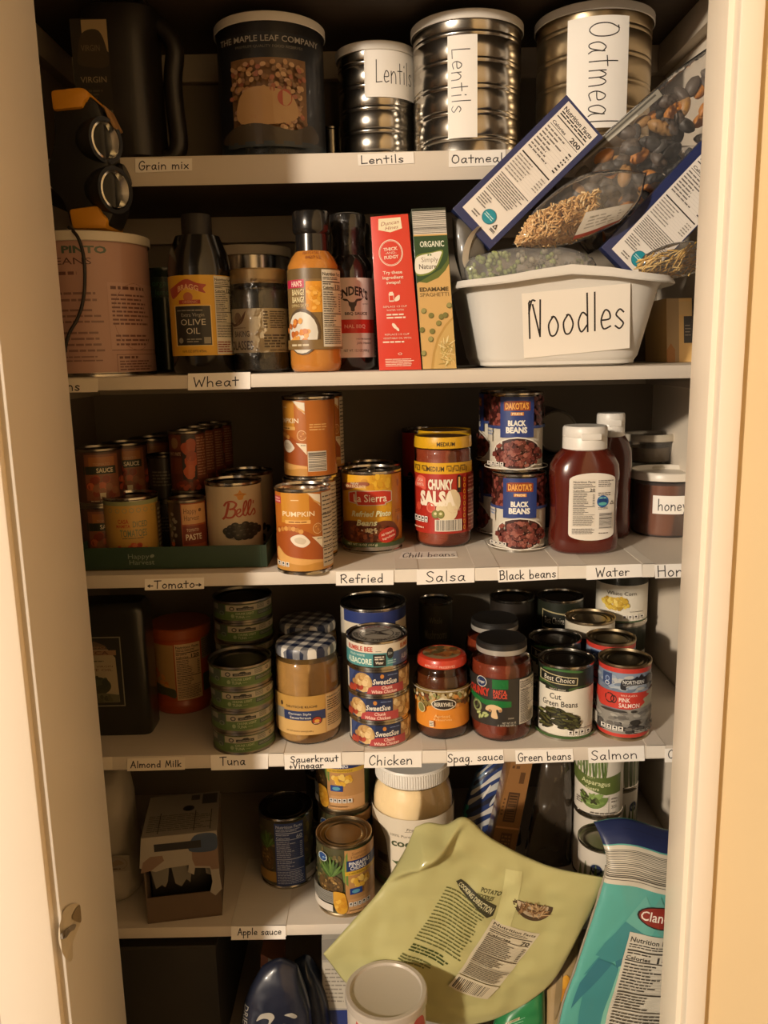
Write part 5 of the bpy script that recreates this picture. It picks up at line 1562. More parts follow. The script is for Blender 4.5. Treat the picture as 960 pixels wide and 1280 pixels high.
# ---- honey tub and a low tub behind
cx, cy, r, h = spot(788, 874, 674, S3, 580)
TUB = film('tub_plastic', (.93, .88, .82), .02, .12, 0, haze=.06)
t = glass_jar('honey_tub', 'round clear tub of dark honey with white lid and a paper note', 'tub', (cx, cy, S3),
    [(0, .001), (r * .9, .001), (r * .94, .005), (r * .98, h * .85)], mat('#7c4420', .3, coat=.5, vary=.08, scale=12),
    [(r * 1.0, h * .87), (r * 1.03, h * .875), (r * 1.03, h * .96), (r * 1.0, h * .99), (r * .95, h), (r * .9, h * .95), (r * .88, h * .93), (0, h * .925)], mat('#d8d0c2', .35), h * .80, .0025, glass=TUB)
note(t, r * .985, -.32, .62, h * .38, h * .66, 'honey', False, .6, .0014, w=.82, cx=.56)
cx2 = atY(806, 580, .285).x
t = glass_jar('food_tub', 'low clear tub with pale lid behind the honey', 'tub', (cx2 + .012, .292, S3),
    [(0, .001), (.043, .001), (.046, .005), (.05, .083)], mat('#8a7a60', .5), [(.051, .083), (.0535, .083), (.0535, .092), (.051, .095), (.0475, .095), (.045, .091), (0, .09)], mat('#c4bba9', .4), .06, .003, glass=TUB)
t = glass_jar('food_tub', 'small clear tub stacked on the low tub behind the honey', 'tub', (cx2 + .008, .292, S3 + .0955),
    [(0, .001), (.034, .001), (.036, .004), (.039, .036)], mat('#7a6c54', .5), [(.0395, .036), (.042, .036), (.042, .044), (.04, .047), (.036, .047), (.034, .043), (0, .042)], mat('#b8af9e', .4), .025, .003, glass=TUB)
# ================================================================ fourth shelf
# dark olive oil tin at the far left
cx = atY(150, 820, .11).x
q0, q1 = atY(90, 820, .068), atY(183, 820, .068)
hw = (q1.x - q0.x) / 2; hh = atY(150, 752, .08).z - S4
t = thing('oil_tin', 'dark rectangular olive oil tin beside the left jamb', 'tin', ((q0.x + q1.x) / 2, .092, S4))
b = bmesh.new(); loft(b, [(0, hw * .97, .026, 7), (.003, hw, .028, 7), (hh * .93, hw, .028, 7), (hh * .97, hw * .97, .027, 6), (hh, hw * .9, .022, 5)], 64)
finish('body', b, mat('#26251f', .35, .2, coat=.3, vary=.1, scale=12), t, 40)
W, H = .075, .104
a = Art(W, H, False)
a.rect(0, 0, 1, 1, '#26251f')
for i, (x0, y0, x1, y1) in enumerate(((0, 0, 1, .015), (0, .985, 1, 1), (0, 0, .02, 1), (.98, 0, 1, 1))): a.rect(x0, y0, x1, y1, '#7c7765')
a.poly([(.1, .06), (.9, .06), (.88, .7), (.75, .82), (.7, .88), (.5, .93), (.3, .88), (.25, .82), (.12, .7)], '#94876c')
a.poly([(.25, .82), (.75, .82), (.7, .88), (.5, .94), (.3, .88)], '#5c4a38').text('FILIPPO', .5, .85, .03, '#8a6a50', w=.4)
a.rect(.1, .74, .9, .81, '#84674c').text('SUCCA', .45, .775, .05, '#5c3c2a', w=.62, bold=.02).rows(.2, .64, .8, .67, 1, '#4a4436').text('EXTRA VIRGIN', .5, .58, .026, '#5c3c2a', w=.64).text('OLIVE OIL', .5, .53, .035, '#5c3c2a', w=.62)
a.ell(.5, .3, .26, .13, '#3a3c2a').blobs(.5, .33, .24, .1, 24, ['#34382a', '#464a34'], .06).rect(.46, .1, .54, .24, '#3a3424').poly([(.1, .06), (.9, .06), (.9, .17), (.6, .2), (.1, .16)], '#5a5640').blobs(.55, .12, .25, .05, 14, ['#3c3c2c', '#4c4a34'], .05)
c0 = atY(121, 877, .0875).x - t.location.x
xo = -W + (atY(160, 830, .088).x - t.location.x)
a.quad('label', [(xo, -.0288, .046), (xo + W, -.0288, .046), (xo + W, -.0288, .046 + H), (xo, -.0288, .046 + H)], t)
# orange drink powder canister
cx, cy, r, h = spot(192, 264, 896, S4, 765, Y=.176)
t = thing('drink_canister', 'orange drink powder canister with nutrition panel', 'canister', (cx, cy, S4))
ORG = mat('#a04418', .38, coat=.3, vary=.04, scale=20)
b = bmesh.new(); loft(b, [(0, r * .94, r * .94, 2), (.003, r, r, 2), (h * .12, r, r, 2), (h * .16, r * .94, r * .94, 2), (h * .5, r * .93, r * .93, 2), (h * .86, r * .96, r * .96, 2), (h * .9, r * .99, r * .99, 2)], 48)
finish('body', b, ORG, t, 50)
part_lathe('lid', [(r * 1.0, h * .885), (r * 1.03, h * .885), (r * 1.03, h * .985), (r * .99, h), (0, h)], mat('#9a4a1c', .4), t, 48, flute=.0005)
a = Art(r * .965, h * .7)
a.full(0, 1, '#a04418').rect(-1.2, .12, -.28, .95, '#a8834c').blobs(-.75, .35, .25, .2, 12, ['#b86a28', '#c4823c'], .12).curve([(-1, .12), (-.6, .1), (-.3, .06), (-.3, .2), (-.7, .25), (-1, .3)], '#4a4a30')
a.nut(-.24, .02, .62, .96, '120', '#caa878', '#332018')
a.rect(.66, .65, 1.3, 1.0, '#7c6c50').rows(.68, .68, 1.2, .98, 9, '#4a3c2c', .4).rect(.66, .1, 1.3, .4, '#4a4a30')
a.wrap('label', r * .97, h * .155, t)

# ---- tuna
def art_tuna(a):
    a.full(0, 1, '#56703a').full(.9, 1, '#4a5a38')
    a.rect(-.62, .55, 1.2, .93, '#a59c86').rect(-1.2, .35, -.65, .9, '#4a544a').rect(-.98, .6, -.85, .92, '#8d8a7c').ring(-.75, .4, .1, .13, .25, '#7d8478')
    a.ring(-.42, .72, .09, .13, .4, '#34342c').rect(-.27, .62, .3, .78, '#2c2c28').poly([(-.1, .76), (-.02, .86), (.1, .86), (.17, .76)], '#2c2c28').rows(-.22, .66, .26, .73, 1, '#8a8778', .6, 0, .01)
    a.rect(.42, .64, .66, .9, '#6a6a58').rows(.43, .66, .65, .88, 3, '#a59c86', .5, 0, .01).ring(.82, .76, .07, .1, .3, '#34342c')
    a.rect(.42, .25, 1.2, .5, '#3c4438').rows(.45, .3, .98, .45, 2, '#7c8470', .5, .1, .02)
    a.text('CHUNK LIGHT', .0, .42, .14, '#aab48a', w=.62, bold=.02).text('TUNA', -.16, .22, .15, '#aab48a', w=.3, bold=.02).ell(-.4, .28, .06, .12, '#8a9a6a').rows(.02, .18, .2, .24, 1, '#8a9a6a')
    a.full(0, .06, '#6a7c4c')
cx, cy, r, hs = spot(264, 342, 944, S4, 806)
n_t, th_ = 4, hs / 4
a = cyl_art(r, th_ - .0075); art_tuna(a)
TG = 'green tuna tins in two stacks'
TINN = ['bottom', 'second', 'third', 'top', 'fifth', 'sixth']
tu = can('tuna_tin', 'bottom green tuna tin of the front stack', 'tin', (cx, cy, S4), r, th_ - .0004, a, 0, TG, TIN2, 'nest', DARKLID, .0035, .0035)
rzs = [0, .08, -.04, .1]
for k in range(1, 4): dup(tu, (cx + rnd.uniform(-.001, .001), cy, S4 + th_ * k), ('%s green tuna tin of the front stack' % TINN[k]) if k < 3 else 'top green tuna tin of the front stack, its dark lid showing', (.12, -.02, .02)[k-1])
for k in range(6):
    dup(tu, (atY(306, 800, cy + .092).x, cy + .09, S4 + th_ * k), '%s green tuna tin of the taller stack behind' % ['bottom', 'second', 'third', 'fourth', 'fifth', 'topmost'][k], .05 if k % 2 else .09)

# ---- sauerkraut
def gingham_lid(r, z0, hh, t):
    b = bmesh.new()
    lathe(b, [(r * .9, z0), (r, z0 + .001), (r * 1.0, z0 + hh * .8), (r * .95, z0 + hh), (r * .9, z0 + hh * 1.02), (0, z0 + hh * 1.02)], 56)
    o = finish('lid', b, mat('#d0ccc4', .35), t)
    return o
def gingham_mat():
    m = bpy.data.materials.new('gingham'); m.use_nodes = True
    nt = m.node_tree; N, L = nt.nodes, nt.links
    bs = N['Principled BSDF']; bs.inputs['Roughness'].default_value = .35
    tc = N.new('ShaderNodeTexCoord'); mp = N.new('ShaderNodeMapping'); sp = N.new('ShaderNodeSeparateXYZ')
    mp.inputs['Rotation'].default_value = (0, 0, .35)
    L.new(tc.outputs['Object'], mp.inputs[0]); L.new(mp.outputs[0], sp.inputs[0])
    outs = []
    for ax in (0, 1):
        a1 = N.new('ShaderNodeMath'); a1.operation = 'MULTIPLY'; a1.inputs[1].default_value = 1 / .02
        fr = N.new('ShaderNodeMath'); fr.operation = 'FRACT'; gt = N.new('ShaderNodeMath'); gt.operation = 'GREATER_THAN'; gt.inputs[1].default_value = .5
        L.new(sp.outputs[ax], a1.inputs[0]); L.new(a1.outputs[0], fr.inputs[0]); L.new(fr.outputs[0], gt.inputs[0]); outs.append(gt)
    ad = N.new('ShaderNodeMath'); ad.operation = 'ADD'
    L.new(outs[0].outputs[0], ad.inputs[0]); L.new(outs[1].outputs[0], ad.inputs[1])
    dv = N.new('ShaderNodeMath'); dv.operation = 'MULTIPLY'; dv.inputs[1].default_value = .5
    L.new(ad.outputs[0], dv.inputs[0])
    cr = N.new('ShaderNodeValToRGB'); cr.color_ramp.interpolation = 'CONSTANT'
    e = cr.color_ramp.elements
    e[0].position = 0; e[0].color = lin('#d9d5cc'); e[1].position = .8; e[1].color = lin('#1f2740')
    k = cr.color_ramp.elements.new(.3); k.color = lin('#76777c')
    L.new(dv.outputs[0], cr.inputs[0]); L.new(cr.outputs[0], bs.inputs['Base Color'])
    return m
GING = gingham_mat()
def kraut(label, q, Y=None, full=True):
    cx, cy, r, h = spot(*q, Y=Y)
    pr = [(0, .001), (r * .85, .001), (r * .97, .006), (r, .016), (r, h * .76), (r * .97, h * .83), (r * .88, h * .88), (r * .84, h * .90), (r * .84, h * .96)]
    t = glass_jar('pickle_jar', label, 'jar', (cx, cy, S4), pr, mat('#a57d42', .5, vary=.2, scale=110), [(r * .86, h * .90), (r * .92, h * .90), (r * .93, h * .955), (r * .89, h * .99), (r * .82, h), (0, h)], GING, h * .85, group='sauerkraut jars')
    a = Art(r, h * .40)
    a.full(0, 1, '#c3985a').rect(-.9, .62, .5, 1, '#b98f48').rect(-.9, .0, .5, .4, '#cfa868').poly([(-1.1, .62), (-.72, .66), (-.72, .4), (-1.1, .32)], '#8a8478')
    a.ell(-.78, .77, .05, .06, '#3a2a1c').text('DEUTSCHE KUCHE', -.22, .73, .055, '#4a3420', w=.98, bold=.02)
    a.rect(-.72, .38, .5, .62, '#26345e').text('German Style', -.28, .545, .055, '#d8d4c8', w=.72, bold=.01).text('Sauerkraut', -.26, .45, .06, '#d8d4c8', w=.66, bold=.01)
    a.ell(.24, .36, .17, .11, '#2a2420').ell(.24, .36, .14, .09, '#a83a24').ell(.24, .35, .08, .04, '#d8a848').rows(.14, .28, .34, .31, 1, '#d8c8a8')
    a.text('NET WT 24 OZ (1 LB 8 OZ) 680 g', -.3, .1, .035, '#6a5030', w=.85)
    a.rect(.52, .02, 1.4, .98, '#cdb182').text('Nutrition Facts', .56, .9, .05, '#3a2c20', w=.8, bold=.02, al='l').rows(.56, .55, 1.2, .84, 5, '#5a4830').rows(.56, .15, 1.2, .48, 6, '#7a6440')
    a.wrap('label', r + .0003, h * .135, t)
    return t, cx, cy, r, h
t, cx, cy, r, h = kraut('front sauerkraut jar with gingham lid', (344, 425, 935, S4, 786))
dup(t, (atY(386, 820, cy + .095).x, cy + .0945, S4), 'second gingham lidded jar behind the front sauerkraut jar')

# ---- chicken tins and a tuna tin on top
def art_chicken(a):
    a.full(0, 1, '#2a3a66').rect(-1.2, .0, -.62, 1, '#2a3a66').rect(-1.3, 0, -.94, 1, '#cfc6b4').poly([(-.92, .0), (-.92, .98), (-.75, .98), (-.9, .3)], '#3a4c7c')
    a.ell(-.5, .5, .34, .46, '#b8935c').blobs(-.5, .5, .3, .4, 26, ['#d2b078', '#c49c60', '#e0c490', '#a87c48'], .11, .8).blobs(-.68, .16, .3, .14, 10, ['#8a2c22', '#a8402c'], .1, .7)
    a.rect(.64, .0, 1.3, 1, '#a88450').blobs(.85, .5, .25, .5, 22, ['#d2b078', '#b08450', '#e0c490'], .11, .8)
    a.rect(-.16, .42, .64, 1, '#222c4c').ell(.13, .84, .06, .1, '#c8823a').rows(.3, .84, .6, .92, 1, '#6a7aa0', .5, 0, .02)
    a.text('SweetSue', .22, .6, .24, '#e8e2d4', w=.78, bold=.02, shear=.2)
    a.poly([(-.36, .02), (.78, .02), (.78, .42), (-.12, .42), (-.3, .3)], '#b04444').text('Chunk', .28, .32, .15, '#f0d0c0', w=.36, bold=.02, shear=.15).text('White Chicken', .2, .13, .15, '#f0d0c0', w=.82, bold=.02, shear=.15)
cx, cy, r, hs = spot(436, 512, 936, S4, 838 - 24)
th_ = hs * .985 / 3.0
hch = atY(474, 838, cy - r).z - S4
th_ = hch / 3
a = cyl_art(r, th_ - .0075); art_chicken(a)
CG = 'chicken tins in one stack'
c0 = can('chicken_tin', 'bottom chicken tin of the stack under the tuna', 'tin', (cx, cy, S4), r, th_ - .0004, a, .02, CG, TIN, 'nest', None, .0035, .0035)
dup(c0, (cx - .0005, cy, S4 + th_), 'middle chicken tin of the stack, its label turned left', -.27)
dup(c0, (cx - .001, cy, S4 + 2 * th_), 'upper chicken tin of the stack right under the tuna tin', -.02)
a = cyl_art(r, th_ * 1.05 - .008)
a.full(0, 1, '#3f7c86').full(.62, 1, '#ddd4c2').rect(-1.2, .0, .5, .6, '#4b8f90').rect(.5, 0, 1.5, .6, '#4a5f86')
a.text('BUMBLE BEE', -.6, .79, .2, '#b83c26', w=1.0, bold=.03).text('BUMBLE BEE', .95, .8, .2, '#b8602c', w=.8, bold=.03).rows(-.05, .68, .2, .72, 1, '#6a625a')
a.text('SOLID WHITE', -.66, .5, .09, '#cfe0d4', w=.62, bold=.02).text('ALBACORE', -.62, .24, .24, '#dcead8', w=.98, bold=.03)
a.rect(-.13, .04, .28, .56, '#262422').rows(-.08, .3, .22, .5, 2, '#d8d0c0', .55, 0, .02).text('Water', .07, .2, .12, '#e8e0d0', w=.26, bold=.02)
a.ell(.42, .58, .12, .25, '#262a2c').text('50+', .42, .58, .12, '#c8d0c8', w=.15).rows(.33, .1, .6, .3, 2, '#9fc4c4', .5, 0, .02).text('ALBACORE', .95, .3, .22, '#b8c4d4', w=.75, bold=.02)
t = can('tuna_tin', 'teal and white albacore tin on top of the chicken stack', 'tin', (cx - .0015, cy, S4 + 3 * th_), r * 1.005, th_ * 1.05, a, 0, None, TIN, 'ring', None, .004, .004)
# printed ring on the lid of the top tin
a = Art(1, 1, False)
rl = r * .9
zt = th_ * 1.05 - .0024
K = '#3a332c'
for r0, r1, c_ in ((.0, .92, '#a89f90'),): a.ell(0, 0, rl * r1, rl * r1, c_, n=40)
a.ring(0, 0, rl * .93, rl * .93, .05, K, 40).ring(0, 0, rl * .62, rl * .62, .05, K, 40)
for i, chr_ in enumerate('BUMBLE BEE * SUSTAINABLE SEAFOOD * '):
    an = -2 * PI * i / 35 + .8
    if chr_ in ' *': continue
    a.text(chr_, rl * .77 * math.sin(-an), rl * .77 * math.cos(an), .006, K if i > 8 else '#8a3a24', rot=an, bold=.03)
a.poly([(-rl * .5, rl * .25), (rl * .05, -rl * .15), (rl * .5, -rl * .3), (rl * .2, .0), (-rl * .15, rl * .3)], K).poly([(-rl * .4, rl * .2), (rl * .0, -rl * .05), (rl * .1, .0), (-rl * .2, rl * .24)], '#a89f90').poly([(-rl * .45, -rl * .2), (-rl * .4, -rl * .26), (rl * .45, rl * .3), (rl * .4, rl * .34)], K)
bm_, mm = a.bm(lambda u, v, n: Vector((u, v, zt + n)))
finish('lid_print', bm_, mm, t, 0)
# big dark can with blue band behind
def art_brook(a):
    a.full(0, 1, '#d8ccb4').full(.89, 1, '#2b3a74').rect(-1.1, .0, -.88, 1, '#c8c0b0')
    a.poly([(.04, .8), (.66, .81), (.66, .9), (.04, .9)], '#2b3a74').text('Brookdale', .36, .855, .036, '#e4e0d4', w=.58, bold=.01)
    a.text('Chicken', -.2, .735, .085, '#2c2620', w=1.0, bold=.02).rect(.6, .0, 1.2, .8, '#9a8a6c').blobs(.8, .5, .2, .3, 14, ['#8a7654', '#b09a70'], .1)
wrapcan('large can with blue band in shadow behind the tuna tin', (425, 508, None, S4, 738), art_brook, Y=cy + .105, lidmat=DARKLID)
# mushrooms can in the dark
def art_mush(a):
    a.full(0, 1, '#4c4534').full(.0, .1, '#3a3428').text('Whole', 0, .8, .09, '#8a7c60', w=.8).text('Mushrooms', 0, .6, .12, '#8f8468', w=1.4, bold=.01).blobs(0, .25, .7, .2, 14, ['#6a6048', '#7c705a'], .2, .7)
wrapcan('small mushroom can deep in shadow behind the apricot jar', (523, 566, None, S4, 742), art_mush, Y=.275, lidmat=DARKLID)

# ---- apricot preserves
cx, cy, r, h = spot(519, 586, 928, S4, 803)
pr = [(0, .001), (r * .84, .001), (r * .95, .005), (r * 1.0, .02), (r, h * .68), (r * .97, h * .75), (r * .86, h * .82), (r * .82, h * .84), (r * .82, h * .93)]
t = glass_jar('preserve_jar', 'jar of apricot preserves with red lid', 'jar', (cx, cy, S4), pr, mat('#54270f', .3, vary=.2, scale=60), [(r * .84, h * .885), (r * .9, h * .885), (r * .92, h * .895), (r * .91, h * .955), (r * .86, h * .985), (r * .74, h), (r * .7, h * .995), (0, h * .995)], mat('#c03c26', .35, coat=.3), h * .79, group=None)
a = Art(r, h * .48)
a.full(0, 1, '#d8882c').full(.62, 1, '#8a7444')
a.blobs(0, .72, 1.2, .14, 110, ['#9c8450', '#7c6a34', '#b89a60', '#5c5a2e', '#c8843c', '#6a3c20'], .1, .8, rc=True)
a.blobs(0, .86, 1.0, .06, 26, ['#cfc4a4', '#b8a880', '#8a8a54'], .08, .7, rc=True).full(.975, 1, '#b8b0a0')
a.ell(.06, .66, .42, .145, '#d8d0bc').ell(.06, .66, .39, .125, '#2c241e').text('BERRYHILL', .06, .66, .1, '#dcd4c0', w=.64, bold=.02)
a.ell(-.68, .52, .15, .13, '#c8c090', .3).ell(-.68, .52, .12, .11, '#7c7c4c', .3)
a.text('Apricot', .0, .36, .075, '#ecc488', w=.52).text('Preserves', .02, .27, .055, '#ecc488', w=.6)
a.rect(-.42, .07, -.28, .22, '#e8dcc4').rows(-.41, .09, -.29, .2, 3, '#4a3a2a', .5, 0, .01)
a.wrap('label', r + .0003, h * .17, t)
a = Art(r * .9, h * .07); a.text('APRICOT PRESERVES', -.1, .4, .42, '#f0b09c', w=1.3, bold=.01); a.wrap('lid_print', r * .921, h * .89, t)
a = Art(1, 1, False); a.ell(0, 0, r * .7, r * .7, '#a08a64', n=36).blobs(0, -.0, r * .62, r * .62, 36, ['#b07038', '#c08848', '#8a4c28', '#6a5a34', '#a8642c'], .006, 1)
bm_, mm = a.bm(lambda u, v, n: Vector((u, v, h * .996 + n))); finish('lid_picture', bm_, mm, t, 0)

# ---- pasta sauce
def sauce(label, q, Y=None):
    cx, cy, r, h = spot(*q, Y=Y)
    pr = [(0, .001), (r * .86, .001), (r * .96, .006), (r, .016), (r, h * .72), (r * .975, h * .77), (r * .87, h * .83), (r * .76, h * .86), (r * .74, h * .93)]
    t = glass_jar('sauce_jar', label, 'jar', (cx, cy, S4), pr, mat('#7a3018', .4, vary=.18, scale=100), [(r * .74, h * .885), (r * .8, h * .885), (r * .81, h * .9), (r * .81, h * .935)], mat('#b8b2a8', .35, .35), h * .8, group='tall pasta sauce jars')
    part_lathe('lid_top', [(r * .81, h * .935), (r * .8, h * .98), (r * .76, h * .995), (r * .7, h * .99), (0, h * .99)], mat('#23211f', .4), t)
    a = Art(r, h * .485)
    D_ = '#2f2b26'
    a.full(0, 1, D_)
    a.ell(-.62, .9, .2, .115, '#c8c4b8').ell(-.62, .9, .175, .1, '#27345a').text('Kroger', -.62, .9, .06, '#d8d4c8', w=.26, shear=.2, bold=.02)
    a.rect(-.28, .79, .22, .985, '#166a30')
    a.text('CHUNKY', -.72, .70, .155, '#b83424', w=.86, bold=.05).text('PASTA', -.04, .725, .085, '#d0503a', w=.42, bold=.03).text('SAUCE', -.03, .635, .085, '#d0503a', w=.44, bold=.03)
    a.poly([(-1.1, .72), (-.8, .6), (-.5, .54), (.0, .545), (.32, .53), (.32, .41), (.0, .4), (-.5, .43), (-.85, .5), (-1.1, .6)], '#166a30')
    a.ring(-.75, .36, .2, .13, .35, '#8a9464').ring(-.78, .4, .12, .1, .3, '#5c6c3c')
    for x, y, q in ((-.7, .22, .5), (-.58, .17, 1.0), (-.5, .24, .2), (-.66, .15, 1.3), (-.45, .2, .7)): a.ell(x, y, .1, .03, '#8c9a5c', q).ell(x, y, .08, .016, '#b8c084', q)
    a.curve([(-.48, .33), (-.42, .42), (-.22, .455), (0, .4), (.02, .32), (-.06, .31), (-.08, .35), (-.15, .34), (-.1, .17), (-.3, .19), (-.28, .33), (-.36, .31)], '#d8b88c').ell(-.34, .325, .05, .03, '#a87c50').ell(-.02, .34, .04, .03, '#a87c50')
    a.rows(.22, .155, .4, .19, 2, '#a8a090', .5, 0, .01).text('NET WT 24 OZ', .26, .075, .04, '#c8c0b0', w=.44).text('(1 LB 8 OZ) 680 g', .18, .025, .04, '#c8c0b0', w=.58)
    a.nut(.56, .02, .99, .97, '70', '#cfc8ba')
    a.wrap('label', r + .0003, h * .19, t)
    return t, cx, cy, r, h
t, cx, cy, r, h = sauce('front pasta sauce jar with black label and two green patches', (588, 665, 931, S4, 783))
dup(t, (atY(618, 820, cy + .089).x, cy + .089, S4), 'second pasta sauce jar behind the front one')
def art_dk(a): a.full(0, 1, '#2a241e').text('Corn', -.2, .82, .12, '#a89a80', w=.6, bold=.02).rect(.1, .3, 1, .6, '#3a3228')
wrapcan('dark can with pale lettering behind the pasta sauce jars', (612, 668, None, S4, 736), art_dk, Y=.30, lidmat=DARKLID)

# ---- green beans
def art_green(a):
    a.full(0, 1, '#dfd8c8').full(.72, 1, '#23271c').curve([(-1, .72), (-.7, .76), (-.3, .70), (.1, .685), (.5, .73), (1, .74), (1.2, .8), (1.2, .9), (-1.2, .9), (-1.2, .74)], '#23271c')
    a.curve([(-1, .73), (-.7, .765), (-.3, .71), (.1, .695), (.5, .735), (1, .745), (1, .755), (.4, .75), (.0, .72), (-.4, .74), (-.75, .8), (-1, .77)], '#3d5a2c')
    a.curve([(-.8, .96), (-.2, .975), (.5, .955), (.6, .97), (.2, 1), (-.6, 1)], '#3d6a34')
    a.poly([(-.9, .80), (.42, .775), (.44, .885), (-.9, .945)], '#c8bc90').poly([(-.87, .81), (.39, .787), (.41, .875), (-.87, .93)], '#1c1e18').text('Best Choice', -.25, .855, .075, '#e4dcc8', w=1.16, rot=-.035)
    a.rect(-.7, .685, .12, .725, '#23271c').text('FANCY GRADE', -.28, .705, .022, '#d8d0bc', w=.6)
    a.text('Cut', -.35, .60, .085, '#3a362e', w=.44, bold=.01).text('Green Beans', -.22, .495, .085, '#3a362e', w=1.36, bold=.01)
    R2 = random.Random(3)
    for i in range(70):
        x = R2.uniform(-.85, .42); top = .42 - .13 * abs((x + .3) / .75) ** 1.6; y = R2.uniform(.13 + .05 * abs(x + .3), top)
        a.ell(x, y, .19, .026, '#262416', (R2.uniform(-.6, .3) if x > -.3 else R2.uniform(-.3, .7)), 10)
        a.ell(x, y + .008, .17, .017, R2.choice(['#4c4c26', '#5c5c30', '#3c3c1e', '#6a6c3c', '#484420']), (R2.uniform(-.5, .2)), 10)
    a.facts(.12, .055, .85, .125, 4).rows(.45, .15, .9, .17, 1, '#6a625a').full(0, .04, '#3d5a2c')
GB = 'green bean cans on the fourth shelf'
t, cx, cy, r, h = wrapcan('front can of cut green beans with cream label', (672, 741, 927, S4, 809), art_green, group=GB, lidmat=DARKLID)
dup(t, (atY(693, 850, cy + .087).x, cy + .088, S4), 'second green bean can right behind the front one')
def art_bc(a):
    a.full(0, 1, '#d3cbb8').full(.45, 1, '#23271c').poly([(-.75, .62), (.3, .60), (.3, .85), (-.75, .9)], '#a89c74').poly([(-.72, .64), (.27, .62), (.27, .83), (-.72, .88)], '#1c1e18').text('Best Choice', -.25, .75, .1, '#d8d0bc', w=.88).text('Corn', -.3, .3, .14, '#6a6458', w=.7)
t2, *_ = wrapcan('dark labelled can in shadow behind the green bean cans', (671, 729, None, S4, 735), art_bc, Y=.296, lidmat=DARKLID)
wrapcan('can with bright bare lid behind the second green bean can', (706, 768, None, S4, 760), lambda a: a.full(0, 1, '#cfc6b2').full(.3, .8, '#2c3020'), Y=.215, tin=GOLD_WARMLIT_TIN)
# ---- salmon
def art_salmon(a):
    a.full(0, 1, '#7c8a9c').full(.78, .93, '#8492a6').full(.935, 1, '#c43c30').full(0, .075, '#c43c30')
    a.blobs(0, .78, 1.2, .1, 40, ['#94a2b4', '#a8b0b8', '#6c7c90', '#b4b4b0'], .2, .35, rot=0, rc=True)
    a.rect(-.76, .76, -.44, .915, '#3a4c74').poly([(-.76, .76), (-.44, .76), (-.6, .715)], '#3a4c74').ring(-.6, .83, .1, .04, .35, '#8c9cc0').ring(-.6, .765, .1, .03, .35, '#c8ccd0')
    a.curve([(-.12, .72), (-.05, .845), (.3, .86), (.45, .9), (.5, .875), (.6, .925), (.68, .88), (.85, .9), (1.0, .87), (1.1, .8), (.9, .77), (.5, .77), (.1, .755), (.08, .7)], '#26262a')
    a.text('NORTHERN', .36, .815, .052, '#d8d8d4', w=.82, bold=.02).rows(-.02, .765, .7, .775, 1, '#b8b8b4', .6, 0, .01)
    a.rect(-1.3, .42, 1.4, .665, '#c43c30').curve([(.62, .44), (.75, .5), (.7, .56), (.9, .6), (.8, .65), (1.2, .66), (1.3, .42)], '#a8a488')
    a.ring(-.5, .56, .2, .075, .25, '#3a1c18').ell(-.58, .58, .16, .06, '#c43c30').ring(-.35, .55, .12, .06, .3, '#3a1c18')
    a.text('WILD ALASKA', .2, .62, .028, '#f0d0c0', w=.6).text('PINK', .04, .555, .06, '#f0dcd0', w=.4, bold=.02).text('SALMON', .22, .475, .06, '#f0dcd0', w=.76, bold=.02)
    a.curve([(-1, .5), (-.8, .42), (-.3, .41), (.2, .42), (.6, .44), (1.2, .42), (1.3, .1), (-1.3, .1)], '#8c8880')
    a.blobs(0, .3, 1.1, .09, 34, ['#a8a49a', '#74706a', '#98948a'], .16, .4, rot=0, rc=True)
    a.blobs(0, .15, 1.1, .06, 50, ['#3c3a38', '#54504c', '#2c2a28', '#6a6660'], .14, .5, rot=0, rc=True).ell(.42, .24, .2, .04, '#34322e').ell(-.35, .395, .5, .02, '#3a3632').ell(.35, .4, .1, .02, '#3a3632')
    a.facts(-.72, .11, .06, .175, 4).rect(-.98, .12, -.85, .28, '#b8b4a8').rows(.4, .09, .85, .13, 2, '#b8b4a8', .5, 0, .02).rows(-.3, .28, .2, .32, 2, '#5c5852', .4, 0, .02)
SG = 'salmon cans on the fourth shelf'
t, cx, cy, r, h = wrapcan('front red banded can of pink salmon', (747, 812, 927, S4, 809), art_salmon, group=SG, tin=GOLD_WARMLIT_TIN, lidmat=mat('#6e6247', .3, 1.0))
dup(t, (atY(763, 845, cy + .083).x, cy + .086, S4), 'second salmon can behind the front one with bare lid showing')
# corn can on top of another
def art_corn(a):
    a.full(0, 1, '#dcd6c6').full(0, .035, '#2c4a24').full(.8, 1, '#23271c').blobs(-.2, .42, .55, .15, 90, ['#c8a438', '#d8b848', '#b08c28', '#e0c860'], .08, .8)
    a.text('White Corn', .0, .64, .08, '#4a463c', w=1.1).facts(.05, .09, .85, .17, 4).rows(.3, .24, .8, .26, 1, '#6a625a')
cx, cy, r, h = spot(743, 806, None, S4, 762, Y=.288)
a = cyl_art(r, h - .01); art_bc(a)
can('food_can', 'dark banded can under the corn can at the right', 'can', (cx, cy, S4), r, h, a, .35, None, TIN, 'ring')
a = cyl_art(r, h - .01); art_corn(a)
can('food_can', 'can of corn standing on the dark banded can under the shelf', 'can', (cx, cy - .004, S4 + h + .0004), r, h, a, 0, None, TIN, 'ring')
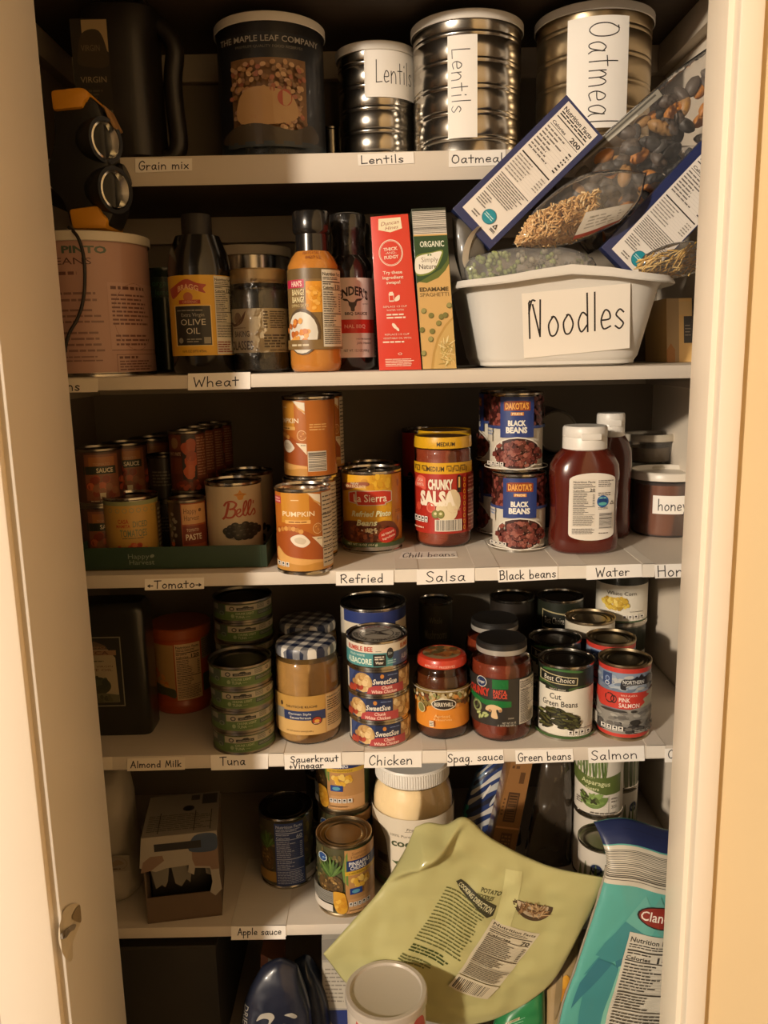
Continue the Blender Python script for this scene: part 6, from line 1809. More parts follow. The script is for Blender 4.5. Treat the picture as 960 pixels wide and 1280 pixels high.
# ================================================================ fifth shelf
def smooth_noise_bag(bm, amp, sc, seed=0):
    for v in bm.verts:
        q = Vector((v.co.x, v.co.y, 0))
        if q.length > .004:
            v.co += q.normalized() * amp * (noise.noise(v.co * sc + Vector((seed, 0, 0))) + .5 * noise.noise(v.co * sc * 2.2))
def newton(S, px, py, u=.5, v=.5):
    for _ in range(14):
        a = px_of(S(u, v)); e = 1e-3
        b_ = px_of(S(u + e, v)); c_ = px_of(S(u, v + e))
        j11, j21 = (b_[0] - a[0]) / e, (b_[1] - a[1]) / e
        j12, j22 = (c_[0] - a[0]) / e, (c_[1] - a[1]) / e
        d = j11 * j22 - j12 * j21
        if abs(d) < 1e-9: break
        fx, fy = px - a[0], py - a[1]
        if abs(fx) + abs(fy) < .02: break
        u = max(-.05, min(1.05, u + (j22 * fx - j12 * fy) / d)); v = max(-.05, min(1.05, v + (j11 * fy - j21 * fx) / d))
    return u, v
def print_on(name, art, q, S, front, N_, parent, du=None, dv=None, lift=0.0, uv=False):
    """printed block whose corners (bl, br, tr, tl) lie where the photo shows them on a bag"""
    last = [.5, .5]
    cq = q if uv else [newton(S, x, y) for x, y in q]
    def fn(x, y, n):
        s_, t_ = x / art.sx, y / art.sy
        u = (cq[0][0] * (1-s_) + cq[1][0] * s_) * (1-t_) + (cq[3][0] * (1-s_) + cq[2][0] * s_) * t_
        v = (cq[0][1] * (1-s_) + cq[1][1] * s_) * (1-t_) + (cq[3][1] * (1-s_) + cq[2][1] * s_) * t_
        return front(u, v) + N_ * (.0007 + lift + n * 4)
    bm_, mm = art.bm(fn, du or art.sx / 30, dv or art.sy / 30)
    return finish(name, bm_, mm, parent, 0)

# flour sack at the far left
p = atZ(140, 1140, S5)
t = thing('flour_sack', 'pale paper sack slumped against the left jamb on the fifth shelf', 'sack', (atY(140, 1080, .1).x, .105, S5))
b = bmesh.new()
loft(b, [(0, .036, .04, 3), (.004, .043, .05, 3.2), (.02, .047, .054, 3), (.07, .039, .05, 3), (.095, .034, .046, 2.8), (.105, .036, .047, 2.8), (.14, .036, .045, 3), (.175, .032, .036, 3, .0, .004), (.19, .027, .016, 3, -.002, .006), (.197, .028, .007, 3, -.003, .01)], 56)
bmesh.ops.subdivide_edges(b, edges=[e for e in b.edges if abs(e.verts[0].co.z - e.verts[1].co.z) > .012], cuts=2)
smooth_noise_bag(b, .0035, 45, 3)
finish('sack', b, mat('#a39a8a', .75, vary=.08, scale=25, bump=.3), t, 0)
b = bmesh.new(); box(b, -.02, .022, -.052, -.051, .058, .082)
a = Art(.042, .026, False); a.rect(0, 0, 1, 1, '#938a7a').ring(.5, .5, .42, .42, .08, '#8a7a66').curve([(.2, .35), (.4, .6), (.6, .75), (.8, .5), (.6, .4), (.4, .3)], '#8a7862').rows(.2, .1, .7, .25, 1, '#5f4c3c')
b.free()
def sk(u, v, n): return Vector((u + .002, -.0515 - n - .0015 * math.cos((u - .02) * 40), .055 + v))
bm_, mm = a.bm(sk); finish('stamp', bm_, mm, t, 0)

# torn white carton
TYF = .012
x0, x1 = atY(181, 1100, TYF).x, atY(273, 1100, TYF).x
zt = atY(226, 1045, TYF).z - S5
yb2 = atZ(235, 994, S5 + zt).y
t = thing('torn_carton', 'torn open white cardboard carton on the fifth shelf beside the sack', 'carton', ((x0 + x1) / 2, TYF + .004, S5), .15)
hw, dp = (x1 - x0) / 2, yb2 - TYF
CW = mat('#958d80', .7, vary=.08, scale=25)
CB = mat('#5c4a38', .8, vary=.15, scale=30)
b = bmesh.new(); box(b, -hw, hw, 0, dp, .0004, .0024); box(b, -hw, -hw + .002, 0, dp, .0024, zt - .002); box(b, hw - .002, hw, 0, dp, .0024, zt - .002); box(b, -hw, hw, dp - .002, dp, .0024, zt - .002)
finish('tray', b, CB, t)
a = Art(2 * hw, dp, False)
a.rect(0, 0, 1, 1, CW).ell(.58, .62, .08, .07, '#2e2b28').rect(.6, .82, .72, .95, '#4a463f').rect(.76, .7, .97, .96, '#4a463f').rows(.05, .1, .95, .5, 9, '#4c4740', .35, .3, .03)
for x in (.2, .68, .9): a.rect(x, .06, x + .012, .55, '#2e2b28')
a.quad('top_panel', [(-hw, 0, zt), (hw, 0, zt), (hw, dp, zt), (-hw, dp, zt)], t, .0018)
a = Art(2 * hw, zt, False)
a.poly([(-.0, 1), (1, 1), (1, .5), (1.02, .32), (.93, .25), (.86, .3), (.9, .42), (.88, .58), (.68, .6), (.66, .52), (.58, .56), (.6, .64), (.3, .63), (.16, .60), (-.05, .66)], CW)
a.poly([(.65, .86), (1, .86), (1, .56), (.9, .56), (.88, .6), (.68, .62), (.65, .7)], '#7a6250').poly([(-.04, .6), (.1, .62), (.28, .72), (.26, .78), (.1, .78), (.0, .72)], '#7a6250')
a.rect(.16, .83, .85, .915, '#242220').curve([(.62, .8), (.95, .78), (1, .9), (.95, .98), (.7, .97)], '#3c4a60').rect(.16, .83, .78, .915, '#242220')
a.quad('torn_front', [(-hw, -.0005, 0), (hw, -.0005, 0), (hw, -.0005, zt), (-hw, -.0005, zt)], t)
b = bmesh.new()
for pts in ([(-.42, .5), (-.36, .26), (-.28, .3), (-.24, .27), (-.2, .33), (-.16, .55)], [(-.15, .55), (-.1, .3), (-.02, .26), (.05, .34), (.1, .3), (.14, .52)], [(.3, .52), (.32, .38), (.4, .35), (.47, .44), (.4, .47), (.36, .55)]):
    f1 = [b.verts.new((x * 2 * hw, .004, z * zt + .12 * zt)) for x, z in pts]; f2 = [b.verts.new((v.co.x, .0052, v.co.z)) for v in f1]
    b.faces.new(f1); b.faces.new(list(reversed(f2)))
    for i in range(len(f1)):
        j = (i + 1) % len(f1); b.faces.new((f1[i], f2[i], f2[j], f1[j]))
bmesh.ops.recalc_face_normals(b, faces=b.faces); finish('torn_strips', b, mat('#6c675c', .8), t)
b = bmesh.new(); box(b, -hw + .002, hw - .002, .0005, .002, .0024, zt * .30); finish('front_flap', b, CB, t)
b = bmesh.new(); box(b, -hw + .004, hw - .004, .03, dp - .004, .0026, zt * .62, bevel=.003); finish('wrapped_contents', b, mat('#33302a', .5, vary=.2, scale=40), t)

# pineapple cans
def pine(a, x, y, w_, h_, n=46):
    a.curve([(x - w_, y), (x - w_ * .8, y + h_ * .5), (x, y + h_ * .72), (x + w_ * .8, y + h_ * .5), (x + w_, y), (x + w_ * .7, y - h_ * .6), (x, y - h_ * .8), (x - w_ * .7, y - h_ * .6)], '#5a4426')
    a.blobs(x, y - .03 * h_, w_ * .9, h_ * .7, n, ['#8c6c3c', '#6e5430', '#a5854c', '#4a381e'], .055, .8)
    for i in range(9):
        an = PI / 2 + (i - 4) * .22
        L = h_ * 1.1 * (1 - .07 * abs(i - 4))
        a.ell(x + math.cos(an) * w_ * .7, y + h_ * .65 + math.sin(an) * L * .5, .05, L * .55, ('#4c6a30', '#5f7c3c', '#3c5526')[i % 3], (an - PI / 2) * 1.0, 10)
def art_pinea(a):
    a.full(0, 1, '#3e4a2c').rect(-1.3, .0, .1, 1, '#4c4a30')
    a.blobs(-.6, .5, .5, .45, 50, ['#5a6234', '#3c4424', '#6a5a34', '#7c7448'], .12, .5, rc=True)
    pine(a, -.48, .42, .4, .26)
    a.poly([(.1, .98), (.1, .45), (-.05, .52), (-.1, .7), (.0, .9)], '#6c8a44')
    a.rect(.0, .02, 1.0, 1, '#b88a56').rect(.12, .04, .98, .24, '#c89a68')
    a.ell(-.72, .86, .2, .07, '#c8ccc4').ell(-.72, .86, .17, .06, '#2a4a84').rows(-.84, .82, -.6, .87, 2, '#9cc4dc', .5, 0, .02)
    a.text('Summer', .52, .94, .045, '#8a6a44', w=.62).text('Harvest', .5, .885, .045, '#8a6a44', w=.62)
    a.rect(.06, .68, 1.0, .84, '#22346a').text('PINEAPPLE', .52, .785, .06, '#dcdce0', w=.82, bold=.03).text('CHUNKS', .46, .72, .055, '#dcdce0', w=.6, bold=.03)
    a.rect(.0, .615, 1.0, .675, '#d0a838').text('in 100% PINEAPPLE JUICE', .5, .643, .028, '#5c4420', w=.8)
    a.blobs(.5, .5, .34, .09, 22, ['#e0b040', '#d09a2c', '#ecc868'], .1, .8)
    a.rect(.14, .32, .54, .415, '#22408a').ell(.34, .365, .14, .03, '#5a9ab8')
    a.curve([(-.4, .36), (-.1, .36), (.0, .3), (.05, .1), (-.1, .03), (-.3, .06), (-.4, .2)], '#d09a30').blobs(-.18, .2, .2, .12, 12, ['#e0b044', '#c88c28'], .08)
    a.rect(-1.3, .18, -.4, .36, '#8a8880').bars(-1.0, .2, -.42, .35, 7, '#5c5a54', False).rect(-1.0, .05, -.42, .16, '#d0c8bc')
    a.facts(.1, .14, .8, .205, 5).rows(.1, .06, .7, .1, 1, '#8a6a44')
PN = 'pineapple cans on the fifth shelf'
DKT = mat('#8b7a5c', .3, 1.0, vary=.1, scale=40)
t, cx, cy, r, h = wrapcan('front can of pineapple chunks with bare lid', (396, 466, 1147, S5, 1019), art_pinea, group=PN, tin=GOLD_WARMLIT_TIN, lidmat=DKT)
PC = (cx, cy, r, h)
dup(t, (atY(431, 1040, cy + .0875).x, cy + .0875, S5), 'lower pineapple can in the stack behind the front one', 0, PN)
dup(t, (atY(431, 990, cy + .085).x - .001, cy + .087, S5 + h + .0004), 'upper pineapple can in the stack under the fourth shelf', -.62, PN)
def art_bluepine(a):
    a.full(0, 1, '#4a4432')
    a.blobs(-.75, .55, .25, .35, 30, ['#5a6234', '#3c4424', '#7c6a44'], .1, .6, rc=True); pine(a, -.72, .42, .22, .24, 24)
    a.rect(-.98, .06, -.42, .22, '#a07a34').blobs(.82, .5, .2, .4, 30, ['#4c5a30', '#6a5a34', '#3c4424'], .1, .6, rc=True)
    a.nut(-.42, .02, .56, .99, '60', '#26396e', '#aab4cc').rect(.58, .05, 1.2, .25, '#77756c').rect(.6, .06, .9, .13, '#b8b0a4')
t, cx, cy, r, h = wrapcan('pineapple can turned to its blue nutrition panel', (325, 393, 1112, S5, 988), art_bluepine, group=PN, lidmat=DARKLID)
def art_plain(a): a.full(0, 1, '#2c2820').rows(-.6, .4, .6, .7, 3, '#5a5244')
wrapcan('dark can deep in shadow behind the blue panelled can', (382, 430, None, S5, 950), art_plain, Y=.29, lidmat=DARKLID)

# coconut oil jar
CY = .125
rj = (567 - 466) / 2 * ((atY(516, 1040, CY) - CAM).dot(FW)) / FPX
cx = atY(516.5, 1040, CY).x
zl = atY(516, 989, CY - rj * .88).z - S5
h = zl + .026
t = glass_jar('coconut_oil_jar', 'large jar of pale coconut oil with ribbed white lid', 'jar', (cx, CY, S5),
    [(0, .001), (rj * .9, .001), (rj * .98, .006), (rj, .02), (rj, zl * .72), (rj * .985, zl * .82), (rj * .94, zl * .91), (rj * .86, zl * .97), (rj * .83, zl * 1.0), (rj * .83, h - .004)],
    mat('#e8d2aa', .4, vary=.04, scale=20), [(rj * .85, zl + .0015), (rj * .885, zl + .0015), (rj * .89, h - .003), (rj * .865, h), (rj * .78, h - .0005), (0, h - .001)], WHITE_PL, zl * .985, .002)
b = bmesh.new()
for i in range(90):
    an = 2 * PI * i / 90
    M = Matrix.Rotation(an, 4, 'Z') @ Matrix.Translation((rj * .887, 0, (zl + h) / 2))
    box(b, -.0005, .0009, -.0009, .0009, -.0105, .0095, M=M)
finish('lid_ribs', b, WHITE_PL, t)
a = Art(rj, zl * .68)
a.full(0, 1, '#e0d3bd').curve([(-1.05, .98), (-.95, .95), (-.7, .72), (-.62, .5), (-.6, .0), (-1.4, .0), (-1.4, 1)], '#7c6850').rect(-.86, .3, -.62, .42, '#3c3024').rows(-.9, .1, -.64, .28, 5, '#5c4a38').rect(-1.3, .0, -.5, .06, '#5a6c34').full(0, .05, '#5a6c34')
a.curve([(.05, .9), (.5, .92), (.45, .85), (.05, .83)], '#e0d3bd').text('Fresh Finds', .15, .86, .04, '#5c5034', w=.62, shear=.2).rect(-.2, .825, .5, .83, '#5c5034')
a.text('100% Pure Refined', -.12, .76, .035, '#7c705c', w=.9).text('coconut', .03, .655, .1, '#4a5234', w=1.15, bold=.03).text('oil', .1, .52, .1, '#4a5234', w=.35, bold=.03)
a.ell(.0, .44, .3, .14, '#5c4028').ell(.05, .44, .24, .11, '#d8ccb4')
for i in range(6): a.ell(-.35 + .02 * i, .33 + .02 * i, .2, .012, '#4a5a30', -.5 + .25 * i, 8)
a.facts(-.5, .12, .4, .2, 4)
a.wrap('label', rj + .0003, zl * .06, t)

# white and blue packet, brown carton in film, dark film packet
NVB = Vector((-.1, -1, .25)).normalized()
t = thing('snack_packet', 'crinkled white and blue snack packet behind the green pouch', 'packet', (0, 0, 0))
Y = .19
S = coons(edge([(596, 962), (618, 950), (646, 942)], Y), edge([(652, 1070), (650, 1005), (646, 942)], Y), edge([(584, 1070), (615, 1074), (652, 1070)], Y), edge([(584, 1070), (578, 1015), (596, 962)], Y))
o, fr = pillow('wrapper', S, NVB, dome(.022, .5), mat('#2c3c6c', .3, coat=.6), t, 30, 30, .003, 40, 12)
a = Art(1, 1, False)
a.rect(.0, .75, .3, 1, '#55708c').rect(.02, .25, .12, .6, '#3c9c94')
R2 = random.Random(4)
for i in range(9):
    y = .12 + i * .095; sl = .12
    a.curve([(.12, y), (.35, y + .03 + sl * .3), (.7, y + sl), (.95, y + sl * 1.2), (.95, y + sl * 1.2 + .055), (.6, y + sl * .9 + .06), (.3, y + .09), (.1, y + .05)], ('#c8c4bc', '#26283a', '#b8b8b4')[i % 3])
for i in range(10):
    x, y = R2.uniform(.2, .8), R2.uniform(.15, .85); a.ell(x, y, .09, .02, R2.choice(['#d8d4cc', '#1c1e28', '#c0c0bc']), R2.uniform(.5, 1.2), 10)
bm_, mm = a.bm(lambda u, v, n: fr(u, v) + NVB * (n + .0005), .05, .05); finish('print', bm_, mm, t, 0)
t, loc, W, H = carton('food_carton', 'narrow brown carton leaning upright beside the dark film packet', 'carton', [(612, 1064), (643, 1068), (666, 952), (640, 950)], .115, .045, mat('#8c6238', .35, coat=.6, vary=.1, scale=20))
a = Art(W, H, False)
a.rect(0, 0, 1, 1, '#8c6238').rect(0, 0, 1, .27, '#80582f').rect(0, .265, 1, .285, '#c08a54').rect(.3, .03, .75, .22, '#5a3c22').rows(.35, .05, .7, .2, 4, '#8c6238', .5, 0, .01)
a.rect(.22, .34, .72, .66, '#4a3220').rect(.28, .36, .66, .64, '#6e4c2c').bars(.3, .37, .64, .63, 10, '#3c2818', False).rect(.55, .76, .78, .88, '#5a3c22').rows(.1, .9, .5, .96, 1, '#5a3c22').rows(.06, .4, .16, .6, 5, '#5a3c22')
a.quad('side_print', [p + Vector((0, -.0003, 0)) for p in loc], t)
t = thing('film_packet', 'dark brown packet wrapped in glossy film beside the asparagus cans', 'packet', (0, 0, 0))
Y = [.15, .15, .15]
S = coons(edge([(678, 945), (695, 944), (714, 946)], .136), edge([(714, 1088), (715, 1020), (714, 946)], .136), edge([(652, 1084), (685, 1090), (714, 1088)], .136), edge([(652, 1084), (664, 1020), (678, 945)], .136))
pillow('wrapper', S, NVB, dome(.024, .45), mat('#3d342a', .2, coat=1, vary=.2, scale=14, bump=.5), t, 28, 36, .004, 32, 15)

# asparagus cans
def art_asp(a):
    a.full(0, 1, '#d8cfc0').blobs(-.3, .8, .6, .2, 10, ['#6c7c44'], .1)
    for i in range(10):
        x = -.85 + i * .125; a.ell(x, .82, .06, .24, ('#5c7038', '#74864c', '#4a5c2c')[i % 3], .05 * (i % 3 - 1), 12); a.ell(x + .03, .85, .012, .15, '#c8c8b0', .05, 8)
    a.poly([(-1.1, .72), (-.4, .62), (.3, .63), (.85, .68), (.85, .36), (.3, .34), (-.3, .40), (-1.1, .52)], '#5c6a34')
    a.text('CUT', -.3, .615, .035, '#c0c490', w=.36).text('Asparagus', -.13, .535, .075, '#d4d4a4', w=1.2, bold=.01, rot=-.06).text('Spears', -.26, .435, .055, '#d4d4a4', w=.56, bold=.01)
    a.ell(-.2, .3, .6, .2, '#6c8444', a0=PI, a1=2 * PI)
    R3 = random.Random(6)
    for i in range(24): a.ell(-.2 + R3.uniform(-.45, .45), .25 + R3.uniform(-.08, .1), .17, .022, R3.choice(['#7c944c', '#5c6c34', '#3a3c20', '#8ca45c']), R3.uniform(-1, 1), 8)
    a.rows(-.85, .13, -.62, .24, 3, '#6a6258', .4, 0, .01).rect(.4, .05, .41, .33, '#6a6258').text('3.5', .6, .14, .05, '#6a6258', w=.22).rows(.5, .2, .72, .3, 2, '#8a8278', .5, 0, .01).rows(-.3, .02, .8, .05, 1, '#6a6258', .8)
def art_asp2(a):
    a.full(0, 1, '#cfc6b8').ell(-.25, .72, .28, .1, '#b8b4a8').ell(-.25, .72, .24, .085, '#1f2a4a').text('Kroger', -.25, .72, .05, '#c8c8c4', w=.32, shear=.2)
    for i in range(9): a.curve([(-.9 + i * .2, .0), (-.95 + i * .2, .3), (-.92 + i * .2, .55 + .1 * (i % 2)), (-.86 + i * .2, .7 + .1 * (i % 2)), (-.8 + i * .2, .5), (-.78 + i * .2, .0)], ('#5c6a3c', '#74785c', '#4a5630')[i % 3])
AG = 'asparagus cans on the fifth shelf'
hA, rA = .112, .0368
yA = .034
pA = atY(753, 1100, yA)
zc_ = atY(752, 1028, yA + rA).z - S5
hA = zc_
a = cyl_art(rA, hA - .01); art_asp2(a)
t = can('food_can', 'front asparagus can half covered by the teal chip bag', 'can', (pA.x, yA, S5), rA, hA, a, 0, AG, TIN, 'nest', mat('#9a9284', .3, 1.0))
y2 = atZ(748, 1023, S5 + hA).y + rA
y2 = max(y2, yA + 2 * rA + .002)
dup(t, (atY(746, 1050, y2).x, y2, S5), 'lower asparagus can in the stack behind the front one', .35)
a = cyl_art(rA, hA - .01); art_asp(a)
can('food_can', 'upper can of cut asparagus spears under the Salmon strip', 'can', (atY(748, 990, y2 - .002).x, y2 - .002, S5 + hA + .0004), rA, hA, a, 0, AG, TIN, 'ring')
y3 = y2 + 2 * rA + .003
for lv in range(2):
    dup(t, (atY(768, 1000, y3).x, y3, S5 + lv * (hA + .0004)), ('lower', 'upper')[lev] and (('lower asparagus can at the back right in shadow', 'upper asparagus can at the back right in shadow')[lv]), 1.2)

# ---- the big green pouch hanging over the shelf edge
t = thing('food_pouch', 'large crumpled pale green pouch hanging over the front of the fifth shelf', 'pouch', (0, 0, 0))
YT, YBt = -.030, -.042
ys = lambda a_, b_, n_: [a_ + (b_ - a_) * i / (n_ - 1) for i in range(n_)]
S = coons(edge([(519, 1034), (535, 1028), (558, 1030), (582, 1021), (612, 1046), (660, 1072), (700, 1086), (757, 1097)], YT),
          edge([(652, 1258), (690, 1228), (718, 1180), (742, 1135), (757, 1097)], ys(YBt, YT, 5)),
          edge([(404, 1192), (436, 1232), (490, 1262), (560, 1281), (610, 1276), (652, 1258)], YBt),
          edge([(404, 1192), (440, 1152), (475, 1112), (502, 1070), (519, 1034)], ys(YBt, YT, 5)))
NG = Vector((-.05, -1, .22)).normalized()
def gth(u, v):
    base = .016 * (max(0, 4 * u * (1 - u)) ** .5) * (max(0, 4 * v * (1 - v)) ** .5)
    d = ((u - .26) * .50 - (v - 1.0) * -.30)          # distance from the crease near the mouth
    d = ((u - .43) * .95 - (v - 1.0)) / 1.38
    e = min(1, 5 * min(u, 1 - u, v, 1 - v) + .15)
    saw = max(0, min(1, (d + .26) / .24)) if d < -.02 else max(0, 1 - (d + .02) / .07)
    cr = .034 * saw * saw * (3 - 2 * saw) * max(0, min(1, (v - .42) * 3)) * max(0, min(1, (1.08 - v) * 5))
    d2 = (u - .62) * .9 + (v - .1) * .35
    return base + e * (cr + .005 * math.exp(-(d2 / .06) ** 2) * max(0, 1 - v) + .004 * math.exp(-((v - .84) / .05) ** 2) * u)
GRN = mat('#b2ae78', .32, coat=.35, vary=.05, scale=6)
o, fr = pillow('pouch', S, NG, gth, GRN, t, 90, 90, .0058, 20, 22)
sm = .6
a = Art(.07, .10, False)
a.rows(.0, .28, .98, .97, 17, '#5f6238', .36, .12, .02).rows(.05, .14, .8, .25, 3, '#3f4a24', .5, .2, .02).rows(.0, .0, .75, .1, 3, '#5f6238', .5, .3, .02)
print_on('directions_text', a, [(497, 1190), (562, 1222), (613, 1130), (560, 1098)], S, fr, NG, t)
a = Art(.055, .012, False)
a.poly([(.0, .5), (.06, 1), (.95, .95), (1, .3), (.93, .0), (.2, .1)], '#3a3828').text('COOKING DIRECTION', .52, .52, .42, '#c8c49c', w=.84, bold=.02)
print_on('directions_bar', a, [(566, 1100), (611, 1143), (623, 1126), (573, 1092)], S, fr, NG, t)
a = Art(.03, .012, False); a.text('POTATO', .6, .75, .38, '#4c4c2c', w=.9, bold=.02).text('NOODLES', .45, .2, .38, '#4c4c2c', w=.85, bold=.02)
print_on('product_text', a, [(594, 1113), (617, 1120), (626, 1107), (598, 1100)], S, fr, NG, t)
a = Art(.05, .075, False)
a.nut(.0, .2, 1, 1, '70', '#c2b9a0', '#3c3428').rect(.0, .0, 1, .2, '#c2b9a0').bars(.04, .02, .8, .17, 20, '#2c2620')
print_on('nutrition_panel', a, [(560, 1222), (608, 1240), (674, 1163), (615, 1142)], S, fr, NG, t)
a = Art(.05, .04, False)
a.ell(.5, .75, .5, .68, '#4c3c2a', a0=PI, a1=2 * PI).ell(.5, .72, .4, .5, '#b8a88c', a0=PI, a1=2 * PI)
R4 = random.Random(8)
for i in range(46): a.ell(.5 + R4.uniform(-.33, .33), .5 + R4.uniform(-.15, .22), .14, .018, R4.choice(['#a8845c', '#8c6a44', '#c4a478', '#6c4c30']), R4.uniform(0, 3), 8)
print_on('bowl_picture', a, [(636, 1139), (688, 1153), (690, 1122), (640, 1108)], S, fr, NG, t)
a = Art(.02, .06, False); a.rect(0, 0, 1, 1, '#c2bf88')
print_on('tape', a, [(617, 1146), (637, 1152), (652, 1086), (631, 1082)], S, fr, NG, t)

# ---- teal chip bag at the right
t = thing('chip_bag', 'tall teal chip bag with navy top and nutrition panel by the right jamb', 'bag', (0, 0, 0))
CYS = [-.052, -.052, -.05, -.047, -.042, -.036, -.024, -.006]
S = coons(edge([(742, 1027), (780, 1022), (830, 1036), (868, 1042)], -.006),
          edge([(868, 1330), (868, 1268), (868, 1224), (868, 1182), (868, 1134), (868, 1094), (868, 1064), (868, 1042)], CYS),
          edge([(690, 1330), (740, 1334), (800, 1334), (868, 1330)], -.052),
          edge([(690, 1330), (701, 1262), (717, 1215), (732, 1170), (748, 1120), (758, 1080), (752, 1050), (742, 1027)], CYS))
NC = Vector((-.12, -1, .15)).normalized()
TEAL = mat('#58a399', .35, coat=.3, vary=.04, scale=8)
o, fr = pillow('bag', S, NC, dome(.013, .5), TEAL, t, 40, 60, .0022, 30, 31)
a = Art(.1, .05, False); a.rect(0, 0, 1, 1, '#1f2a52').rows(.3, .55, .7, .6, 1, '#1a2244', .5)
print_on('navy_top', a, [(0, .835), (1, .835), (1, .995), (0, .995)], S, fr, NC, t, uv=True)
a = Art(.1, .04, False); a.rect(0, 0, 1, 1, '#c8c0ae').bars(0, .1, 1, .9, 17, '#4c463c', False)
print_on('striped_band', a, [(0, .635), (1, .625), (1, .825), (0, .828)], S, fr, NC, t, uv=True)
a = Art(.1, .1, False)
T2, T3, T4 = '#3f8488', '#7ab8a6', '#34717f'
a.poly([(.45, .98), (.62, .8), (.5, .62), (.3, .78)], '#65aa9e').poly([(.05, .36), (.3, .5), (.2, .62)], T2).poly([(.15, .62), (.3, .78), (.75, .66), (.3, .5), (.1, .52)], T2).poly([(.35, .5), (.75, .64), (.72, .3), (.6, .0), (.3, .02)], T3).poly([(.15, .0), (.32, .0), (.35, .45), (.28, .48), (.1, .3)], T2).poly([(.3, .5), (.33, .45), (.5, .6)], T4).poly([(.75, .64), (.78, .7), (.66, .3), (.6, .0), (.7, .0)], T4).poly([(.6, 1), (.85, .7), (.75, .66), (.5, .85)], '#5f9c92').poly([(.05, .1), (.28, .48), (.14, .5), (.04, .3)], T4)
print_on('facet_print', a, [(702, 1278), (866, 1295), (866, 1120), (760, 1106)], S, fr, NC, t)
a = Art(.05, .03, False); a.ell(.5, .5, .5, .5, '#2c1c1a').ell(.5, .5, .46, .45, '#8a2f26').text("Clancy's", .5, .52, .42, '#e8dcd0', w=.84, shear=.2, bold=.01)
print_on('logo_oval', a, [(794, 1150), (855, 1158), (855, 1129), (794, 1123)], S, fr, NC, t, lift=.0012)
a = Art(.06, .12, False); a.nut(0, 0, 1, 1, '140', '#c9c3b4', '#3a3630')
print_on('nutrition_panel', a, [(752, 1296), (838, 1312), (850, 1167), (785, 1157)], S, fr, NC, t, lift=.0012)
c = [fr(.0, v / 24) for v in range(1, 18)]
b = bmesh.new(); tube(b, [p + NC * .001 for p in c], .0022, 8, taper=[.6 + .4 * math.sin(i * 1.3) ** 2 for i in range(len(c))])
finish('silver_seam', b, mat('#b8b0a0', .3, .6), t, 60)

# ================================================================ lowest shelf
t = thing('storage_box', 'large plain dark box in the shade on the lowest shelf', 'box', (0, 0, 0))
x0, x1 = atY(130, 1250, .05).x, atY(274, 1250, .05).x
b = bmesh.new(); box(b, x0, x1, .05, .30, S6, atY(220, 1182, .05).z, bevel=.002); finish('box', b, mat('#2f2c27', .6, vary=.15, scale=14), t)
b = bmesh.new(); box(b, x0 - .001, x1 + .001, .048, .302, atY(220, 1186, .05).z, atY(220, 1182, .05).z + .001, bevel=.0008); finish('lid_edge', b, mat('#363129', .6, vary=.1), t)
# navy bags
def navybag(label, tp, rt, bt, lf, Y, art=None, q=None, seed=0, col='#1d2233'):
    t = thing('food_bag', label, 'bag', (0, 0, 0))
    S = coons(edge(tp, Y), edge(rt, Y - .01), edge(bt, Y - .015), edge(lf, Y - .01))
    # close the corners exactly
    tpw, rtw, btw, lfw = edge(tp, Y), edge(rt, [Y - .015 + .015 * i / (len(rt) - 1) for i in range(len(rt))]), edge(bt, Y - .015), edge(lf, [Y - .015 + .015 * i / (len(lf) - 1) for i in range(len(lf))])
    S = coons(tpw, rtw, btw, lfw)
    o, fr = pillow('bag', S, NC, dome(.022, .5), mat(col, .35, coat=.3, vary=.1, scale=10), t, 36, 36, .003, 30, seed)
    return t, S, fr
t, S, fr = navybag('navy bag of dried fruit with white script on the lowest shelf', [(328, 1207), (350, 1198), (372, 1206)], [(392, 1330), (388, 1260), (372, 1206)], [(294, 1330), (340, 1336), (392, 1330)], [(294, 1330), (306, 1250), (328, 1207)], -.02, seed=41)
a = Art(.06, .06, False)
W_ = '#a8a49a'
for pts in ([(.1, .62), (.2, .8), (.4, .85), (.5, .75), (.42, .6), (.55, .55), (.7, .6), (.72, .5), (.55, .42), (.36, .5), (.38, .68), (.25, .7)], [(.1, .3), (.3, .45), (.5, .4), (.45, .3), (.25, .2), (.3, .1), (.5, .15), (.6, .1), (.4, .0), (.15, .1)]): a.curve(pts, W_)
a.curve([(.7, .8), (.85, .85), (.95, .75), (.9, .7), (.8, .76)], W_)
print_on('script', a, [(318, 1300), (378, 1306), (376, 1248), (322, 1246)], S, fr, NC, t)
a = Art(.012, .04, False); a.text('DRIED', .5, .5, .2, W_, w=2.6, rot=-PI / 2 + .05)
print_on('side_word', a, [(303, 1285), (314, 1287), (318, 1247), (309, 1245)], S, fr, NC, t)
navybag('plain dark blue bag beside the dried fruit bag', [(368, 1200), (382, 1194), (394, 1206)], [(416, 1330), (410, 1250), (394, 1206)], [(380, 1330), (400, 1334), (416, 1330)], [(380, 1330), (376, 1260), (368, 1200)], .02, seed=43, col='#1c2740')
t, loc, W, H = carton('food_carton', 'small orange and white carton behind the dried fruit bag', 'carton', [(322, 1354), (350, 1356), (352, 1206), (326, 1192)], .09, .06, mat('#8c5a38', .5))
a = Art(W, H, False); a.rect(0, 0, 1, 1, '#8c4a2c').rect(.35, 0, 1, 1, '#8f897e').bars(.4, .5, .96, .95, 6, '#6c665c', False).ell(.2, .75, .14, .1, '#b8a890')
a.quad('side_print', [p + Vector((0, -.0003, 0)) for p in loc], t)
t, loc, W, H = carton('food_carton', 'white and blue carton under the left corner of the green pouch', 'carton', [(404, 1330), (470, 1334), (462, 1172), (402, 1174)], .012, .1, mat('#b8b0a2', .4, coat=.3))
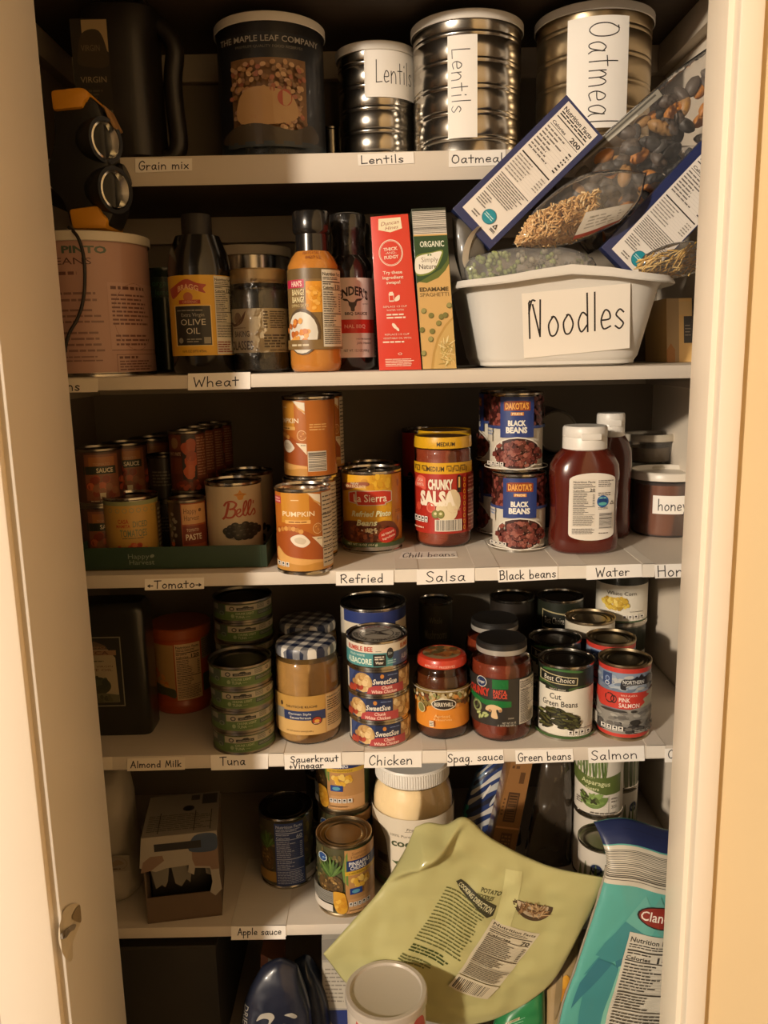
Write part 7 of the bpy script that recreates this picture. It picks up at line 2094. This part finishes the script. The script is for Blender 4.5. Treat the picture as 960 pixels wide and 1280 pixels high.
a = Art(W, H, False); a.rect(0, 0, 1, 1, '#a8a298').rect(0, .84, 1, 1, '#8a857c').rect(.02, .46, .62, .82, '#c0b8a8').rows(.06, .5, .5, .78, 9, '#8a8278', .35).rows(.5, .55, .6, .75, 6, '#3c3830', .4).poly([(.62, .46), (.62, .75), (1, .62), (1, .3)], '#243470').poly([(.02, .44), (.6, .45), (1, .28), (1, .0), (.4, .2)], '#243470').poly([(.02, .0), (.02, .42), (.4, .18), (.5, .0)], '#8c8478')
a.quad('side_print', [p + Vector((0, -.0003, 0)) for p in loc], t)
# round tub with clear lid
TYc = -.108
rt_ = (535 - 430) / 2 * ((atY(482, 1240, TYc) - CAM).dot(FW)) / FPX * .985
c_ = atY(482.5, 1236, TYc)
zt_ = atY(482, 1199, TYc + rt_).z
h = zt_ - S6
t = thing('round_tub', 'round canister with frosted plastic lid in front of the green pouch', 'canister', (c_.x, TYc, S6))
part_lathe('body', [(0, 0), (rt_ * .95, 0), (rt_ * .96, .002), (rt_ * .95, h - .012), (0, h - .012)], mat('#c9c0b2', .45, coat=.2), t)
a = Art(rt_ * .951, h * .9)
a.full(0, 1, '#c9c0b2').poly([(-.9, .5), (-.75, .985), (-.6, .95), (-.5, .6)], '#b83428').curve([(.55, .6), (.62, .93), (.8, .985), (.95, .9), (.95, .5)], '#b83428').text('Oats', .3, .8, .1, '#b83428', w=.8, bold=.02)
a.wrap('label', rt_ * .952, h * .05, t)
FROST = mat('#b9b0a4', .3, coat=.3, vary=.03, scale=10)
part_lathe('lid', [(rt_ * .96, h - .011), (rt_ * .995, h - .011), (rt_, h - .008), (rt_ * .995, h - .001), (rt_ * .97, h), (rt_ * .88, h), (rt_ * .85, h - .003), (rt_ * .82, h - .0035), (0, h - .003)], FROST, t)
# green and tan bags at the bottom right
t, S, fr = navybag('bright green bag at the foot of the green pouch', [(622, 1262), (650, 1238), (680, 1208)], [(684, 1330), (682, 1270), (680, 1208)], [(608, 1330), (645, 1334), (684, 1330)], [(608, 1330), (612, 1296), (622, 1262)], -.012, seed=51, col='#2a7a48')
a = Art(.05, .05, False); a.rows(.1, .1, .7, .75, 9, '#8cc0a0', .25, .3, .03).rect(.0, .72, .45, .8, '#c0b48c').bars(.05, .73, .42, .79, 12, '#3c3c2c')
print_on('print', a, [(622, 1290), (672, 1296), (672, 1236), (634, 1262)], S, fr, NC, t)
t, S, fr = navybag('tan bag with orange pieces between the green bag and the chip bag', [(684, 1202), (704, 1180), (722, 1160)], [(728, 1330), (726, 1240), (722, 1160)], [(676, 1330), (700, 1334), (728, 1330)], [(676, 1330), (678, 1260), (684, 1202)], .002, seed=53, col='#a58a60')
a = Art(.02, .06, False); a.blobs(.55, .55, .3, .35, 14, ['#d89a30', '#c8842c'], .25, 1).curve([(.0, .1), (.3, .5), (.2, .9), (-.1, .8)], '#8a7450')
print_on('print', a, [(690, 1270), (714, 1272), (716, 1190), (698, 1200)], S, fr, NC, t)
